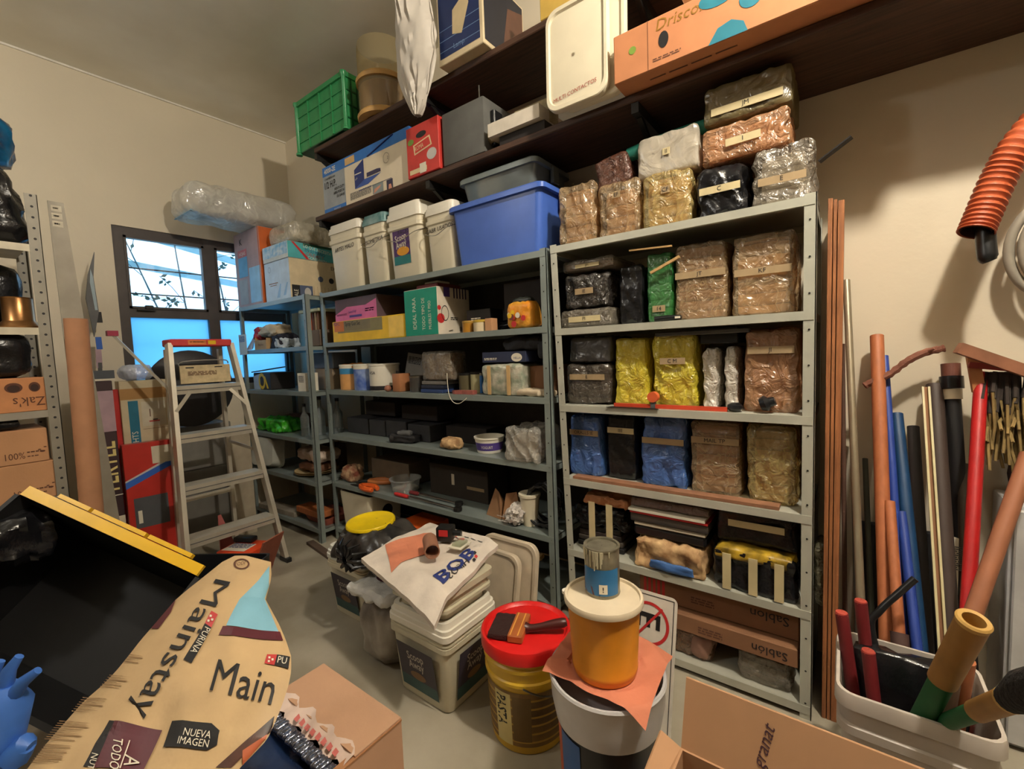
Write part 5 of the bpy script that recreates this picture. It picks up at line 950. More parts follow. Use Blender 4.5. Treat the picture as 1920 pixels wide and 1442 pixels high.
# cardboard tube, leaning plank
t0 = PX(142, 598, -3.10); t1 = PX(176, 1000, -3.10); d_ = (t0-t1).normalized(); base = t0-d_*((t0.z-.003)/d_.z)
TU = mat('tube_card', (186, 134, 98), .7, var=.06)
b = MB(); b.tube([base, t0], .046, TU, 28, False); b.tube([t0, t0-d_*.4], .041, CARDD, 28, False); solo(b, 'cardboard_tube', 'thick upright cardboard tube beside the left rack', 'tube')
b = MB(); a0 = PX(88, 376, -3.34); a1 = PX(118, 376, -3.34); dn = Vector((0, .03, -1))
W_ = a1.y-a0.y; b.add([a0+Vector((x, y, 0)) for x in (0, .006) for y in (0, W_)]+[Vector((a0.x+x, y, .002)) for x in (0, .006) for y in (a0.y+.02, a1.y+.12)], [(0, 1, 3, 2), (4, 6, 7, 5), (0, 4, 5, 1), (1, 5, 7, 3), (3, 7, 6, 2), (2, 6, 4, 0)], mat('shelf_plank_grey', (158, 150, 134), .5, .2))
f = Fr(a0+Vector((.006, .01, -.13)), (0, 1, 0), (0, 0, 1))
for k in range(3): b.rect(f, .0, .0+.04*k, W_-.02, .03+.04*k, PAPER)
for k in range(3): b.scrawl(f, .008, .012+.04*k, W_-.04, .008, BLACK, 5, k+2)
solo(b, 'metal_plank', 'long grey metal shelf plank with price stickers leaning behind the left rack', 'plank')

# ------------------------------------------------------------------ left rack with perforated post (front faces +X)
XRK = -3.20; t = thing('perforated_rack', 'tall perforated steel rack with white shelves at the left edge', 'shelving unit', (XRK, 0, 0)); PG = mat('post_grey', (148, 142, 128), .5, .2)
for (x, y) in ((0, .44), (-.45, .44), (0, -.75), (-.45, -.75)):
    b = MB(); b.box(x-.003, x, y-.045, y, 0, 2.20, PG); b.box(x-.045, x, y-.003, y, 0, 2.20, PG) if x == 0 else b.box(x-.003, x+.04, y-.003, y, 0, 2.20, PG)
    for k in range(42): b.disc(Fr((x, y-.022, .06+k*.052), (0, 1, 0), (0, 0, 1)), 0, 0, .006, BLACK, .0006, 8)
    b.build('post', t)
RZ = [.70, 1.14, 1.55, 1.955]
for k, zz in enumerate(RZ):
    m_ = mat('rack_white', (222, 212, 186), .5) if k > 1 else GALV
    b = MB(); b.box(-.45, -.004, -.75, .395, zz-.003, zz, m_); b.box(-.004, .0, -.75, .395, zz-.035, zz, m_); b.build('shelf', t)
z = RZ[0]
def rbx(label, y0, y1, zb, h, m=CARD, d=.34, prt=None, name='cardboard_box', x=XRK-.012):
    """box on the left rack, its front facing +X between y0 and y1"""
    w = y1-y0; b = carton('', '', 0, 0, 0, w, d, h, m)
    if prt: prt(b, front(w), w, h)
    return solo(b, name, label, 'box', (x, (y0+y1)/2, zb+.0005), 90)
def p100(b, f, w, h):
    b.text(f, '100%', .045, w-.155, .025, BROWNP, 0, .0012, sx=.75); b.scrawl(f, w-.075, .05, .05, .006, BROWNP, 4, 3, rows=1); b.scrawl(f, w-.075, .03, .04, .005, BROWNP, 3, 4)
    for (x, y, r_) in ((.022, .05, .010), (.012, .07, .006), (.032, .06, .006)): b.disc(f, w-x, y, r_, BROWNP, .0012, 8, r_*.5)
rbx('lower brown carton printed 100% on the left rack', -.35, .40, z, .185, CARD, prt=p100)
rbx('upper brown carton printed 100% on the left rack', -.37, .385, z+.187, .165, CARD, prt=p100)
solo(MB().lump(.5, .3, .055, .02, BLKBAG, 8, .010, 12, 3), 'plastic_bag', 'black bag lying on the upper 100% carton', 'bag', (XRK-.03, .05, z+.355), 90)
def zak(b, f, w, h):
    b.text(f, "Zak's", .062, w-.012, h*.42, BROWNP, 180, .0014, sx=.85)
    for x, r_ in ((.045, .020), (.115, .030)): b.disc(f, w-x, h*.72, r_, BROWNP, .0012, 20, .024); b.disc(f, w-x, h*.70, r_*.7, mat('hole_dark', (60, 38, 30), .8), .0016, 20, .017)
rbx("orange-brown tray box with upside-down lettering and oval holes on the left rack", -.40, .405, RZ[1], .165, mat('card_orange', (206, 140, 90), .7), prt=zak, name='fruit_box')
solo(MB().lump(.6, .3, .22, .06, BLKBAG, 9, .014, 8, 5), 'plastic_bag', 'large black bag slumped on the box with oval holes', 'bag', (XRK-.03, .07, RZ[1]+.167), 90)
z = RZ[2]; t = thing('brass_pot', 'brass pot with a wide foot on the left rack', 'pot', (XRK-.14, PX(35, 575, XRK-.10).y, z+.001)); BRS = mat('brass', (176, 128, 80), .3, .85, var=.12)
MB().lathe([(.001, 0), (.078, 0), (.080, .010), (.062, .035), (.058, .04), (.056, .15), (.060, .155), (.001, .155)], BRS, 32).build('pot_body', t)
solo(MB().lump(.6, .16, .34, .06, BLKBAG, 8, .012, 8, 7), 'plastic_bag', 'black bag slumped behind the brass pot', 'bag', (XRK-.27, .085, z+.001), 90)
z = RZ[3]
solo(MB().lump(.55, .34, .38, .10, BLKBAG, 12, .03, 7, 9, tx=.18), 'plastic_bag', 'bulging black bag on the top shelf of the left rack', 'bag', (XRK-.04, .15, z+.001), 90)
solo(MB().lump(.34, .24, .30, .10, mat('blue_shiny', (20, 110, 160), .2, bump=.5, bs=12, c2=(10, 60, 100)), 10, .02, 7, 4), 'plastic_bag', 'shiny blue bag on top of the bulging black bag', 'bag', (XRK-.06, .225, z+.365), 90)
# ------------------------------------------------------------------ floor group: pails and bundles
def scoop(f, b, w, h, dark=True):
    b.rect(f, w*.2, h*.12, w*.8, h*.66, mat('dark_label', (54, 46, 58), .5), .0015); b.rect(f, w*.2, h*.12, w*.8, h*.26, mat('teal_dull', (50, 84, 84), .5), .0018)
    b.text(f, 'Scoop', h*.13, w*.5, h*.50, mat('label_grey', (190, 180, 170), .6), 4, .0022, 'CENTER', sx=.8, bold=.01); b.text(f, 'Away', h*.13, w*.5, h*.40, mat('label_grey', (190, 180, 170), .6), 4, .0022, 'CENTER', sx=.8, bold=.01)
    b.disc(f, w*.5, h*.31, w*.13, mat('label_brown', (130, 96, 60), .5), .0022, 14, h*.05)
def pail2(label, cx, Yf, w, d, h, rz, m=CREAM, lid=WHITE, side=True, zb=0):
    t = pail(label, cx, Yf, zb, w, d, h, m, lid, rz, handle=False); hb = h-.045
    db = d*.84
    f = Fr((-w/2, d/2-db/2-.001, 0), (1, 0, 0), (0, -.035, h*.7)); b = MB(); scoop(f, b, w, h); b.build('printed_label', t)
    if side:
        f = Fr((w*.42+.001, 0, 0), (0, 1, 0), (.035, 0, h*.7)); b = MB(); scoop(f, b, d, h); b.build('printed_label', t)
    for zz in (hb*.88, hb*.95): MB().loft([(zz, w*.985, d*.985, .03, 0, d/2), (zz+.006, w*.985, d*.985, .03, 0, d/2)], m, n=4).build('rib', t)
    return t
pz = PY(845, 1190, 1.06).z
t = pail2('cream square litter pail at the front with a second pail lid stacked on it', -1.30, 1.065, .335, .30, .36, 0, mat('cream_aged', (206, 198, 172), .4, var=.05))
t = thing('square_bucket', 'square cream pail stub with ribs, upper one of the front stack', 'bucket', (-1.30, 1.07, .3615)); w, d = .325, .29; CA = mat('cream_aged', (206, 198, 172), .4)
MB().loft([(0, w*.80, d*.80, .03, 0, d/2), (.035, w*.82, d*.82, .03, 0, d/2), (.037, w*.96, d*.96, .03, 0, d/2), (.05, w*.96, d*.96, .03, 0, d/2), (.052, w*.90, d*.90, .03, 0, d/2), (.085, w*.92, d*.92, .03, 0, d/2), (.087, w, d, .03, 0, d/2), (.11, w, d, .03, 0, d/2)], CA).build('pail_body', t)
for k in (-1, 1): MB().box(k*.08-.03, k*.08+.03, -.004+d*.03, d*.05, .056, .080, DKMETAL).build('slot', t)
pail2('cream square litter pail at the left back under the black bundle', -2.04, 1.235, .33, .30, .36, 0, lid=mat('lid_pale', (226, 226, 216), .35), side=False)
# black bundle with yellow lid on the left pail
c = PZ(690, 1045, .41)
t = thing('plastic_bag', 'knotted black plastic bundle with a yellow round lid on it, on the left pail', 'bag', (-1.80, 1.12, .372), 0)
MB().lump(.44, .34, .165, .07, mat('black_bundle', (66, 62, 58), .3, bump=.6, bs=16, c2=(34, 32, 32)), 16, .022, 7, 3, tx=.25, ty=.25).build('bag_body', t)
b = MB()
for k in range(12): a = R(k*30); b.tube([(.02*math.cos(a), -.01+.0*k, .06+.02*math.sin(a)), (.07*math.cos(a), -.015, .07+.06*math.sin(a)), (.13*math.cos(a), .02, .075+.07*max(0, math.sin(a))-.05*max(0, -math.sin(a)))], [.012, .008, .003], BLKBAG, 6)
b.build('knot', t)
MB().lathe([(.001, .012), (.100, .012), (.104, .014), (.112, .014), (.116, .008), (.116, .0)], mat('lid_yellow', (240, 206, 20), .35), 36, Matrix.Translation((-.03, .15, .172)) @ Matrix.Rotation(R(3), 4, 'X')).build('yellow_lid', t)
# white bag wrapped bin
t = thing('wrapped_bin', 'round bin wrapped in a white and grey plastic bag between the pails', 'bin', (-1.62, 1.10, .0)); m_ = mat('white_grey_bag', (176, 168, 156), .35, bump=.5, bs=14, c2=(110, 102, 94), vs=6)
MB().lump(.25, .25, .31, .11, m_, 16, .012, 9, 8, tx=-.06, y=-.02).build('bag_skirt', t)
MB().lump(.27, .27, .05, .03, mat('white_bag2', (226, 226, 224), .3, bump=.5), 12, .014, 12, 3, y=-.035, z=.305).build('bag_top', t)
b = MB(); b.disc(Fr((0, .08, .365), (1, 0, 0), (0, 1, 0)), 0, 0, .05, mat('print_dark', (90, 50, 60), .6), .001, 18, .03, .6); b.build('print', t)
solo(MB().lump(.13, .12, .10, .03, mat('brown_plastic', (96, 62, 44), .4, bump=.6), 8, .016, 14, 4), 'brown_bag', 'brown crumpled bag wedged behind the wrapped bin', 'bag', (-1.66, 1.40, .30))
# white woven sack on the stack
ztop = .4725
def sk(u, v, h=0):
    """the sack: a draped quad; u, v in 0..1"""
    A, B, Cc, D = Vector((-1.61, 1.06, ztop+.035)), Vector((-1.10, .985, ztop+.02)), Vector((-1.18, 1.44, ztop+.06)), Vector((-1.60, 1.44, ztop+.05))
    p = A.lerp(B, u).lerp(D.lerp(Cc, u), v); k = noise.noise(Vector((u*3, v*3, 2)))*.016+noise.noise(Vector((u*9, v*8, 5)))*.004
    e = max(0, (.16-v))*.26*(0.3+u) + max(0, u-.90)*.22
    return p+Vector((0, 0, k-e+.012+h))
t = thing('woven_sack', 'white printed woven sack spread over the front pail stack', 'sack', (0, 0, 0)); n_ = 28
b = MB(); q = [sk(i/n_, j/n_) for j in range(n_+1) for i in range(n_+1)]; q2 = [p-Vector((0, 0, .018)) for p in q]; k1 = (n_+1)**2
idx = lambda s, j, i: s*k1+j*(n_+1)+i
fs = [[idx(0, j, i), idx(0, j, i+1), idx(0, j+1, i+1), idx(0, j+1, i)] for j in range(n_) for i in range(n_)]+[[idx(1, j+1, i), idx(1, j+1, i+1), idx(1, j, i+1), idx(1, j, i)] for j in range(n_) for i in range(n_)]
for i in range(n_): fs += [[idx(0, 0, i+1), idx(0, 0, i), idx(1, 0, i), idx(1, 0, i+1)], [idx(0, n_, i), idx(0, n_, i+1), idx(1, n_, i+1), idx(1, n_, i)], [idx(0, i, 0), idx(0, i+1, 0), idx(1, i+1, 0), idx(1, i, 0)], [idx(0, i+1, n_), idx(0, i, n_), idx(1, i, n_), idx(1, i+1, n_)]]
b.add(q+q2, fs, mat('sack_white', (226, 214, 200), .5, bump=.3, bs=30), True); b.build('sack_sheet', t)
def decal(b, fn, pts, m, h=.003, n=8):
    """fan-gridded quad laid on a curved surface"""
    a, bb, c_, d_ = [Vector((*p, 0)) for p in pts]; g = []
    for j in range(n+1):
        for i in range(n+1): p = a.lerp(bb, i/n).lerp(d_.lerp(c_, i/n), j/n); g.append(fn(p.x, p.y, h))
    b.add(g, [[j*(n+1)+i, j*(n+1)+i+1, (j+1)*(n+1)+i+1, (j+1)*(n+1)+i] for j in range(n) for i in range(n)], m)
b = MB(); PE = mat('sack_peach', (214, 132, 100), .6, var=.05)
decal(b, sk, [(.02, .30), (.40, .06), (.50, .50), (.16, .74)], PE)
decal(b, sk, [(.16, .74), (.50, .50), (.48, .62), (.24, .78)], PE)
for (x, y) in ((.50, .86), (.62, .84), (.70, .72)): g = [sk(x+.035*math.cos(a), y+.05*math.sin(a), .004) for a in [R(24*i) for i in range(15)]]; b.add(g, [list(range(15))], mat('print_coral', (214, 96, 80), .6))
for (x0, y0, x1, y1) in ((.50, .86, .62, .84), (.62, .84, .70, .72), (.50, .86, .44, .74)): decal(b, sk, [(x0, y0-.006), (x1, y1-.006), (x1, y1+.006), (x0, y0+.006)], mat('print_coral2', (90, 60, 70), .6), .0035, 4)
b.text(None, 'BOB', .20, 0, 0, NAVY, al='LEFT', bold=.02, fn=lambda a, c: sk(.80+c*.9, .20+a*1.35, .005)); b.text(None, 'HIFOS', .085, 0, 0, BLACK, al='LEFT', fn=lambda a, c: sk(.935-c*.9, .60-a*1.3, .005))
for (du, dv) in ((0, 0), (.03, .03), (.0, .05), (.035, -.01)): decal(b, sk, [(.90+du, .64+dv), (.925+du, .64+dv), (.925+du, .67+dv), (.90+du, .67+dv)], [BLACK, REDP][dv == .03], .004, 2)
for k in range(4): decal(b, sk, [(.50+.1*k, .93-.01*k), (.57+.1*k, .92-.01*k), (.57+.1*k, .93-.01*k), (.50+.1*k, .94-.01*k)], GREY, .003, 3)
b.build('print', t)
zt = ztop+.075
M_ = Matrix.Translation((-1.335, 1.20, zt+.025)) @ Matrix.Rotation(R(-38), 4, 'Z') @ Matrix.Rotation(R(90), 4, 'Y')
solo(MB().lathe([(.030, -.06), (.030, .06), (.026, .06), (.026, -.06), (.030, -.06)], mat('brown_core', (150, 104, 80), .7), 24, M_), 'cardboard_tube', 'short brown cardboard tube lying on the white sack', 'tube')
t = thing('small_motor', 'small dark electrical device with a red label on the white sack', 'device', (-1.37, 1.32, zt+.0), 25)
MB().box(-.035, .035, -.03, .03, 0, .06, DKMETAL, None, .006, 2).build('housing', t); MB().box(-.02, .02, -.0325, -.0302, .025, .052, REDP).build('red_label', t); MB().tube([(.035, 0, .03), (.07, 0, .03)], .012, BLKP, 12).build('connector', t)
t = thing('blister_pack', 'small clear blister pack on the white sack beside the device', 'package', (-1.27, 1.30, zt+.004), 10); MB().box(-.03, .03, -.04, .04, 0, .004, PAPER).build('backing_card', t); MB().box(-.022, .022, -.03, .03, .0045, .018, GLASS, None, .004, 2).build('blister', t)
# square lids leaning before the right end of the middle unit
a = PY(930, 1150, 1.70); c_ = PY(1012, 1150, 1.70)
sqlid('cream square lid leaning low in front of the middle unit, nearer one', (-1.555, 1.60, .03), (1, -.02, 0), (0, .20, 1), .32, .34, mat('lid_dusty', (206, 190, 166), .45), None)
sqlid('cream square lid leaning behind the nearer one, sticking out to the right', (-1.50, 1.65, .03), (1, 0, 0), (0, .16, 1), .335, .39, mat('lid_dusty', (206, 190, 166), .45), None)
# yellow bucket with red lid and brush
t = thing('round_bucket', 'yellow plastic bucket with a red lid on the floor', 'bucket', (-.90, 1.235, 0)); YB = mat('bucket_yellow', (226, 182, 44), .35, var=.06, vs=5)
MB().lathe([(.001, .003), (.128, 0), (.132, .006), (.144, .24), (.150, .245), (.150, .255), (.145, .26), (.146, .29), (.153, .295), (.153, .305), (.147, .31), (.149, .345)], YB, 48).build('bucket_body', t)
MB().lathe([(.157, .325), (.160, .327), (.161, .362), (.157, .370), (.150, .372), (.146, .366), (.140, .360), (.136, .362), (.001, .363)], mat('lid_red', (214, 30, 28), .35, var=.04), 56).build('lid', t)
def cyl(r0, r1, H, ang0=0): return lambda a, c: Vector(((r0+(r1-r0)*c/H)*math.sin(a/r0+ang0), -(r0+(r1-r0)*c/H)*math.cos(a/r0+ang0), c))
A0 = R(-8); fnc = cyl(.1335, .1455, .24, A0)
def wrapq(b, x0, z0, x1, z1, m, fn, n=10, off=0):
    g = [fn(x0+(x1-x0)*i/n, zz) for zz in (z0, z1) for i in range(n+1)]
    if off: g = [p*1 + Vector((p.x, p.y, 0)).normalized()*off for p in g]
    b.add(g, [[i, i+1, n+1+i+1, n+1+i] for i in range(n)], m, True)
b = MB(); wrapq(b, -.13, .03, .26, .225, mat('bucket_print', (138, 104, 48), .5, c2=(90, 66, 36), vs=10), fnc, 30)
for k in range(6): wrapq(b, -.12, .045+k*.03, .24, .052+k*.03, mat('bucket_gold', (190, 150, 60), .5), fnc, 30, .0006)
wrapq(b, -.015, .03, .045, .215, mat('bucket_cream', (214, 196, 130), .5), fnc, 6, .001); b.text(None, 'PASTA', .062, 0, 0, BLACK, sx=.62, bold=.02, fn=lambda a, c: (lambda p: p+Vector((p.x, p.y, 0)).normalized()*.0016)(fnc(-.006+c*.8, .205-a)))
wrapq(b, .05, .05, .11, .21, mat('bucket_print2', (110, 84, 40), .5), fnc, 6, .0008)
b.build('printed_label', t)
MB().tube([(.155*math.cos(R(a)), .155*math.sin(R(a)), .30-.10*max(0, math.sin(R(a+90)))) for a in range(-60, 61, 10)], .003, METAL, 6).build('wire_handle', t)
t = thing('paint_brush', 'wide dark bristled brush with a wooden ferrule lying on the red lid', 'brush', (-.91, 1.20, .364), 22)
MB().lump(.075, .13, .022, .006, mat('bristles', (58, 26, 22), .8, bump=.8, bs=120, stretch=(1, 8, 1)), 8, .002, 60, 2, x=-.055, y=-.065).build('bristles', t)
b = MB().box(-.02, .032, -.07, .07, 0, .026, mat('brush_wood', (176, 98, 50), .45, var=.1), None, .003); b.rect(Fr((-.02, -.07, .026), (1, 0, 0), (0, 1, 0)), .008, .004, .012, .136, mat('gold_line', (230, 170, 80), .4)); b.rect(Fr((-.02, -.07, .026), (1, 0, 0), (0, 1, 0)), .034, .004, .038, .136, mat('gold_line', (230, 170, 80), .4)); b.build('ferrule', t)
MB().tube(bez([(.03, .0, .014), (.06, .0, .018), (.11, .01, .028), (.17, .02, .040)], 5), [.02, .018, .015, .014, .013, .013, .013, .013, .013, .014, .015, .016, .017, .017, .016, .012], mat('brush_handle', (70, 28, 24), .4), 12).build('handle', t)
# drum with orange pail and paint can
_c = PZ(1134, 1112, .68); cx, cy = _c.x, _c.y
t = thing('drum', 'dark blue and black drum with a wide white rim on the floor', 'bucket', (cx, cy, 0))
MB().lathe([(.001, 0), (.125, 0), (.135, .34)], mat('drum_black', (26, 28, 34), .35), 48).build('drum_body', t)
b = MB(); fn2 = cyl(.127, .137, .34, R(-38)); wrapq(b, .0, .02, .07, .33, mat('drum_blue', (36, 92, 160), .4), fn2, 8); wrapq(b, -.03, .02, .0, .33, mat('drum_orange', (196, 84, 50), .4), fn2, 6, .0003); b.build('stripe', t)
MB().lathe([(.118, .335), (.142, .345), (.152, .40), (.155, .455), (.158, .462), (.155, .468), (.148, .466), (.146, .40), (.001, .385)], mat('rim_white', (206, 204, 204), .3, var=.05), 56).build('rim', t)
t = thing('orange_cloth', 'orange cloth spread on the drum under the orange pail', 'cloth', (cx, cy, .462)); n_ = 44; b = MB(); q = []; cA = PZ(1016, 1262, .465); cB = PZ(1212, 1372, .45); cC = PZ(1264, 1222, .465); cD = cA+cC-cB
for j in range(n_+1):
    for i in range(n_+1):
        pq = cA.lerp(cB, i/n_).lerp(cD.lerp(cC, i/n_), j/n_); X, Y = pq.x-cx, pq.y-cy; x, y = X, Y
        r_ = math.hypot(X, Y); k = noise.noise(Vector((x*14, y*10, 3)))
        zz = .012-max(0, r_-.160)*.55+(.55-abs(noise.noise(Vector((x*7+1, y*12, 8)))*2.2))*.016
        if r_ < .10: zz = .010+(zz-.01)*.2
        zz = max(zz, .008-max(0, r_-.160)*.8)
        kk = min(1, .166/r_) if r_ > .166 else 1
        q.append(Vector((X*(kk*.1+.9), Y*(kk*.1+.9), zz)))
fs = [[j*(n_+1)+i, j*(n_+1)+i+1, (j+1)*(n_+1)+i+1, (j+1)*(n_+1)+i] for j in range(n_) for i in range(n_)]
b.add(q, fs, mat('cloth_orange', (204, 124, 94), .85, var=.04, bump=.1, bs=120), True); b.build('cloth_sheet', t)
zb = .478; t = thing('round_bucket', 'translucent orange pail with a white lid standing on the drum', 'bucket', (cx, cy-.01, zb)); OP = mat('pail_orange', (226, 146, 40), .35, var=.12, vs=9)
MB().lathe([(.001, 0), (.084, 0), (.086, .01), (.0875, .012), (.088, .024), (.087, .026), (.096, .188)], OP, 48).build('pail_body', t)
MB().lathe([(.098, .188), (.105, .190), (.106, .200), (.103, .206), (.097, .206), (.095, .199), (.001, .200)], mat('lid_whitish', (224, 208, 180), .4, var=.08, vs=10), 48).lathe([(.001, -.004), (.012, -.004), (.012, .004), (.001, .004)], WHITE, 10, Matrix.Translation((-.103, -.02, .190))).build('lid', t)
zl = zb+.2005; t = thing('paint_can', 'dripped metal paint can with a blue label standing on the white lid', 'can', (cx-.012, cy+.012, zl)); r_ = .047; h = .132
MB().lathe([(.001, 0), (r_, 0), (r_*1.02, .003), (r_*.99, .006), (r_*.99, h-.006), (r_*1.04, h-.004), (r_*1.04, h), (r_*.90, h), (r_*.88, h-.006), (r_*.82, h-.006), (r_*.80, h-.004), (.001, h-.004)], mat('can_metal', (176, 170, 150), .3, .7, var=.2, vs=22), 40).build('can_body', t)
b = MB(); fn3 = cyl(r_*1.005, r_*1.006, h, 0); wrapq(b, -.07, .008, .07, h*.60, mat('label_blue', (40, 112, 168), .4), fn3, 20)
g = [fn3(a, c)*1.0+Vector((math.sin(a/r_), -math.cos(a/r_), 0))*.0006 for a, c in ((-.05, .008), (-.03, .008), (-.005, .008), (.015, .008), (-.01, .03), (-.03, .045), (-.05, .06))]; b.add(g, [list(range(7))], mat('label_maroon', (96, 32, 40), .4))
wrapq(b, .012, .014, .034, .040, PAPER, fn3, 4, .0008); b.text(None, '!', .020, 0, 0, BLACK, bold=.02, fn=lambda a, c: fn3(.020+a, .020+c)*1.0+Vector((math.sin((.02+a)/r_), -math.cos((.02+a)/r_), 0))*.0014)
b.build('printed_label', t)
b = MB(); q = random.Random(9)
for k in range(14): a = q.uniform(-.05, .05); L_ = q.uniform(.012, .055); b.tube([fn3(a, h-.005)*1.01, fn3(a, h-.005-L_)*1.012], [.0028, .0016], mat('paint_drip', (214, 206, 176), .5), 6)
b.build('paint_drip', t)
# no-parking sign leaning on the pale grey unit
a = PY(1198, 1112, 1.70); c_ = PY(1274, 1128, 1.70); w = .24; H = .50
w = .18; H = .49
t = thing('street_sign', 'white sign with a crossed letter in a red ring leaning on the pale grey unit', 'sign', (-.443-w, 1.385, .004)); t.rotation_euler = (R(-12.5), 0, 0)
b = MB(); b.loft([(0, w, H, .02, w/2, H/2), (.002, w, H, .02, w/2, H/2)], mat('sign_white', (226, 218, 204), .4), M=Matrix.Rotation(R(90), 4, 'X'), smooth=False); b.build('sign_plate', t)
f = Fr((0, -.002, 0)); b = MB()
for (x0, y0, x1, y1) in ((.010, .010, .170, .0125), (.010, .4775, .170, .480), (.010, .010, .0125, .480), (.1675, .010, .170, .480)): b.rect(f, x0, y0, x1, y1, BLACK)
b.disc(f, .085, .385, .072, REDP, .0012, 40, None, .86); b.text(f, 'E', .115, .045, .425, BLACK, -90, .001, bold=.02); b.poly(f, [(.134, .441), (.128, .446), (.036, .329), (.042, .324)], REDP, .0018)
b.text(f, 'RESPETE', .062, .105, .298, BLACK, -90, .001, bold=.01, sx=.86); b.rect(f, .10, .016, .164, .055, REDP)
b.build('sign_print', t)
# cardboard box bottom centre
h = .45; A = PZ(605, 1245, h); B = PZ(752, 1345, h); t = thing('cardboard_box', 'brown cardboard box with dark plastic inside at the bottom centre', 'box', (A.x, B.y, 0)); w = B.x-A.x; d = .46; TH = .005
CB = mat('carton_fresh', (186, 146, 116), .8, var=.03, bump=.05, bs=90)
for nm, (x0, x1, y0, y1) in dict(back=(0, w, -TH, 0), left=(0, TH, -d, -TH), right=(w-TH, w, -d, -TH), front=(TH, w-TH, -d, -d+TH)).items(): MB().box(x0, x1, y0, y1, 0, h-.008, CB).build('side_panel', t)
MB().box(-.0, w, -.13, 0, h-.004, h, CB).build('flap', t); MB().box(w-.018, w+.002, -d, .0, h-.0085, h-.0045, mat('carton_inner', (170, 120, 80), .8)).build('flap', t)
b = MB(); n_ = 20; q = [Vector((.005+(w-.01)*i/n_, -.120-.040*j/3-.01*math.sin(i*1.3), h-.001+.004*math.sin(i*.9+j)-.006*j+.006)) for j in range(4) for i in range(n_+1)]
b.add(q, [[j*(n_+1)+i, j*(n_+1)+i+1, (j+1)*(n_+1)+i+1, (j+1)*(n_+1)+i] for j in range(3) for i in range(n_)], mat('bag_strip', (224, 200, 186), .5), True)
q = random.Random(2)
for k in range(12): x = .03+k*.024; b.add([Vector((x, -.145+q.uniform(0, .004), h+.004)), Vector((x+.016, -.146, h+.004)), Vector((x+.018, -.157, h+.001)), Vector((x+.002, -.156, h+.001))], [(0, 1, 2, 3)], mat('red_dim', (206, 110, 104), .6)) if k > 3 else None
b.build('bag_strip', t)
FOIL = mat('silver_foil', (150, 156, 176), .15, .9, var=.2, vs=60, bump=.6, bs=60); b = MB()
for k in range(26): x = .01+k*(w-.02)/26; b.lump(.015, .035, .014, .006, FOIL, 3, .001, 60, k, x=x, y=-.195, z=h-.022+.002*(k % 3))
b.build('foil_edge', t)
NV = mat('navy_plastic', (30, 48, 84), .2, bump=.5, bs=10, c2=(16, 18, 26), vs=5)
MB().lump(w-.024, .29, .315, .04, NV, 14, .010, 9, 4, x=w/2, y=-d+.012, z=.10).build('plastic_contents', t)
# open cardboard box bottom right
zf = .42; fo = PZ(1277, 1402, zf); top = PZ(1298, 1275, .56); tr = PZ(1660, 1447, .56); t = thing('cardboard_box', 'open cardboard box with handwriting on its raised flap, bottom right', 'box', (fo.x, fo.y, 0)); w = .52; d = .46
CB2 = mat('carton_tan2', (176, 134, 98), .8, var=.03)
for (x0, x1, y0, y1) in ((0, w, -TH, 0), (0, TH, -d, -TH), (w-TH, w, -d, -TH), (TH, w-TH, -d, -d+TH)): MB().box(x0, x1, y0, y1, 0, zf, CB2).build('side_panel', t)
up = top-fo; up.x = 0; uh = up.length; un = up.normalized()
b = MB(); b.add([Vector((x, 0, zf))+un*v+Vector((0, k, 0)) for k in (0, .005) for x, v in ((.0, 0), (w, 0), (w, uh), (.0, uh))], [(0, 1, 2, 3), (7, 6, 5, 4), (0, 4, 5, 1), (1, 5, 6, 2), (2, 6, 7, 3), (3, 7, 4, 0)], CB2)
f = Fr((0, 0, zf), (1, 0, 0), un); b.text(f, 'granat', .035, .165, .030, mat('pen_brown', (70, 40, 50), .7), 78, .0015, shear=.3, sx=1.0); b.build('flap', t)
b = MB(); b.add([(0, 0, zf), (0, -d, zf), (-.05, -d, zf-.06), (-.045, 0, zf+.02), (-.004, 0, zf-.003), (-.004, -d, zf-.003), (-.054, -d, zf-.063), (-.049, 0, zf+.017)], [(0, 3, 2, 1), (4, 5, 6, 7), (0, 1, 5, 4), (1, 2, 6, 5), (2, 3, 7, 6), (3, 0, 4, 7)], CB2); b.build('flap', t)
MB().box(.012, w-.012, -d+.012, -.012, .001, .2, BLKP).build('contents', t)
# ------------------------------------------------------------------ open black tote with yellow rim, tilted, bottom left
def camp(x, y, d_): return EYE+ray(x, y)*d_
E1 = camp(368, 1082, 1.55); E2 = camp(38, 930, 1.62); e = (E1-E2).normalized(); Lr = (E1-E2).length
tv = RR*-.34-UU*.69-FF*.59; tv = (tv-e*tv.dot(e)).normalized(); nn = e.cross(tv).normalized()
if nn.dot(FF) < 0: nn = -nn
t = thing('storage_tote', 'large open black tote with a yellow far rim tilted at the bottom left', 'storage box', E2); O_ = Vector((0, 0, 0)); Wd = .46; Dp = .34
TB = mat('tote_black', (13, 13, 15), .55, var=.2)
def qd(a, b_, c_, d_): return [(0, 1, 2, 3)]
P4 = [O_, e*Lr, e*Lr+tv*Wd, tv*Wd]; cen = e*Lr/2+tv*Wd/2; Q4 = [cen+(p-cen)*.86+nn*Dp for p in P4]
b = MB(); b.add(P4+Q4, [(0, 1, 5, 4), (1, 2, 6, 5), (2, 3, 7, 6), (3, 0, 4, 7), (4, 5, 6, 7)], TB); P5 = [cen+(p-cen)*1.015 for p in P4]; Q5 = [cen+(p-cen)*.88+nn*(Dp+.004) for p in P4]
b.add(P5+Q5, [(1, 0, 4, 5), (2, 1, 5, 6), (3, 2, 6, 7), (0, 3, 7, 4), (7, 6, 5, 4)], TB); b.build('tote_body', t)
YR_ = mat('rim_yellow', (238, 188, 26), .35, var=.04)
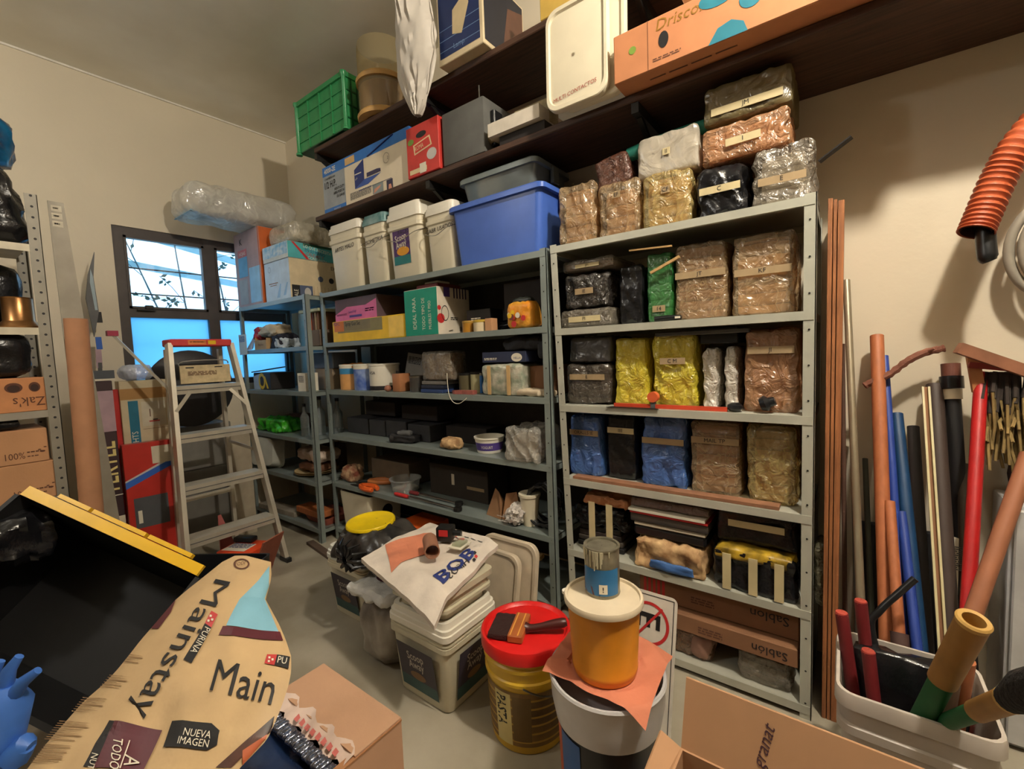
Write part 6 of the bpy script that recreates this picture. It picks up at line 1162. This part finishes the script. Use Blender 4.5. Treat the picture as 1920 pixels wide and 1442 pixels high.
for k in range(4):
    a_, c_ = P4[k], P4[(k+1) % 4]; d_ = (c_-a_).normalized(); out = ((a_+c_)/2-cen).normalized(); b = MB()
    s0, s1 = (.0, .0) if k % 2 == 0 else (-.045, -.045)
    b.bar(a_+out*.022-d_*.0*(k % 2 == 0)+d_*0, c_+out*.022+d_*.0*(k % 2 == 0), .036, .014, YR_, nn) if k == 0 else b.bar(a_+out*.008, c_+out*.008, .016, .014, TB, nn)
    if k == 0:
        for (u0, u1) in ((.16, .34), (.36, .66), (.68, .92)): b.bar(a_.lerp(c_, u0)+out*.050, a_.lerp(c_, u1)+out*.050, .014, .02, YR_, nn)
    b.build('rim', t)
g = camp(8, 1010, 1.62); solo(MB().lump(.20, .26, .18, .06, BLKBAG, 12, .025, 9, 6), 'plastic_bag', 'crinkled black bag stuffed at the left inside the tote', 'bag', (g.x, g.y-.13, g.z-.09))
# blue rubber glove
g = camp(10, 1345, .95)
t = thing('rubber_glove', 'blue rubber glove lying in the tote at the left edge', 'glove', g); GB = mat('glove_blue', (66, 118, 206), .5, var=.1)
Mx = Matrix((RR, UU, -FF)).transposed().to_4x4()
b = MB(); b.tube([Mx @ Vector(p) for p in ((-.06, -.11, 0), (-.03, -.04, 0), (-.005, .03, .0), (.0, .07, 0))], [.06, .055, .048, .02], GB, 16)
for (x, y, a_, L_) in ((-.03, .06, .02, .06), (0, .065, .03, .065), (.02, .05, .05, .05), (-.055, .04, -.02, .05)): b.tube([Mx @ Vector((x, y, 0)), Mx @ Vector((x+a_*.5, y+L_*.6, .006)), Mx @ Vector((x+a_, y+L_, .0))], [.014, .012, .008], GB, 10)
b.tube([Mx @ Vector((.02, -.08, 0)), Mx @ Vector((.045, -.055, .0)), Mx @ Vector((.055, -.06, .0))], [.03, .02, .01], GB, 10)
b.build('glove_body', t)
# ------------------------------------------------------------------ paper feed bag, standing in the tote mouth near the camera
prof = [(1042, 440, 462), (1051, 420, 508), (1083, 380, 509), (1105, 352, 503), (1124, 330, 498), (1168, 292, 522), (1200, 264, 536), (1231, 240, 546), (1258, 218, 546), (1285, 192, 541), (1316, 156, 531), (1350, 126, 518), (1387, 93, 501), (1422, 66, 468), (1442, 51, 448), (1500, 6, 420), (1580, -50, 400)]
def lr(y):
    for i in range(len(prof)-1):
        if prof[i][0] <= y <= prof[i+1][0]:
            k = (y-prof[i][0])/(prof[i+1][0]-prof[i][0]); return prof[i][1]+(prof[i+1][1]-prof[i][1])*k, prof[i][2]+(prof[i+1][2]-prof[i][2])*k
    return prof[0][1:] if y < prof[0][0] else prof[-1][1:]
ax_, ay_ = 0, 0
d0, d1, d2 = 1/1.15, 1/.76, 1/.72
cy_ = ((d1+d2)/2-d0)/(1442-1045); cx_ = (d2-d1)/420; c0 = d0-cy_*1045-cx_*475
nb_ = None
def bp(x, y, h=0, side=1):
    p = EYE+ray(x, y)/(c0+cx_*x+cy_*y); return p
nA, nB, nC = bp(475, 1045), bp(60, 1442), bp(480, 1442); bn = (nC-nA).cross(nB-nA).normalized()
if bn.dot(EYE-nA) < 0: bn = -bn
def bs(x, y, h=0, side=1):
    l_, r_ = lr(y); s = max(-1, min(1, (x-l_)/(r_-l_)*2-1)); k = (1-s*s)**.7*min(1, (y-1038)/70)
    bul = .035*k+noise.noise(Vector((x/60, y/60, 1)))*.004*k+(.5-abs(noise.noise(Vector((x/110+y/200, y/150, 6)))*2))*.008*k
    return bp(x+10*k, y+14*k)+bn*(bul*(1 if side > 0 else -.8)+h)
def bd(x, y, h=0): return bs(x, y, h)
t = thing('paper_feed_bag', 'large kraft paper pet food bag at the bottom left', 'bag', tuple(bp(300, 1350))); off = Vector(t.location); n_ = 26; ys = [1042+(1580-1042)*(j/46)**1.0 for j in range(47)]
b = MB(); q = []
for side in (1, -1):
    for y in ys:
        l_, r_ = lr(y); q += [bs(l_+(r_-l_)*i/n_, y, 0, side)-off for i in range(n_+1)]
k1 = (n_+1)*47; fs = []
for s_ in (0, 1):
    for j in range(46):
        for i in range(n_): a_ = [s_*k1+j*(n_+1)+i, s_*k1+(j+1)*(n_+1)+i, s_*k1+(j+1)*(n_+1)+i+1, s_*k1+j*(n_+1)+i+1]; fs.append(a_ if s_ == 0 else a_[::-1])
for i in range(n_): fs.append([i, i+1, k1+i+1, k1+i])
b.add(q, fs, mat('kraft_paper', (196, 166, 122), .6, var=.07, vs=9, bump=.35, bs=14), True); b.build('paper_shell', t)
def D(pts, m, h=.002, n=10): decal(b, lambda x, y, hh: bd(x, y, hh)-off, pts, m, h, n)
def PT(s, size, x, y, u, v, m, sx=1, h=.0035, grow=0, bold=0):
    b.text(None, s, size, 0, 0, m, sx=sx, bold=bold, fn=lambda a, c: bd(x+a*u[0]+c*v[0]*(1+grow*a), y+a*u[1]+c*v[1]*(1+grow*a), h)-off)
MAR = mat('maroon_print', (84, 26, 38), .5, var=.1); SKY = mat('sky_print2', (128, 182, 204), .5)
b = MB()
D([(487, 1090), (506, 1062), (505, 1100), (497, 1124)], SKY); D([(452, 1129), (487, 1090), (497, 1124), (470, 1140)], SKY); D([(429, 1180), (452, 1129), (497, 1124), (523, 1186)], SKY); D([(415, 1197), (423, 1181), (526, 1186), (532, 1203)], MAR, .0022)
D([(331, 1124), (322, 1150), (300, 1182), (284, 1180)], MAR)
PT('Mainstay', 44, 410, 1084, (-.525, .851), (.96, .28), BLACK, 1.98, grow=.0018)
PT('Main', 88, 396, 1300, (.975, .21), (.24, -.98), BLACK, .72)
D([(402, 1153), (414, 1160), (402, 1184), (390, 1176)], mat('badge_red', (196, 60, 60), .5), .0025); D([(390, 1176), (402, 1184), (366, 1250), (352, 1244)], BLACK, .0025); PT('PURINA', 17, 392, 1182, (-.50, .86), (.86, .42), PAPER, .92, .0045)
for (x, y) in ((402, 1163), (405, 1170), (398, 1172)): D([(x-2, y-2), (x+2, y-1), (x+1, y+3), (x-3, y+2)], PAPER, .004, 2)
D([(502, 1229), (521, 1230), (516, 1250), (497, 1246)], mat('badge_red', (196, 60, 60), .5), .0025); D([(521, 1230), (545, 1233), (542, 1256), (516, 1250)], BLACK, .0025); PT('PU', 19, 521, 1246, (.98, .16), (.2, -.95), PAPER, .8, .0045)
for (x, y) in ((507, 1236), (513, 1240), (506, 1243)): D([(x-2, y-2), (x+2, y-2), (x+2, y+2), (x-2, y+2)], PAPER, .004, 2)
D([(331, 1357), (405, 1363), (395, 1412), (314, 1404)], BLACK, .0025); D([(405, 1363), (419, 1376), (414, 1402), (395, 1412)], BLACK, .0025); PT('NUEVA', 20, 353, 1386, (.98, .12), (.3, -.95), PAPER, .78, .0045); PT('IMAGEN', 20, 342, 1401, (.98, .12), (.3, -.95), PAPER, .78, .0045)
D([(214, 1355), (228, 1358), (190, 1442), (168, 1442)], BLACK, .0022); D([(226, 1357), (311, 1372), (279, 1445), (188, 1445)], MAR, .0024); PT('TODO', 25, 226, 1388, (-.12, .98), (.95, .2), PAPER, .8, .0045); PT('NUTRE', 20, 186, 1416, (-.22, .95), (.9, .25), PAPER, .8, .0045); PT('A', 40, 246, 1418, (-.12, .98), (.95, .2), PAPER, .8, .0045)
D([(252, 1392), (254, 1392), (238, 1445), (236, 1445)], PAPER, .004)
DOG = mat('dog_print', (96, 52, 34), .5, c2=(34, 20, 18), vs=14); D([(516, 1344), (510, 1372), (470, 1408), (487, 1371)], DOG, .002); D([(487, 1371), (470, 1408), (436, 1442), (409, 1442)], DOG, .002); D([(503, 1378), (500, 1386), (456, 1436), (458, 1410)], mat('dog_orange', (190, 100, 64), .5), .0024)
FT = mat('fine_print', (140, 108, 72), .7); q = random.Random(8)
for (x, y, w_, rows) in ((244, 1228, 34, 4), (206, 1266, 46, 6), (156, 1308, 58, 7), (112, 1352, 72, 9), (86, 1396, 66, 9)):
    for k in range(rows):
        xx = x-k*3.4; yy = y+k*4.2; D([(xx, yy), (xx+w_*q.uniform(.7, 1), yy+6), (xx+w_*.9, yy+7.4), (xx, yy+1.5)], FT, .002, 4)
g = []
for k in (1, .78): g += [bd(454+15*k*math.cos(R(a)), 1060+11*k*math.sin(R(a)), .002)-off for a in range(0, 360, 20)]
b.add(g, [[i, (i+1) % 18, 18+(i+1) % 18, 18+i] for i in range(18)], BROWNP); PT('TODI', 11, 441, 1066, (.95, -.2), (.1, -.95), BROWNP, .8)
b.build('print', t)
# orange box and tray near the ladder foot
c = PZ(468, 1026, .16); t = thing('tool_case', 'bright orange case with a white label and cardboard flaps near the ladder foot', 'case', (c.x-.02, c.y-.02, .001), 26); OR_ = mat('case_orange', (226, 76, 34), .4)
MB().box(-.12, .12, -.10, .10, 0, .17, OR_, None, .01, 2).build('case_body', t); b = MB().box(-.10, .06, -.075, .03, .1705, .172, PAPER); b.scrawl(Fr((-.10, -.075, .172), (1, 0, 0), (0, 1, 0)), .01, .10, .14, .006, NAVY, 6, 2, rows=7); b.build('white_label', t)
MB().box(-.12, .02, .035, .095, .172, .205, BLKP, None, .01, 2).build('latch', t)
for (x, y, a_) in ((.135, -.08, 24), (-.18, .04, -14)):
    M_ = Matrix.Translation((x, y, .0)) @ Matrix.Rotation(R(a_), 4, 'Y'); MB().box(-.004, .004, -.05, .13, .0, .28, mat('flap_brown', (150, 84, 62), .8), M_).build('cardboard_flap', t) if x > 0 else MB().add([M_ @ Vector(p) for p in ((0, -.05, .0), (0, .12, 0), (0, .06, .34), (0, .04, .34), (.006, -.05, 0), (.006, .12, 0), (.006, .06, .34), (.006, .04, .34))], [(0, 1, 2, 3), (7, 6, 5, 4), (0, 4, 5, 1), (1, 5, 6, 2), (2, 6, 7, 3), (3, 7, 4, 0)], mat('flap_pink', (176, 96, 92), .8)).build('cardboard_flap', t)
t = thing('black_trough', 'long black trough on the floor between the tote and ladder', 'trough', (*PZ(392, 1068, .28).xy, .001), 33)
MB().loft([(0, .44, .22, .02), (.30, .50, .28, .02), (.30, .48, .26, .02), (.01, .42, .20, .02)], BLKP).build('trough_body', t)
# ------------------------------------------------------------------ pole bin at the right
t = thing('pole_bin', 'dusty white square bin holding poles at the right', 'bin', (.148, 1.36, 0)); w, d, h = .31, .31, .44; WB = mat('bin_white', (206, 196, 184), .45, var=.12, vs=4)
MB().loft([(0, w*.82, d*.82, .03, 0, d/2), (h*.74, w*.93, d*.93, .035, 0, d/2), (h*.75, w*.99, d*.99, .04, 0, d/2), (h*.80, w*.99, d*.99, .04, 0, d/2), (h*.81, w*.95, d*.95, .04, 0, d/2), (h*.90, w*.96, d*.96, .04, 0, d/2), (h*.91, w*1.02, d*1.02, .04, 0, d/2), (h*.97, w*1.02, d*1.02, .04, 0, d/2), (h, w, d, .04, 0, d/2), (h, w*.95, d*.95, .035, 0, d/2), (.012, w*.78, d*.78, .03, 0, d/2)], WB).build('bin_body', t)
BX, BY = .148, 1.515
def pole(name, label, px, py, Y, r_, m, base=None, cat='pole', n=12, grp=None, extra=None):
    """pole whose visible top is at pixel (px, py) in plane Y, running down to base (x, y, z)"""
    p = PY(px, py, Y); q = Vector(base); b = MB().tube([q, p], r_, m, n)
    if extra: extra(b, q, p)
    return solo(b, name, label, cat, group=grp)
MT = mat('pole_metal', (150, 138, 116), .4, .5, var=.08); OW = mat('pole_orange', (176, 104, 64), .55, var=.08, stretch=(6, 6, 1)); DR = mat('dark_red_grip', (120, 34, 38), .5)
pole('metal_pole', 'long grey metal tube, tallest of the poles', 1587, 526, 2.20, .0125, MT, (.075, 1.66, .02))
pole('thin_pole', 'dark brown thin pole beside the plywood', 1580, 645, 2.21, .008, mat('bark_brown', (90, 62, 48), .7), (.02, 2.02, .003))
solo(MB().bar(PY(1575, 560, 2.22), Vector((-.01, 2.1, .002)), .018, .006, CREAM), 'white_batten', 'thin white batten standing right beside the plywood', 'batten')
pole('orange_pole', 'thick orange wooden pole left of the blue ones', 1644, 630, 2.19, .0215, OW, (.13, 1.66, .02))
pole('blue_pole', 'bright blue pole behind the orange wooden one', 1658, 668, 2.205, .013, mat('pole_blue', (40, 66, 150), .45), (.18, 1.66, .02))
pole('blue_pole', 'dark teal-blue pole right of the bright blue one', 1681, 776, 2.15, .019, mat('pole_teal', (20, 60, 100), .5), (.225, 1.63, .02))
pole('dark_pole', 'thick dark brown pole beside the pale channel', 1752, 722, 2.19, .024, mat('pole_dark', (62, 48, 42), .6), (.275, 1.64, .02))
b = MB(); p = PY(1730, 726, 2.13); q = Vector((.245, 1.575, .02))
for k in (0, 1): b.bar(q+Vector((k*.016, 0, 0)), p+Vector((k*.016, 0, 0)), .006, .014, mat('channel_cream', (206, 196, 150), .5), (0, 1, 0))
b.bar(q+Vector((.008, .007, 0)), p+Vector((.008, .007, 0)), .012, .003, CARDD, (0, 1, 0)); solo(b, 'metal_channel', 'pale cream double channel strip standing in the pole bin', 'channel')
t = thing('pipe', 'black coupled pipe with a cream collar standing at the wall', 'pipe', (0, 0, 0)); a = PY(1782, 682, 2.19); c = Vector((.36, 2.0, .003))
MB().tube([c, a.lerp(c, .10)], .022, BLACK, 14).build('pipe_tube', t); MB().tube([a.lerp(c, .0), a.lerp(c, .035)], .026, mat('rust_brown', (104, 58, 44), .6), 14).build('pipe_cap', t); MB().tube([a.lerp(c, .036), a.lerp(c, .07)], .032, BLKP, 14).build('coupling', t); MB().tube([a.lerp(c, .072), a.lerp(c, .10)], .026, CREAM, 14).build('collar', t)
pole('red_pole', 'bright red pole standing in the pole bin', 1840, 700, 2.14, .0175, mat('pole_red', (176, 24, 26), .45), (.245, 1.52, .02))
pole('tan_pole', 'thick orange-tan pole leaning far to the right', 1930, 852, 1.95, .0205, mat('pole_tan', (160, 102, 72), .6, var=.06), (.155, 1.52, .10))
pole('wood_pole', 'orange wood pole with a brown grip in the middle of the bin', 1668, 940, 1.95, .015, OW, (.165, 1.54, .05), extra=lambda b, q, p: b.tube([q.lerp(p, .28), q.lerp(p, .52)], [.021, .023], mat('grip_brown', (78, 54, 50), .7), 12))
pole('blue_pole', 'short blue pole in front of the brown grip one', 1690, 960, 1.98, .014, mat('pole_blue', (40, 66, 150), .45), (.215, 1.55, .05))
for k, (px, py, Y, bx, lab) in enumerate(((1578, 1150, 1.56, .065, 'dark red tool handle at the left inside the bin'), (1614, 1128, 1.62, .095, 'dark red rounded tool handle behind the leftmost one'), (1628, 1222, 1.50, .105, 'lower dark red tool handle nearest the bin rim'))):
    pole('hand_tool', lab, px, py, Y, .0165, DR, (bx+.005, Y-.03, .04), 'handle', extra=lambda b, q, p: b.lathe([(.0165, -.004), (.0145, .004), (.001, .007)], mat('end_red', (176, 70, 56), .5), 12, Matrix.Translation(p)))
solo(MB().lump(.24, .07, .44, .03, BLKBAG, 8, .010, 9, 3, tx=-.04), 'plastic_bag', 'black filler bag added to darken the back inside the pole bin', 'bag', (.148, 1.565, .015))  # made-up bag, put in to darken the lit far wall of the bin
# roller / bamboo handled tools with green grips
def grip(label, tip, Yt, seat, r_, tan, ring):
    p = PY(*tip, Yt); q = Vector(seat); t = thing('roller_handle', label, 'handle', q)
    v = p-q; MB().tube([(0, 0, 0), v*.58], r_*.85, mat('grip_green', (22, 96, 48), .6, var=.1), 18).build('green_grip', t)
    MB().tube([v*.57, v*1.0], [r_, r_*1.05], mat('bamboo_tan', (160, 116, 56), .55, var=.12), 22, cap=False).build('tan_sleeve', t)
    u = v.normalized(); rq = u.to_track_quat('Z', 'Y').to_matrix().to_4x4(); M_ = Matrix.Translation(v) @ rq
    MB().lathe([(r_*1.05, -.01), (r_*1.12, .0), (r_*1.0, .004), (r_*.72, .002), (r_*.70, -.05), (.001, -.05)], ring, 24, M_).build('end_ring', t)
    return t, v
grip('thick tan and green handle with an open end pointing up right', (1826, 1164), 1.30, (.142, 1.44, .30), .027, None, mat('bamboo_end', (190, 150, 80), .6))
t, v = grip('tan and green handle with a dark bristled end at the right edge', (1893, 1312), 1.16, (.20, 1.40, .42), .020, None, mat('bamboo_end', (190, 150, 80), .6))
MB().tube([v*1.0, v*1.25, v*1.45], [.022, .034, .03], mat('bristle_black', (22, 18, 16), .9, bump=.8, bs=90), 16).build('bristles', t)
pole('wood_stub', 'orange wooden stub with a pale sawn end near the bin rim', 1812, 1238, 1.44, .017, OW, (.22, 1.53, .05), 'wood')
pole('wood_stub', 'thick grey-brown stub with a pale round end in the bin', 1778, 1275, 1.42, .022, mat('stub_brown', (110, 82, 64), .6), (.18, 1.47, .05), 'wood', extra=lambda b, q, p: b.lathe([(.021, .0), (.001, .002)], mat('sawn_end', (206, 166, 110), .6), 14, Matrix.Translation(p) @ (p-q).to_track_quat('Z', 'Y').to_matrix().to_4x4()))
solo(MB().tube(bez([(.12, 1.60, .30), PY(1634, 1180, 1.66), PY(1650, 1145, 1.68), PY(1690, 1108, 1.70), PY(1716, 1085, 1.71)], 6), .010, BLKP, 10), 'black_pipe', 'curved black pipe rising from the bin', 'pipe')
b = MB(); a = PY(1767, 1000, 1.98); c = PY(1798, 1010, 1.98); e_ = PY(1796, 1125, 1.98); g = PY(1768, 1120, 1.98)
b.add([a, c, e_, g]+[v+Vector((0, .001, 0)) for v in (a, c, e_, g)], [(3, 2, 1, 0), (4, 5, 6, 7), (0, 1, 5, 4), (1, 2, 6, 5), (2, 3, 7, 6), (3, 0, 4, 7)], PAPER); f = Fr(a+Vector((.01, -.002, -.04)), (1, 0, 0), (0, 0, 1)); b.scrawl(f, .0, .0, .05, .004, GREY, 5, 2, rows=12)
solo(b, 'paper_tag', 'white paper tag with small print hanging behind the red pole', 'tag')
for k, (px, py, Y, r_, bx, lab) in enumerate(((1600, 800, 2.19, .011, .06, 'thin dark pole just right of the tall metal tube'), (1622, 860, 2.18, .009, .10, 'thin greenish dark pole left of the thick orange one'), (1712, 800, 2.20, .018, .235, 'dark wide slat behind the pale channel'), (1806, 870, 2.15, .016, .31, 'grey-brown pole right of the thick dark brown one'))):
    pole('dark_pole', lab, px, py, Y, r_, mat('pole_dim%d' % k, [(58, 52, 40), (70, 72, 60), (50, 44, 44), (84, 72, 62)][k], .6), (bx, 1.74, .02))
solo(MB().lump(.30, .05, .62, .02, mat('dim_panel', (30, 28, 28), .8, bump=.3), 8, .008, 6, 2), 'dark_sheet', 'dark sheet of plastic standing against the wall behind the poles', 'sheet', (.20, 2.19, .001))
# branch
b = MB().tube(bez([PY(1620, 724, 2.12), PY(1640, 714, 2.12), PY(1668, 702, 2.13), PY(1700, 678, 2.14), PY(1732, 662, 2.15), PY(1770, 653, 2.16)], 5), [.010+.004*abs(math.sin(i*1.7)) for i in range(26)], mat('branch', (120, 72, 54), .8, bump=.6, bs=60), 8)
b.tube([PY(1735, 661, 2.15), PY(1752, 654, 2.13)], [.006, .003], mat('branch', (120, 72, 54), .8), 6); solo(b, 'dry_branch', 'crooked dry branch lying across the tops of the poles', 'branch')
# old mop with wooden head at the right edge
t = thing('string_mop', 'old mop with a wooden bar and yellowish strings at the right edge', 'mop', PY(1870, 700, 2.12)); o_ = Vector(t.location)
MB().bar(PY(1796, 652, 2.06)-o_, PY(1935, 700, 2.10)-o_, .03, .035, mat('mop_wood', (150, 100, 74), .6, var=.15)).build('head_bar', t)
MB().bar(PY(1816, 684, 2.10)-o_, PY(1935, 694, 2.10)-o_, .02, .02, mat('mop_rust', (140, 44, 34), .6)).build('metal_clip', t)
MB().bar(PY(1822, 660, 2.12)-o_, PY(1835, 735, 2.12)-o_, .03, .03, mat('mop_block', (180, 120, 74), .6)).build('wood_block', t)
b = MB(); q = random.Random(11)
for k in range(70):
    x = q.uniform(1836, 1935); y0 = q.uniform(735, 790); p0 = PY(x, 698, 2.13)-o_; p1 = PY(x+q.uniform(-8, 8), y0, 2.10+q.uniform(-.02, .04))-o_; p2 = PY(x+q.uniform(-14, 14), q.uniform(800, 885), 2.08+q.uniform(-.03, .05))-o_
    b.tube([p0, p1], [.007, .006], mat('mop_dark', (44, 34, 28), .9), 5); b.tube([p1, p1.lerp(p2, .5)+Vector((q.uniform(-.01, .01), 0, 0)), p2], .0045, mat('mop_yellow', (156, 130, 78), .9, var=.2), 5)
b.build('strings', t)
solo(MB().lump(.32, .08, .28, .05, mat('brown_sack', (58, 38, 34), .8, bump=.4), 9, .015, 8, 3), 'dark_sack', 'dark brown sack hanging behind the mop strings', 'sack', (.62, 2.15, .812))
# orange corrugated hose and fitting, ring, on the wall
path = bez([PY(1829, 436, 2.02), PY(1846, 395, 2.04), PY(1872, 335, 2.06), PY(1905, 278, 2.07), PY(1965, 205, 2.10)], 30)
t = thing('corrugated_hose', 'orange corrugated hose hanging on the wall at the right edge', 'hose', (0, 0, 0)); rs = [.043+.0035*math.sin(i*1.05) for i in range(len(path))]
HO = mat('hose_orange', (178, 84, 46), .5, var=.06); MB().tube(path, rs, HO, 28, False).build('hose_wall', t); MB().tube(path[:40], [.036]*40, mat('hose_inner', (60, 22, 14), .8), 20, False).build('hose_inner', t)
solo(MB().tube(bez([PY(1848, 380, 2.05), PY(1848, 440, 2.04), PY(1851, 478, 2.03), PY(1856, 490, 2.03)], 5), [.024]*12+[.022, .02, .018, .017], BLKP, 14), 'black_nozzle', 'black nozzle end poking out of the orange hose', 'nozzle')
c = PY(1990, 460, 2.16); t = thing('hose_coil', 'grey ring of coiled hose hanging at the far right edge', 'hose', c)
for k in range(3): MB().tube([(math.cos(R(a))*(.112-.028*k), -.02*(k % 2), math.sin(R(a))*(.155-.03*k)) for a in range(0, 361, 10)], .014, mat('coil_grey', (150, 142, 128), .5), 12, False).build('loop', t)
# white cabinet at the right edge
t = thing('white_cabinet', 'tall white metal cabinet at the lower right edge', 'cabinet', (PY(1888, 1100, 2.03).x, 2.04, 0)); MB().box(0, .45, 0, .20, 0, .80, mat('cabinet_white', (206, 206, 206), .35), None, .008, 2).build('cabinet_body', t)
MB().box(.01, .44, -.02, -.001, .02, .79, mat('cabinet_white', (206, 206, 206), .35), None, .004).build('door', t)
